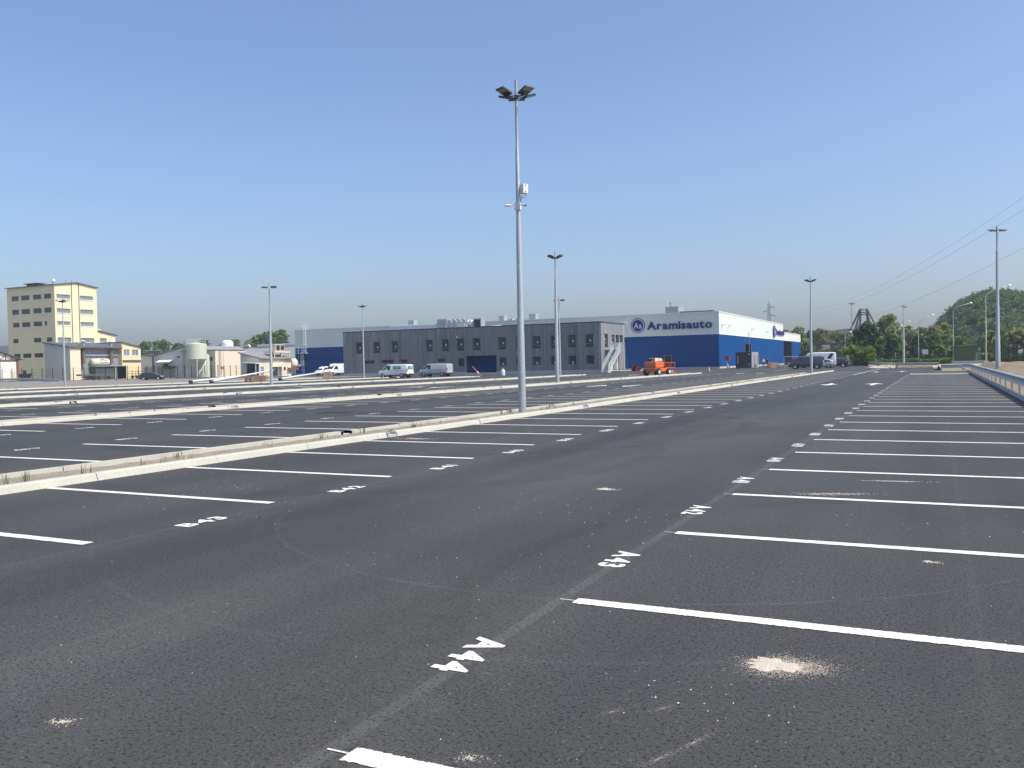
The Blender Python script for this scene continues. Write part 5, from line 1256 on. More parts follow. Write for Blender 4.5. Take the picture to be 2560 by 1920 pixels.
for x in (-2.4, -1.4, -.4, .6): mb.box(x, x + .06, -.95, .95, 2.62, 2.68); 
for y in (-.9, .9): mb.box(-2.5, .8, y - .03, y + .03, 2.68, 2.74)
for k in range(9): mb.box(-2.5 + .4 * k, -2.46 + .4 * k, -.92, -.86, 2.5, 2.74); mb.box(-2.5 + .4 * k, -2.46 + .4 * k, .86, .92, 2.5, 2.74)
mb.build('roof_rack', 'steel_dark', v)
mb = MB()
n = 14
for k in range(10):
    a = -.5 + k * .42; b = a + .44; c0 = -.85
    f = lambda aa, r: (c0 + r * math.cos(aa), side(c0, 1.8) + .02, 1.82 + r * math.sin(aa))
    mb.quad(f(a, .16), f(b, .16), f(b, .22), f(a, .22))
for k in range(5): mb.box(-1.3 - .17 * k, -1.19 - .17 * k, side(-1.5, 1.9) + .012, side(-1.5, 1.9) + .02, 1.86, 1.95)
mb.build('side_lettering', 'steel_dark', v)
v, side = vehicle('smaller white van with a light bar, half behind the big high-roof van', 'van', 'panel_van', 'van', 'car_white', -123.2, 156.2, 266)
mb = MB(); mb.box(.2, .6, -.7, .7, 1.9, 2.02); mb.build('roof_bar', 'white_paint', v)
vehicle('dark blue car mostly hidden behind the left office corner', 'car', 'parked_car', 'suv', 'car_dark', -111.8, 151.8, 268)
vehicle('dark grey hatchback parked alone before the factory fence', 'car', 'parked_car', 'car', mat('hatch_paint', (.028, .034, .048), .28, .3, .06, 2, coat=.6), -128.6, 113.2, 33)
v, side = vehicle('dark grey passenger van parked near the hall, behind the far mast', 'van', 'passenger_van', 'van', 'car_grey', -18.0, 138.6, 180, bumper='car_grey')
for sg in (-1, 1):
    P = [(-1.0, 1.10), (.12, 1.08), (.12, 1.74), (-1.0, 1.74)]
    mb = MB(); mb.add([(p, sg * (side(p, q) + .014), q) for p, q in P], [(0, 1, 2, 3)]); mb.build('rear_side_window', 'car_glass', v)
mb = MB()
for x in (-1.9, -1.0, .2): mb.tube([(x, -.8, 1.96), (x, .8, 1.96)], .03, 5)
mb.build('roof_bar', 'steel_dark', v)
v, side = vehicle('tall white van with a broad dark purple slanting stripe, behind the grey van', 'van', 'panel_van', 'bigvan', 'car_white', -18.1, 152, 180, rear_glass=False)
mb = MB()
P = [(-2.05, 1.12), (-1.62, 1.12), (-2.45, 2.34), (-2.8, 2.34)]
P = [(-1.95, .85), (-1.35, .85), (-2.28, 2.36), (-2.84, 2.36)]
for sg in (-1, 1): mb.add([(p, sg * (side(p, q) + .03), q) for p, q in P] + [(p, sg * (side(p, q) - .06), q) for p, q in P], [(0, 1, 2, 3), (0, 1, 5, 4), (1, 2, 6, 5), (2, 3, 7, 6), (3, 0, 4, 7)])
mb.build('side_stripe', 'purple', v)
vehicle('pale silver car showing only its front or tail behind the grey passenger van', 'car', 'parked_car', 'car', 'car_silver', -16.6, 144.6, 180)
vehicle('dark estate car parked beyond the striped white van', 'car', 'parked_car', 'suv', 'car_grey', -15.9, 160.2, 180)
vehicle('dark hatchback between the striped van and the dark estate car', 'car', 'parked_car', 'car', 'car_dark', -15.6, 156.0, 180)
vehicle('small dark car at the far end of the row, next to the guard rail', 'car', 'parked_car', 'car', 'car_dark', -16.2, 169.5, 180)

# ------------------------------------------------------------------ orange boom lift
bl = thing('boom_lift', 'orange articulated boom lift with an empty basket, folded down before the blue hall', 'boom lift', (-28.95, 97.0, 0), R(70))
mb = MB(); mb.box(-1.35, 1.25, -.75, .75, .42, .80); mb.box(-1.5, -1.25, -.55, .55, .35, .68); mb.box(1.2, 1.42, -.5, .5, .38, .66); ch = mb.build('chassis', 'orange', bl, bevel=.04)
for x, y in ((-.98, -.86), (.98, -.86), (-.98, .86), (.98, .86)):
    mb = MB(); mb.tube([(x, y - .16, .40), (x, y - .13, .40), (x, y + .13, .40), (x, y + .16, .40)], [.34, .40, .40, .34], 18); w = mb.build('wheel', 'rubber', bl, smooth=40)
    mb = MB(); mb.tube([(x, y - .175, .40), (x, y + .175, .40)], .2, 12); mb.build('rim', 'cream_box', w)
mb = MB(); mb.prism([(-1.42, .86), (.05, .86), (.20, 1.1), (.15, 1.52), (-1.35, 1.56), (-1.45, 1.2)], 'y', -.82, .80); tt = mb.build('turntable', 'orange', bl, bevel=.06)
mb = MB(); mb.box(-1.475, -1.455, -.35, .25, 1.0, 1.3); mb.build('data_plate', 'wood', tt)
mb = MB(); mb.lathe((-.55, -.83, 1.35), [(.05, 0), (.05, .03)], 10); mb.build('badge', 'steel_dark', tt)
mb = MB(); mb.box(-1.05, -.35, -.45, .35, 1.57, 1.98); mb.box(-.2, .35, -.4, .3, 1.6, 1.95); tw2 = mb.build('boom_tower', 'cream_box', bl, bevel=.05)
mb = MB(); mb.prism([(.30, 1.6), (.1, 1.6), (-.2, 1.9), (.05, 1.94), (.33, 1.85)], 'x', -1.075, -1.052); mb.prism([(-.22, 1.68), (-.42, 1.66), (-.42, 1.95), (-.3, 1.95)], 'x', -1.075, -1.053); mb.build('hazard_stripe', 'black', tw2)
mb = MB(); mb.tube([(.0, -.05, 1.82), (.75, -.1, 1.72), (1.22, -.12, 1.40)], [.15, .15, .13], 4); mb.tube([(1.20, -.12, 1.46), (1.42, -.1, .95), (1.55, -.1, .22)], [.11, .10, .07], 4); mb.build('boom_arm', 'orange_dark', bl)
mb = MB(); mb.tube([(.35, .1, 1.55), (1.1, .15, 1.25), (1.5, .2, .5)], .05, 6); mb.tube([(.5, .25, .9), (.75, .25, 1.5)], .07, 6); mb.build('hydraulic_ram', 'steel_dark', bl)
mb = MB(); x0, x1, y0, y1 = 1.45, 3.25, -.1, .8; 
for x in (x0, (x0 + x1) / 2, x1):
    for y in (y0, y1): mb.tube([(x, y, .28), (x, y, 1.42)], .028, 5)
for z in (.32, .85, 1.42):
    for p, q in (((x0, y0), (x1, y0)), ((x1, y0), (x1, y1)), ((x1, y1), (x0, y1)), ((x0, y1), (x0, y0))): mb.tube([(p[0], p[1], z), (q[0], q[1], z)], .026, 5)
mb.box(x0, x1, y0, y1, .22, .30); bk = mb.build('basket', 'orange', bl)
mb = MB(); mb.box(x0 + .1, x0 + .75, y1 - .25, y1 - .03, .5, 1.35); mb.build('control_box', 'black', bk)
mb = MB(); mb.box(x0 + .15, x1 - .5, y0 - .03, y0 - .005, .40, .5); mb.build('kick_plate', 'white_paint', bk)

# ------------------------------------------------------------------ smaller things standing about
def cone(label, x, y, h=.75):
    t = thing('traffic_cone', label, 'traffic cone', (x, y, 0))
    mb = MB(); mb.box(-.2, .2, -.2, .2, 0, .05); mb.lathe((0, 0, .05), [(.15, 0), (.115, .2)], 14); mb.lathe((0, 0, .45), [(.085, 0), (.055, .18)], 14); mb.build('cone_body', 'orange', t)
    mb = MB(); mb.lathe((0, 0, .25), [(.115, 0), (.085, .2)], 14); mb.lathe((0, 0, .63), [(.055, 0), (.03, .12)], 14); mb.build('reflective_band', 'white_paint', t)
cone('orange and white traffic cone at the end of a kerbed strip before the hall corner', -28.1, 118.5)
t = thing('plastic_drum', 'pale blue plastic drum standing before the grey office', 'drum', (-54.9, 109, 0))
mb = MB(); mb.lathe((0, 0, 0), [(.26, 0), (.30, .06), (.31, .3), (.30, .34), (.31, .38), (.30, .7), (.22, .82), (.20, .95)], 20); mb.build('shell', 'pale_plastic', t, smooth=40)
mb = MB(); mb.lathe((0, 0, .95), [(.12, 0), (.12, .05)], 12); mb.lathe((0, 0, .14), [(.316, 0), (.316, .07)], 20); mb.build('band', 'white_paint', t)
t = thing('barrier_board', 'red and white striped barrier board leaning in front of the entrance', 'barrier', (-58.6, 108, 0))
mb = MB()
for k in range(6):
    a = Vector((-.62 + k * .25, 0, 1.42 - k * .245)); b = a + Vector((.25, 0, -.245)); mb.tube([a, b], .075, 4, 1 if k == 3 else 0)
mb.build('board', ['red', 'white_paint'], t)
mb = MB(); mb.tube([(-.5, .05, 1.28), (-.55, .55, 0)], .03, 5); mb.build('prop', 'steel_dark', t)
def pallet(label, x, y, z, rz, upright=False, group='wooden pallets beside the lying poles', tilt=0):
    t = thing('pallet', label, 'pallet', (x, y, z), rz, group)
    rot = Matrix.Rotation(R(90 - tilt), 3, 'X') if upright else Matrix.Identity(3)
    off = Vector((0, 0, .4)) if upright else Vector((0, 0, 0))
    def B(mb, x0, x1, y0, y1, z0, z1): mb.cbox(rot @ Vector(((x0 + x1) / 2, (y0 + y1) / 2, (z0 + z1) / 2)) + off, (x1 - x0, y1 - y0, z1 - z0), 0, rot)
    mb = MB()
    for k in range(7): B(mb, -.6 + k * .183, -.6 + k * .183 + .1, -.4, .4, .122, .144)
    mb.build('top_board', 'wood', t)
    mb = MB()
    for yy in (-.4, -.05, .3):
        for xx in (-.6, -.07, .46): B(mb, xx, xx + .14, yy, yy + .1, .022, .1)
        B(mb, -.6, .6, yy, yy + .1, .1, .122); B(mb, -.6, .6, yy, yy + .1, 0, .022)
    mb.build('bearer', 'wood', t)
    return t
ord_ = ['bottom', 'second', 'third', 'fourth', 'top']
for k in range(5): pallet(f'flat wooden pallet, {ord_[k]} of the low stack left of the upright pallets', -80.4, 86.4, .005 + k * .15, R(26))
for k in range(3): pallet(['left', 'middle', 'right'][k] + ' one of three pallets standing on edge under the raised lamp pole', -79.4 + .19 * k, 87.0 + .22 * k, .0, R(26), True)
t = thing('pallet_bundle', 'bundle of upright weathered pallets carrying the end of a lying pole', 'pallet bundle', (-80.7, 102.9, 0), R(38))
for k in range(5):
    mb = MB(); y = -.42 + k * .2
    for i in range(8): mb.box(-.72 + i * .185, -.72 + i * .185 + .13, y, y + .03, 0, .98 + random.uniform(-.03, .05))
    for z in (.1, .5, .85): mb.box(-.75, .75, y + .031, y + .12, z, z + .1)
    mb.build('pallet', 'wood', t)
def lying_pole(label, a, b, r0, r1):
    t = thing('lying_pole', label, 'lamp pole', a, world=True, group='unplanted lamp poles lying on the ground')
    a, b = Vector(a), Vector(b)
    mb = MB(); mb.tube([a + (b - a) * (k / 6) for k in range(7)], [r0 + (r1 - r0) * k / 6 for k in range(7)], 14); mb.build('shaft', 'galv_pale', t, smooth=40)
    d = (b - a).normalized(); mb = MB(); mb.tube([a - d * .35, a + d * .02], r0 * 1.25, 12); mb.build('end_cap', 'steel_dark', t)
lying_pole('lying galvanised lamp pole, leftmost, its raised end behind its neighbour', (-84.9, 80.9, .22), (-83.5, 91.0, .95), .17, .10)
lying_pole('lying galvanised lamp pole resting high on the upright pallets', (-82.2, 81.7, .22), (-80.0, 90.4, 1.45), .17, .09)
lying_pole('lying galvanised lamp pole pointing at the white vans, end on the pallet bundle', (-81.8, 94.0, .22), (-80.75, 103.0, 1.12), .17, .09)
# dark generator container
t = thing('generator_container', 'dark grey louvred generator container with a pale end, before the hall side wall', 'container', (-31, 159, 0), world=True)
mb = MB(); mb.box(-32.45, -29.7, 157, 163.5, .05, 2.95); mb.build('body', mat('container_dark', (.035, .04, .042), .55, .2, .12, 2), t, bevel=.04)
mb = MB()
for x0, x1 in ((-31.75, -31.15), (-30.95, -30.3)):
    for k in range(10): mb.box(x0, x1, 156.94, 156.99, .5 + k * .21, .62 + k * .21)
mb.build('louvre', 'steel_dark', t)
mb = MB(); mb.box(-31.08, -31.0, 156.93, 156.99, .15, 2.85); mb.box(-32.45, -29.7, 156.93, 156.98, 2.84, 2.92); mb.build('door_frame', 'black', t)
mb = MB(); mb.box(-32.15, -31.98, 156.95, 156.99, .9, 2.2); mb.build('yellow_strip', mat('strip_yellow', (.42, .36, .16), .6, 0, .4, 5), t)
mb = MB(); mb.box(-30.15, -29.98, 156.95, 156.99, 2.45, 2.65); mb.box(-30.15, -29.95, 156.95, 156.99, .75, .83); mb.build('label_plate', 'paper', t)
mb = MB(); mb.box(-29.69, -29.62, 157.05, 163.4, .1, 2.93); mb.build('end_panel', 'roof_unit', t)
mb = MB(); mb.prism([(160.9, 1.25), (161.5, 1.75), (160.9, 2.25), (160.3, 1.75)], 'x', -29.615, -29.59); mb.build('warning_diamond', mat('warn', (.65, .18, .10), .5, 0, .1, 3), t)
mb = MB(); mb.box(-29.61, -29.57, 159.1, 159.25, .6, 2.5); mb.box(-29.61, -29.57, 162.4, 162.5, .9, 2.4); mb.tube([(-29.5, 158.6, .2), (-29.4, 159.4, .75), (-29.4, 159.9, .15)], .08, 6); mb.build('door_bar', 'steel_dark', t)
t = thing('timber_plank', 'pale planks lying at the foot of the dark generator container', 'planks', (-30.6, 156, 0), R(8))
for k in range(4):
    mb = MB(); mb.cbox((.1 * k, -.3 + .2 * k, .05 + .03 * (k % 2)), (2.0 - .2 * k, .16, .05), 0, Matrix.Rotation(.1 * k - .15, 3, 'Z')); mb.build('plank', 'wood', t)
t = thing('red_sign', 'square red sign board on a post left of the generator container', 'sign', (-35.4, 163.5, 0))
mb = MB(); mb.tube([(0, 0, 0), (0, 0, 2.4)], .04, 6); mb.build('post', 'galv_pale', t)
mb = MB(); mb.box(-.42, .42, -.07, -.05, 1.5, 2.4); mb.build('board', 'red', t)
mb = MB(); mb.box(.43, .47, -.07, .3, 1.5, 2.4); mb.box(-.35, .35, -.085, -.072, 1.58, 1.9); mb.build('board_edge', 'orange_dark', t)
t = thing('safety_bottle', 'red and white cylinder stand at the foot of the red sign', 'fire point', (-35.2, 162.9, 0))
mb = MB(); mb.lathe((0, 0, 0), [(.12, 0), (.12, .5), (.05, .62), (.05, .7)], 12); mb.lathe((.3, .1, 0), [(.1, 0), (.1, .45), (.04, .55)], 12); mb.build('cylinder', 'red', t, smooth=40)
mb = MB(); mb.lathe((.12, -.18, 0), [(.1, 0), (.1, .75), (.05, .85), (.05, .95)], 12); mb.build('white_cylinder', 'white_paint', t, smooth=40)
t = thing('folded_barriers', 'red and black folded site barriers leaning at the office and hall corner', 'barriers', (-46.6, 141.5, 0))
for k, m in enumerate(('red', 'black', 'frame_grey', 'red')):
    mb = MB(); mb.cbox((.15 + .4 * k, -.15 * k, .62 - .08 * k), (.5, .06, 1.3 - .2 * k), 0, Matrix.Rotation(R(14 + 9 * k), 3, 'Y')); mb.build('barrier_panel', m, t)
for i, (x, y, w, h, a, m) in enumerate(((-28.75, 171, .75, 1.0, -8, 'kraft'), (-27.85, 170.6, 1.15, .95, -10, 'plywood'))):
    t = thing('board_sheet', ['brown board sheet propped low beside the man in navy', 'pale plywood sheet propped low on the ground before the hall'][i], 'board', (x, y, 0))
    mb = MB(); mb.cbox((0, 0, h * .47), (w, .05, h), 0, Matrix.Rotation(R(a), 3, 'X')); mb.build('sheet', m, t)
    mb = MB(); mb.tube([(0, .05, h * .8), (0, .5, 0)], .03, 4); mb.build('prop', 'wood', t)
t = thing('trestle_table', 'low blue and white trestle table before the wide gate', 'table', (-25.6, 170.5, 0))
mb = MB(); mb.box(-1.6, 1.6, -.4, .4, .82, .88); mb.build('table_top', mat('table_blue', (.35, .40, .75), .5, 0, .1, 2), t)
for x in (-1.3, 1.3):
    mb = MB(); mb.tube([(x - .25, 0, 0), (x, 0, .82), (x + .25, 0, 0)], .03, 5); mb.build('leg', 'frame_grey', t)
t = thing('rubble_heap', 'heap of broken planks and cardboard on the asphalt, left of the grey van', 'heap', (-25.3, 158, 0))
for k in range(14):
    mb = MB(); mb.cbox((random.gauss(0, .9), random.gauss(0, .5), .08 + random.random() * .2), (random.uniform(.4, 1.2), random.uniform(.15, .4), .05), 0, Matrix.Rotation(random.uniform(0, 3), 3, 'Z') @ Matrix.Rotation(random.uniform(-.4, .4), 3, 'X')); mb.build('scrap_piece', random.choice(('wood', 'kraft', 'plywood', 'rust')), t)
t = thing('site_barrier', 'red framed mesh site barrier with a red panel left of the grey van', 'barrier', (-24.0, 165, 0))
mb = MB()
for x in (-1.3, 1.3): mb.tube([(x, 0, 0), (x, 0, 2.0)], .035, 5)
for z in (.3, 2.0): mb.tube([(-1.3, 0, z), (1.3, 0, z)], .035, 5)
for k in range(12): mb.tube([(-1.2 + .2 * k, 0, .3), (-1.2 + .2 * k, 0, 2)], .008, 3)
mb.build('frame', 'galv_pale', t)
mb = MB(); mb.box(.0, 1.25, -.05, -.02, .9, 1.5); mb.build('panel', 'red', t)
t = thing('pale_slab', 'white slab or block lying by the far guard rail', 'block', (-9.6, 152.5, 0))
mb = MB(); mb.cbox((0, 0, .15), (1.2, .5, .3), 0, Matrix.Rotation(.2, 3, 'Z')); mb.build('slab', 'white_panel', t, bevel=.05)
t = thing('rail_bracket', 'dark metal anchor block lying at the step in the guard rail', 'anchor block', (.05, 103, 0))
mb = MB(); mb.prism([(-.45, .02), (.3, .02), (.25, .2), (.08, .5), (-.08, .5), (-.12, .22), (-.45, .18)], 'y', -.2, .2); mb.build('block', 'steel_dark', t, bevel=.03)

# ------------------------------------------------------------------ two people by the hall
def person(label, x, y, h, rz, top, bottom, sleeve_skin, stance):
    t = thing('person', label, 'person', (x, y, 0), R(rz))
    k = h / 1.75
    J = {'pelvis': (0, 0, .93), 'spine': (0, .01, 1.15), 'chest': (0, 0, 1.36), 'neck': (0, .01, 1.50), 'head0': (0, -.015, 1.57), 'head1': (0, -.02, 1.70),
         'hl': (.09, 0, .90), 'kl': (.11 + stance[0] * .3, -.03, .50), 'al': (.12 + stance[0], .02, .08), 'tl': (.14 + stance[0], -.16, .035),
         'hr': (-.09, 0, .90), 'kr': (-.11, -.03 - stance[1] * .5, .50), 'ar': (-.12, .02 - stance[1], .08), 'tr': (-.14, -.16 - stance[1], .035),
         'sl': (.17, 0, 1.42), 'el': (.25, .02, 1.16), 'wl': (.24 + stance[2], -.10, .93), 'fl': (.23 + stance[2], -.13, .84),
         'sr': (-.17, 0, 1.42), 'er': (-.25, .02, 1.16), 'wr': (-.24, -.10, .93), 'fr': (-.23, -.13, .84)}
    RAD = {'pelvis': (.15, .11), 'spine': (.135, .10), 'chest': (.16, .11), 'neck': (.055, .055), 'head0': (.075, .085), 'head1': (.075, .09), 'hl': (.085, .09), 'kl': (.06, .06), 'al': (.045, .05), 'tl': (.042, .03),
           'hr': (.085, .09), 'kr': (.06, .06), 'ar': (.045, .05), 'tr': (.042, .03), 'sl': (.06, .06), 'el': (.042, .042), 'wl': (.03, .03), 'fl': (.036, .02), 'sr': (.06, .06), 'er': (.042, .042), 'wr': (.03, .03), 'fr': (.036, .02)}
    E = [('pelvis', 'spine'), ('spine', 'chest'), ('chest', 'neck'), ('neck', 'head0'), ('head0', 'head1'), ('pelvis', 'hl'), ('hl', 'kl'), ('kl', 'al'), ('al', 'tl'), ('pelvis', 'hr'), ('hr', 'kr'), ('kr', 'ar'), ('ar', 'tr'), ('chest', 'sl'), ('sl', 'el'), ('el', 'wl'), ('wl', 'fl'), ('chest', 'sr'), ('sr', 'er'), ('er', 'wr'), ('wr', 'fr')]
    def skin(name, keys, grow, m, par):
        idx = {q: i for i, q in enumerate(keys)}
        me = bpy.data.meshes.new(name); me.from_pydata([tuple(c * k for c in J[q]) for q in keys], [(idx[a], idx[b]) for a, b in E if a in idx and b in idx], [])
        o = bpy.data.objects.new(name, me); COL.objects.link(o); me.materials.append(M[m])
        md = o.modifiers.new('skin', 'SKIN'); md.use_smooth_shade = True
        for i, q in enumerate(keys):
            sv = me.skin_vertices[0].data[i]; sv.radius = (RAD[q][0] * k * grow, RAD[q][1] * k * grow); sv.use_root = (i == 0)
        sb = o.modifiers.new('sub', 'SUBSURF'); sb.levels = 2; sb.render_levels = 2
        dg = bpy.context.evaluated_depsgraph_get(); dg.update(); ev = bpy.data.meshes.new_from_object(o.evaluated_get(dg)); bpy.data.objects.remove(o)
        ev.materials.clear(); ev.materials.append(M[m]); ob = bpy.data.objects.new(name, ev); COL.objects.link(ob); ob.parent = par; return ob
    body = skin('body', list(J), 1.0, 'skin', t)
    for q in ('tl', 'tr'): pass
    skin('trousers', ['pelvis', 'hl', 'kl', 'al', 'hr', 'kr', 'ar'], 1.16, bottom, t)
    keys = ['chest', 'spine', 'pelvis', 'sl', 'sr'] + ([] if sleeve_skin else ['el', 'er'])
    skin('shirt', keys, 1.15, top, t)
    hb = MB(); hb.lathe((0, .01 * k, 1.66 * k), [(.088 * k, 0), (.094 * k, .05 * k), (.07 * k, .10 * k), (.02 * k, .125 * k)], 14); hb.build('hair', 'hair', t, smooth=True)
    nb = MB(); nb.cbox((0, -.112 * k, 1.615 * k), (.025 * k, .03 * k, .035 * k)); nb.cbox((.03 * k, -.104 * k, 1.645 * k), (.022 * k, .012 * k, .012 * k), 1); nb.cbox((-.03 * k, -.104 * k, 1.645 * k), (.022 * k, .012 * k, .012 * k), 1); nb.cbox((0, -.104 * k, 1.575 * k), (.045 * k, .012 * k, .01 * k), 2)
    nb.build('face', ['skin', 'black', 'red'], t)
    for q in ('tl', 'tr'):
        a = J[q]; fb = MB(); fb.cbox((a[0] * k, (a[1] + .07) * k, .045 * k), (.10 * k, .27 * k, .09 * k)); fb.build('shoe', 'black', t, bevel=.02)
    for sgn, q, w_ in ((1, 'fl', 'wl'), (-1, 'fr', 'wr')):
        f0 = Vector(J[q]); fb = MB()
        for i in range(4): fb.tube([(f0 + Vector((0, -.03 + .018 * i, 0))) * k, (f0 + Vector((-.008 * sgn, -.035 + .018 * i, -.045))) * k, (f0 + Vector((-.022 * sgn, -.035 + .018 * i, -.075 + .008 * abs(i - 1)))) * k], [.009 * k, .008 * k, .006 * k], 5)
        w0 = Vector(J[w_]); fb.tube([(w0 + Vector((0, -.03, -.03))) * k, (w0 + Vector((-.01 * sgn, -.06, -.075))) * k], [.011 * k, .008 * k], 5); fb.build('fingers', 'skin', t)
    return t
person('man in a white T-shirt and dark trousers standing left of the man in navy', -30.25, 172, 1.86, 20, 'shirt_white', 'trouser', True, (.02, .06, .0))
person('man in a navy top and dark trousers standing right of the man in white', -29.4, 171.6, 1.86, -25, 'shirt_navy', 'trouser', False, (.06, .0, .02))
# ------------------------------------------------------------------ right side: rails, cabin, fences
guard_rail('long galvanised guard rail running along the right edge kerb', [(2.86, -4), (2.86, 97), (2.3, 101.5)], 4, .76, 1)
guard_rail('short guard rail stepping inward at the end of the right bays', [(2.3, 102.6), (.3, 103.0)], 1.9, .68, 1)
guard_rail('guard rail across the end of the driving lane, before the slim mast', [(.1, 126.4), (-4.9, 127.6)], 1.6, .74, 1)
guard_rail('far guard rail running back behind the last parked cars', [(-5.1, 128.4), (-8.6, 154), (-16, 205)], 4, .76, 1)
t = thing('end_return', 'upright galvanised end piece where the far guard rails meet', 'rail end', (-5.0, 127.9, 0), world=True)
mb = MB(); mb.box(-5.12, -4.92, 127.8, 128.0, 0, .8); mb.box(-5.3, -4.75, 127.7, 128.1, 0, .12); mb.build('post', 'galv', t)
t = thing('earth_bank', 'low brown earth step behind the cross guard rail', 'kerb bank', (-2, 129, 0), world=True)
mb = MB(); mb.prism([(128.6, 0), (129.4, 0), (129.4, .3), (128.8, .26)], 'x', -5, -.6); mb.build('bank', 'dirt', t)
cab = thing('cabin', 'small olive green flat-roofed cabin beyond the guard rail', 'cabin', (4.2, 172, 0), world=True)
mb = MB(); mb.add([(2.5, 170, .2), (5.75, 170, .2), (5.75, 170, 3.3), (2.5, 170, 3.16)], [(0, 1, 2, 3)]); mb.add([(2.5, 173.5, .2), (2.5, 170, .2), (2.5, 170, 3.16), (2.5, 173.5, 3.16)], [(0, 1, 2, 3)]); mb.add([(5.75, 170, .2), (5.75, 173.5, .2), (5.75, 173.5, 3.3), (5.75, 170, 3.3)], [(0, 1, 2, 3)]); mb.add([(5.75, 173.5, .2), (2.5, 173.5, .2), (2.5, 173.5, 3.16), (5.75, 173.5, 3.3)], [(0, 1, 2, 3)]); mb.build('wall', 'cabin_green', cab)
mb = MB(); mb.prism([(2.05, 3.16), (6.05, 3.34), (6.05, 3.46), (2.05, 3.28)], 'y', 169.6, 174); mb.build('roof', 'cabin_top', cab)
mb = MB()
for k in range(9): mb.box(2.5, 5.75, 169.975, 169.997, .35 + .33 * k, .37 + .33 * k)
mb.build('board_joint', 'black', cab)
mb = MB(); mb.box(1.8, 7.0, 166.8, 168.5, -.02, .62); tag(mb.build('concrete_slab', 'concrete'), 'low grey concrete block in front of the green cabin', 'concrete block')
t = thing('notice_frame', 'pale framed gate panel with small lamps beside the green cabin', 'gate', (6.4, 170, 0), world=True)
mb = MB(); mb.box(5.95, 6.2, 169.9, 170.1, 0, 2.0); mb.box(6.2, 7.7, 169.95, 170.05, 1.7, 2.0); mb.box(7.6, 7.7, 169.95, 170.05, 0, 1.7); mb.build('frame', 'cabin_top', t)
for x in (7.0, 7.62):
    mb = MB(); mb.lathe((x, 170, 1.75), [(.02, -.1), (.1, 0), (.02, .1)], 10); mb.build('lamp', 'white_paint', t)
# palisade fence on the right
t = thing('palisade_fence', 'tall black palisade fence behind the spoil heaps on the right', 'fence', (9.5, 150, 0), world=True)
for k in range(17):
    y = 118 + k * 5.4
    if k % 3 == 2: continue
    mb = MB(); mb.box(9.42, 9.58, y - .09, y + .09, 0, 2.95); mb.build('post', 'fence_dark', t)
mb = MB()
for z in (.45, 2.45): mb.box(9.485, 9.515, 118, 204.5, z, z + .04)
y = 118.2
while y < 204:
    mb.box(9.45, 9.465, y - .012, y + .012, .1, 2.85); y += .6
mb.build('pales', 'fence_dark', t)
t = thing('dark_fence', 'dark green mesh fence standing along the hedge behind the far guard rail', 'fence', (-4, 168, 0), world=True)
pl = polyline([(-18, 215), (-9.5, 175), (2.2, 172.5)], 2.5)
for x, y in pl:
    mb = MB(); mb.box(x - .06, x + .06, y - .06, y + .06, 0, 2.1); mb.build('post', 'fence_dark', t)
mb = MB()
for (a, b) in zip(pl[:-1], pl[1:]):
    for z in (.2, .8, 1.4, 2.0): mb.tube([(a[0], a[1], z), (b[0], b[1], z)], .02, 3, cap=False)
    for k in range(1, 10):
        u = k / 10; mb.tube([(a[0] + (b[0] - a[0]) * u, a[1] + (b[1] - a[1]) * u, .1), (a[0] + (b[0] - a[0]) * u, a[1] + (b[1] - a[1]) * u, 2.0)], .012, 3, cap=False)
mb.build('wire_mesh', 'fence_dark', t)
vehicle('white van seen between the palisade bars at the right edge', 'van', 'panel_van', 'bigvan', 'car_white', 14.2, 158, 175, z=1.0)
t = thing('bus_shelter', 'small pale glass shelter standing behind the hedge beside the slim mast', 'shelter', (-8.2, 215, 0), world=True)
mb = MB(); mb.box(-9.2, -6.9, 214, 214.1, .9, 2.4); mb.build('back_panel', 'glass_pale', t)
mb = MB(); mb.box(-9.4, -6.7, 213, 214.6, 2.9, 3.1); mb.box(-9.3, -9.2, 213.2, 213.3, 0, 2.9); mb.box(-6.95, -6.85, 213.2, 213.3, 0, 2.9); mb.build('frame', mat('shelter_frame', (.12, .22, .22), .5, .2, .1, 2), t)
t = thing('road_sign', 'pair of small road sign plates beside the arched lamp in the hedge', 'sign', (-2.6, 192, 0), world=True)
mb = MB(); mb.tube([(-2.9, 192, 0), (-2.9, 192, 3.4)], .07, 5); mb.build('post', 'steel_dark', t)
mb = MB(); mb.box(-4.2, -3.0, 191.9, 191.95, 2.2, 3.0); mb.build('dark_plate', 'bridge_brown', t)
mb = MB(); mb.box(-2.8, -1.7, 191.9, 191.95, 1.9, 2.9); mb.build('pale_plate', 'white_panel', t)
t = thing('gateway_hut', 'small grey domed hut roof beside the pale gate frame', 'hut', (7.1, 195, 0), world=True)
mb = MB(); mb.lathe((7.3, 195, 0), [(.2, 0), (.2, 2.3), (.5, 2.35), (.35, 2.8), (.08, 3.1)], 12); mb.build('body', 'cabin_green', t, smooth=35)
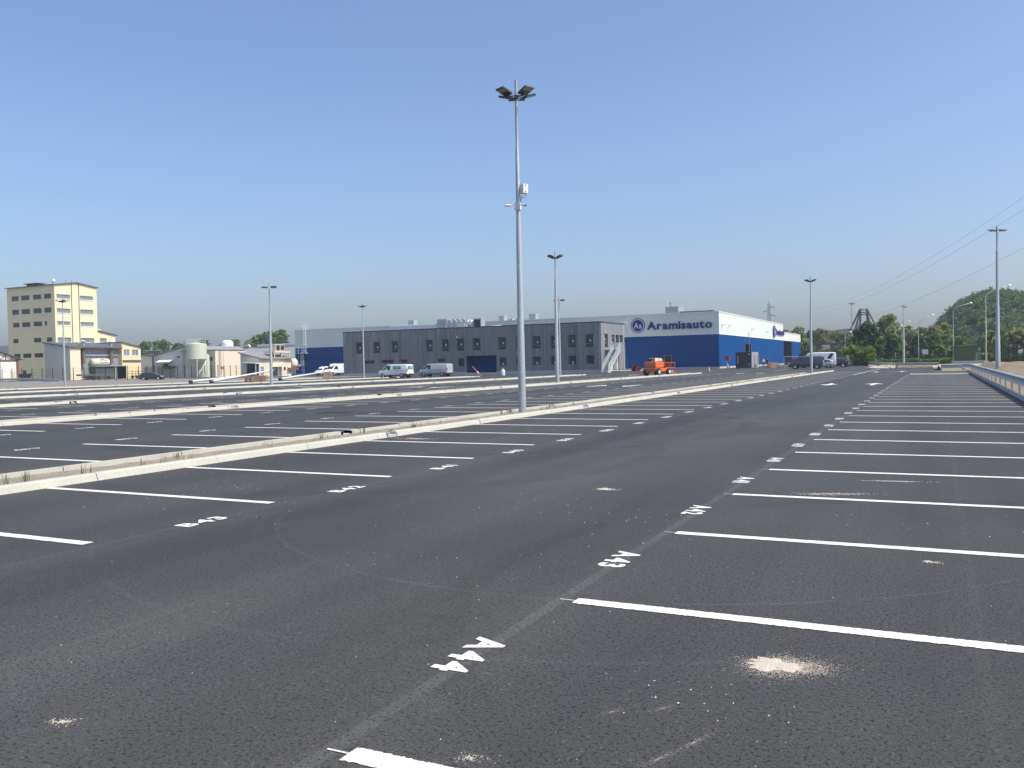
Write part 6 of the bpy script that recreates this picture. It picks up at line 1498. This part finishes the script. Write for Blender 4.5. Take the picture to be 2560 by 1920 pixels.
# brick building and hoarding behind the trees, right of the hall
t = thing('brick_building', 'low dark brick building half hidden by trees beyond the hall', 'building', (-30, 290, 0), world=True)
mb = MB(); mb.box(-36, -24.5, 285, 300, 0, 5.9); mb.build('wall', 'brick', t)
mb = MB(); mb.box(-36.3, -24.2, 284.7, 300.3, 5.95, 6.3); mb.build('roof', 'roof_dark', t)
t = thing('hoarding', 'pale rectangular hoarding with a green mark in front of the brick building', 'hoarding', (-30.3, 278, 0), world=True)
mb = MB(); mb.box(-31.5, -29.2, 277.9, 278, 4.4, 5.6); mb.build('board', 'shed_white', t)
mb = MB(); mb.lathe((-31.0, 277.86, 5.0), [(.02, -.35), (.3, -.2), (.35, .1), (.02, .35)], 10); mb.build('mark', 'green_sign', t)
for x in (-31.2, -29.5):
    mb = MB(); mb.tube([(x, 278.1, 0), (x, 278.1, 4.4)], .08, 5); mb.build('post', 'steel_dark', t)

# ------------------------------------------------------------------ trees and hedges
def leaves(mb, c, rad, n, size, flat=.8):
    for _ in range(n):
        while True:
            p = Vector((random.uniform(-1, 1), random.uniform(-1, 1), random.uniform(-1, 1)))
            if p.length < 1: break
        p = p * (.55 + .45 * random.random()) if p.length > .5 else p
        q = Vector((c[0] + p.x * rad[0], c[1] + p.y * rad[1], c[2] + p.z * rad[2]))
        u = Vector((random.gauss(0, 1), random.gauss(0, 1), random.gauss(0, .6))).normalized(); w = u.cross(Vector((random.gauss(0, 1), random.gauss(0, 1), random.gauss(0, 1)))).normalized()
        s = size * random.uniform(.55, 1.35)
        mb.add([q - u * s, q + w * s * .55 - u * s * .1, q + u * s, q - w * s * .55 + u * s * .1], [(0, 1, 2, 3)])
def tree(label, x, y, h, rx, m, trunk_h=None, n=2600, size=.42, group='trees around the car park', name='tree', dens=1.0, low=.18, z0=0, clumps=None, top_narrow=.75):
    t = thing(name, label, 'tree', (x, y, z0), group=group)
    th = trunk_h or h * .3
    tr = MB(); tr.tube([(0, 0, -.2), (.05, 0, th * .5), (0, .05, th), (.1, 0, h * .72)], [rx * .07 + .08, rx * .055 + .06, rx * .045 + .05, .04], 8)
    cl = []
    K = clumps or int(24 + rx * 5)
    for k in range(K):
        zz = low * h + (h * .93 - low * h) * (k + random.random()) / K
        f = (zz / h - low) / (1 - low); prof = math.sin(PI * min(1, .16 + f * .80)) ** .7 * (1 - (1 - top_narrow) * f)
        a = k * 2.39996 + random.uniform(-.5, .5); r_ = rx * prof * random.uniform(.30, .95)
        cl.append((r_ * math.cos(a), r_ * math.sin(a), zz, rx * random.uniform(.15, .34)))
    cl.append((0, 0, h * .90, rx * .28))
    for c in cl[::3]: tr.tube([(0, 0, min(c[2] * .6, h * .6)), (c[0] * .5, c[1] * .5, c[2] * .86), (c[0], c[1], c[2])], [.05 * rx * .4 + .03, .03 * rx * .3 + .02, .015], 5)
    tr.build('trunk', 'bark', t, smooth=True)
    lv = MB(); tot = sum(c[3] ** 2 for c in cl)
    for c in cl: leaves(lv, c, (c[3], c[3], c[3] * .78), int(n * dens * c[3] ** 2 / tot), size)
    lv.build('crown', m, t)
    return t
TR = [
 ('dark broad evergreen looking tree under the cable bridge towers', -12.6, 186, 8.5, 3.6, 'leaf_dark', 3600, .42, .12),
 ('second dark leafy tree joined to the dark tree, right of it and lower', -8.4, 192, 6.2, 2.6, 'leaf_dark', 2200, .4, .1),
 ('pale yellow green rounded tree right of the cable bridge towers', -10.9, 228, 12.0, 4.3, 'leaf_lite', 4200, .40, .16),
 ('low bright green bush tree behind the last parked cars', -14.4, 178, 3.9, 2.6, 'leaf_bush', 2200, .34, .05),
 ('low bright green bushy tree right of the short lamp post', -11.6, 176, 3.6, 1.9, 'leaf_bush', 1600, .34, .05),
 ('mid green tree behind the slim mast', -5.6, 232, 8.2, 3.4, 'leaf_olive', 2300, .44, .1),
 ('dark green tree between the slim mast and the arched lamp', -3.9, 206, 6.3, 2.7, 'leaf_dark', 2300, .4, .08),
 ('mid green tree left of the cabin, under the arched lamp head', -.6, 208, 6.6, 2.9, 'leaf_mid', 2600, .4, .08),
 ('pale olive tree with a loose crown before the wooded hill', -.9, 236, 9.3, 3.0, 'leaf_olive', 2300, .44, .15),
 ('yellowish tree at the left foot of the wooded hill', 1.6, 240, 9.9, 2.6, 'leaf_lite', 2000, .42, .2),
 ('green tree right behind the olive cabin', 4.0, 204, 5.6, 2.6, 'leaf_mid', 2200, .4, .08),
 ('yellow green tree between the tallest arched lamp and the rightmost mast', 8.9, 186, 6.4, 1.9, 'leaf_lite', 2000, .36, .12),
 ('dark tree behind the palisade fence at the right edge', 12.6, 176, 6.2, 2.8, 'leaf_olive', 2400, .38, .08),
 ('mid green tree beyond the palisade fence, right of the yellow green tree', 11.4, 206, 8.0, 3.0, 'leaf_mid', 2500, .4, .1),
 ('mid green tree behind the slim mast, a little right and farther off', -3.2, 246, 9.2, 3.2, 'leaf_mid', 2400, .44, .08),
 ('tall olive tree filling the gap left of the slim mast', -7.8, 250, 9.8, 3.2, 'leaf_olive', 2400, .44, .1),
 ('round mid green tree just left of the cabin roof', 1.6, 218, 6.4, 2.6, 'leaf_mid', 2200, .4, .06),
 ('far olive tree nearest the end of the hall', -48.6, 322, 12.2, 4.6, 'leaf_olive', 2600, .6, .08),
 ('far olive tree with a pale top, second from the hall end', -44.0, 318, 13.0, 4.2, 'leaf_olive', 2600, .6, .08),
 ('far tree behind the row of parked vehicles, left of the far kerb mast', -40.0, 326, 11.8, 4.0, 'leaf_mid', 2400, .6, .08),
 ('far olive tree just right of the far kerb mast', -36.2, 320, 12.2, 4.2, 'leaf_olive', 2500, .6, .06),
 ('far olive tree over the brick building roof', -32.2, 326, 11.6, 4.2, 'leaf_olive', 2500, .6, .06),
 ('far tree over the right end of the brick building', -27.8, 324, 11.2, 4.2, 'leaf_olive', 2500, .6, .06),
 ('green tree left of the pale hoarding', -33.2, 262, 5.6, 2.7, 'leaf_mid', 1800, .46, .05),
 ('olive shrub like tree below the hoarding', -28.9, 260, 4.0, 2.6, 'leaf_olive', 1700, .46, .05),
 ('shrub like tree right of the hoarding before the brick wall', -25.2, 262, 5.2, 2.4, 'leaf_mid', 1700, .46, .05),
 ('shaggy green tree against the end of the hall', -36.8, 282, 7.2, 2.8, 'leaf_mid', 2000, .5, .05),
 ('green tree left of the dark evergreen, behind the pale street lamp', -19.6, 232, 7.4, 2.9, 'leaf_olive', 2200, .44, .06),
 ('bushy green tree right behind the street lamp with a level arm', -18.4, 206, 3.9, 2.3, 'leaf_bush', 1600, .38, .05),
 ('distant tree behind the grey sheds, leftmost of the row', -345, 300, 16.8, 6.0, 'leaf_mid', 2000, .8, .08),
 ('distant narrow dark conifer in the row behind the grey sheds', -340.5, 302, 17.4, 2.2, 'leaf_dark', 1100, .7, .05),
 ('distant tree right of the dark conifer', -333.5, 300, 16.9, 6.4, 'leaf_mid', 2000, .8, .08),
 ('distant tree left of the big silo railing', -323, 300, 15.4, 5.6, 'leaf_dark', 1700, .8, .08),
 ('distant tree right of the big silo', -307, 300, 16.2, 6.5, 'leaf_mid', 2100, .8, .08),
 ('distant low tree left of the white domed tank', -298, 304, 14.6, 5.0, 'leaf_mid', 1600, .8, .08),
 ('distant tree right of the white domed tank', -288, 300, 16.0, 5.5, 'leaf_mid', 1900, .8, .08),
 ('distant tree over the roof pipes of the wide grey building', -281, 302, 15.8, 5.0, 'leaf_olive', 1800, .8, .08),
 ('distant tree left of the lamp mast beside the hall', -273.5, 300, 17.8, 5.5, 'leaf_mid', 2000, .8, .08),
 ('distant tall tree just right of that lamp mast beside the hall', -265.5, 298, 19.3, 4.8, 'leaf_mid', 2000, .8, .08),
 ('distant tallest leafy tree next to the left end of the hall', -257.5, 296, 19.5, 6.0, 'leaf_mid', 2400, .8, .08),
]
for lab_, x, y, h, rx, m, n, s_, low in TR: tree(lab_, x, y, h, rx, m, n=n, size=s_, low=low)
tree('tree top showing over the office roof beside the air duct', -146, 262, 15.6, 4.6, 'leaf_olive', n=1500, size=.6, low=.3)
# far-off low tree belt behind the factory
mb = MB()
for _ in range(150):
    x = random.uniform(-372, -250); y = random.uniform(306, 330); h = random.uniform(9.5, 13.5); r_ = random.uniform(3, 5)
    leaves(mb, (x, y, h - r_), (r_, r_, r_), 150, .8); leaves(mb, (x, y, h * .35), (r_, r_, h * .4), 90, .9)
tag(mb.build('woodland', 'leaf_mid'), 'low belt of far woodland behind the old factory', 'woodland', kind='stuff')
mb = MB()
for _ in range(90):
    x = random.uniform(-58, 2); y = random.uniform(335, 360); h = random.uniform(8, 11.5); r_ = random.uniform(2.6, 4.2)
    leaves(mb, (x, y, h - r_), (r_, r_, r_), 160, .6); leaves(mb, (x, y, h * .35), (r_, r_, h * .4), 90, .7)
tag(mb.build('woodland', 'leaf_olive'), 'pale olive belt of far woodland between the hall and the wooded hill', 'woodland', kind='stuff')
# hedge
def hedge(label, pts, w, h, n, m='leaf_mid', size=.22):
    t = thing('hedge', label, 'hedge', (pts[0][0], pts[0][1], 0), world=True)
    mb = MB(); L_ = sum(math.dist(a, b) for a, b in zip(pts[:-1], pts[1:])); pl = polyline(pts, .5)
    for _ in range(n):
        i = random.randrange(len(pl) - 1); u = random.random(); x = pl[i][0] + (pl[i + 1][0] - pl[i][0]) * u; y = pl[i][1] + (pl[i + 1][1] - pl[i][1]) * u
        hh = h * (.82 + .3 * mnoise.noise(Vector((x * .5, y * .5, 2)))); leaves(mb, (x, y, hh * random.random()), (w * .5, w * .5, .25), 3, size)
    mb.build('foliage', m, t)
    tr = MB()
    for x, y in pl[::3]: tr.tube([(x, y, 0), (x + .05, y, h * .5)], .035, 4)
    tr.build('stems', 'bark', t); return t
hedge('clipped dark hedge below the fence, from the bushes to the green cabin', [(-9.6, 168), (2.0, 166.8)], 1.3, 1.25, 2600)
hedge('low dark hedge beside the palisade fence on the right', [(10.6, 122), (10.6, 202)], 1.6, 1.7, 3800, 'leaf_dark')
hedge('leafy hedge between the parked cars and the bushes', [(-19.5, 214), (-9.8, 182)], 2.2, 1.6, 2200, 'leaf_bush')
hedge('scrubby green hedge before the brick building', [(-37.5, 275), (-22, 250)], 2.4, 2.2, 2600, 'leaf_olive')
# wooded hill on the right
def hill_z(x, y):
    u = (x - 17) / 22; v = (y - 325) / 55; return 21 * max(0, 1 - (abs(u) ** 2.3 + abs(v) ** 2.2)) ** .8 - .2
mb = grid(-10, 44, 268, 384, 40, 40, hill_z)
tag(mb.build('hill', mat('hill_soil', (.06, .085, .04), .95, 0, .3, .2), smooth=True), 'rounded spoil hill under the woodland on the right', 'hill', kind='structure')
mb = MB(); tr = MB()
for _ in range(1000):
    x = random.uniform(-6, 40); y = random.uniform(268, 330)
    z = hill_z(x, y)
    if z < .3: continue
    r_ = random.uniform(1.0, 2.2); sx = z - .2
    leaves(mb, (x, y, sx + r_ * .2), (r_, r_, r_ * 1.05), 105, .42)
    if random.random() < .4: leaves(mb, (x, y, sx + r_ * .9), (r_ * .5, r_ * .5, r_ * .7), 30, .34)
tag(mb.build('woodland', 'leaf_hill'), 'dense green woodland covering the rounded hill on the right', 'woodland', kind='stuff')
mb = MB(); mb.prism([(-190, 0), (-34, 0), (-48, 21.5), (-60, 23.2), (-70, 22.2), (-85, 21.5), (-112, 17)], 'y', 690, 760)
tag(mb.build('far_hill', 'far_hill'), 'flat brown slag heap ridge far behind the trees', 'hill', kind='structure')

# ------------------------------------------------------------------ far structures
t = thing('cable_bridge', 'cable bridge seen end-on, two leaning towers with yellow tops and fanned stays', 'bridge', (-28, 400, 0), world=True)
def k2(p): return (p[0] * 2, 400, 1.6 + (p[1] - 1.6) * 2)
mb = MB()
for xs_ in ((-14.75, -15.05), (-13.55, -13.15)):
    a = k2((xs_[0], 11.95)); b = k2((xs_[1], 6.0)); mb.tube([(a[0], 400, a[2]), (b[0], 400, b[2]), (b[0] + (b[0] - a[0]), 400, 0)], [.42, .6, .75], 4)
for xt, xb in ((-14.85, -16.35), (-13.45, -11.95)):
    a = k2((xt, 11.9)); b = k2((xb, 8.6)); mb.tube([(a[0], 400, a[2]), (b[0], 400, b[2]), (b[0] + (b[0] - a[0]) * 1.1, 400, b[2] - (a[2] - b[2]) * 1.1)], [.36, .36, .36], 4)
mb.build('tower', 'bridge_brown', t)
mb = MB()
for z in (10.75, 11.15): a = k2((-14.75, z)); b = k2((-13.55, z)); mb.box(a[0], b[0], 399.7, 400.3, a[2] - .22, a[2] + .22)
mb.build('cross_beam', 'bridge_brown', t)
mb = MB(); a = k2((-14.8, 11.95)); b = k2((-13.5, 11.55)); mb.box(a[0] + .2, a[0] + 1.5, 399.5, 400.5, b[2] + .1, a[2] + .1); mb.box(b[0] - .75, b[0] - .25, 399.5, 400.5, b[2] + .1, a[2] + .15); mb.box(a[0], b[0], 399.6, 400.4, b[2] - .1, b[2] + .1); mb.build('tower_cap', 'bridge_yellow', t)
mb = MB()
for i in range(14):
    f = i / 13
    a = k2((-14.8 - .03 * i, 11.9 - .15 * i)); mb.tube([(a[0], 400, a[2]), (-34.5 + 2.8 * f, 398 - 20 * f, 4 - 6 * f)], .16, 3)
    a = k2((-13.5 + .03 * i, 11.9 - .15 * i)); mb.tube([(a[0], 400, a[2]), (-22.3 - 2.6 * f, 398 - 20 * f, 4 - 6 * f)], .16, 3)
    a = k2((-14.75, 11.7 - .12 * i)); mb.tube([(a[0], 400, a[2]), (-30.2 - .6 * f, 396 - 30 * f, 4)], .08, 3)
    a = k2((-13.55, 11.7 - .12 * i)); mb.tube([(a[0], 400, a[2]), (-26.0 + .6 * f, 396 - 30 * f, 4)], .08, 3)
mb.build('stay_cable', 'bridge_brown', t)
mb = MB(); mb.box(-34, -22, 360, 440, 3.5, 5); mb.build('deck', 'concrete', t)
t = thing('electricity_pylon', 'lattice electricity pylon with three arms behind the hall roof', 'pylon', (-71, 420, 0), world=True)
mb = MB()
def half(z): return .46 + max(0, (23 - z)) * .035 if z > 14 else .775 + (14 - z) * .12
zs = [0, 4, 8, 11, 14, 16, 18, 20, 21.5, 23, 24.5, 26, 27.3]
for a, b in zip(zs[:-1], zs[1:]):
    ha, hb = half(a), half(b)
    for sx, sy in ((1, 1), (1, -1), (-1, 1), (-1, -1)): mb.tube([(-71 + sx * ha, 420 + sy * ha, a), (-71 + sx * hb, 420 + sy * hb, b)], .06, 4)
    for sy in (1, -1):
        mb.tube([(-71 - ha, 420 + sy * ha, a), (-71 + hb, 420 + sy * hb, b)], .03, 3); mb.tube([(-71 + ha, 420 + sy * ha, a), (-71 - hb, 420 + sy * hb, b)], .03, 3); mb.tube([(-71 - hb, 420 + sy * hb, b), (-71 + hb, 420 + sy * hb, b)], .03, 3)
        mb.tube([(-71 + sy * ha, 420 - ha, a), (-71 + sy * hb, 420 + hb, b)], .03, 3)
for sx in (1, -1): mb.tube([(-71 + sx * .55, 420, 27.3), (-71, 420, 28.6)], .09, 4)
mb.build('lattice_tower', 'pylon_grey', t)
ARM = [(-68.3, 25.85), (-73.6, 24.0), (-68.05, 21.95)]
for ax, az in ARM:
    s_ = 1 if ax > -71 else -1; mb = MB(); mb.tube([(-71 + s_ * .5, 420, az), (ax, 420, az)], .10, 4); mb.tube([(-71 + s_ * .5, 420, az + .8), (ax, 420, az)], .08, 4); am = mb.build('cross_arm', 'pylon_grey', t)
    mb = MB(); mb.tube([(ax, 420, az), (ax + .1 * s_, 420, az - 1.35)], .06, 4); mb.build('insulator', 'pylon_grey', am)
for i, ((ax, az), (px, py, pz)) in enumerate(zip((ARM[0], ARM[1], ARM[2]), ((24, 118, 30.8), (22.5, 118, 27.4), (21, 118, 20.8)))):
    a = Vector((ax, 420, az - 1.35)); b = Vector((px, py, pz)); L_ = 26
    mb = MB(); mb.tube([a.lerp(b, k / L_) - Vector((0, 0, 9.0 * (1 - (2 * k / L_ - 1) ** 2))) for k in range(L_ + 1)], .022, 4)
    o = mb.build('power_line', 'roof_unit'); tag(o, ['uppermost power line sagging from the pylon to the upper right', 'middle power line sagging from the pylon to the upper right', 'lowest power line sagging from the pylon to the upper right'][i], 'power line', 'power lines from the pylon')

# ------------------------------------------------------------------ summer haze in the air
mb = MB(); mb.box(-1110, 810, -160, 1310, -1.2, 36)
hm = bpy.data.materials.new('haze_air'); hm.use_nodes = True; hn = hm.node_tree; hn.nodes.remove(hn.nodes['Principled BSDF'])
hv = hn.nodes.new('ShaderNodeVolumePrincipled'); hv.inputs['Color'].default_value = (.82, .90, 1, 1); hv.inputs['Density'].default_value = .00030; hv.inputs['Anisotropy'].default_value = .2
hn.links.new(hv.outputs[0], hn.nodes['Material Output'].inputs['Volume'])
tag(mb.build('haze', hm), 'thin pale blue summer haze filling the air over the whole site', 'haze', kind='stuff')

# ------------------------------------------------------------------ light, sky, camera
SUN_EL, SUN_AZ = 54.5, 88.0       # azimuth measured from +y towards +x
w = bpy.data.worlds.new('World'); S.world = w; w.use_nodes = True
nt = w.node_tree; bg = nt.nodes['Background']
sky = nt.nodes.new('ShaderNodeTexSky'); sky.sky_type = 'NISHITA'; sky.sun_disc = False
sky.sun_elevation = R(SUN_EL); sky.sun_rotation = R(SUN_AZ); sky.altitude = 0; sky.air_density = 1.0; sky.dust_density = 2.8; sky.ozone_density = 7.0
tint = nt.nodes.new('ShaderNodeVectorMath'); tint.operation = 'MULTIPLY'; tint.inputs[1].default_value = (1.06, .985, .96)
nt.links.new(sky.outputs[0], tint.inputs[0]); nt.links.new(tint.outputs[0], bg.inputs[0]); bg.inputs[1].default_value = .145
ld = bpy.data.lights.new('sun', 'SUN'); ld.energy = 3.2; ld.angle = R(.53); ld.color = (1, .955, .88)
so = bpy.data.objects.new('sun', ld); COL.objects.link(so)
sd = Vector((math.cos(R(SUN_EL)) * math.sin(R(SUN_AZ)), math.cos(R(SUN_EL)) * math.cos(R(SUN_AZ)), math.sin(R(SUN_EL))))
so.rotation_euler = sd.to_track_quat('Z', 'Y').to_euler(); so.location = (40, 0, 60)
yaw, pitch, roll = -.456333909, -.0226568477, -.0201803304
f = Vector((math.sin(yaw) * math.cos(pitch), math.cos(yaw) * math.cos(pitch), math.sin(pitch)))
r0 = Vector((math.cos(yaw), -math.sin(yaw), 0)); u0 = r0.cross(f)
rr = r0 * math.cos(roll) + u0 * math.sin(roll); uu = -r0 * math.sin(roll) + u0 * math.cos(roll)
cd = bpy.data.cameras.new('camera'); cam = bpy.data.objects.new('camera', cd); COL.objects.link(cam)
cam.matrix_world = Matrix(((rr.x, uu.x, -f.x, 0), (rr.y, uu.y, -f.y, 0), (rr.z, uu.z, -f.z, 1.598), (0, 0, 0, 1)))
cd.sensor_fit = 'HORIZONTAL'; cd.sensor_width = 36; cd.lens = 2170.18 / 2560 * 36; cd.clip_start = .05; cd.clip_end = 8000
S.camera = cam
S.view_settings.view_transform = 'Standard'; S.view_settings.look = 'None'; S.view_settings.exposure = .5; S.view_settings.gamma = 1
S.cycles.max_bounces = 6; S.cycles.diffuse_bounces = 3; S.cycles.glossy_bounces = 3
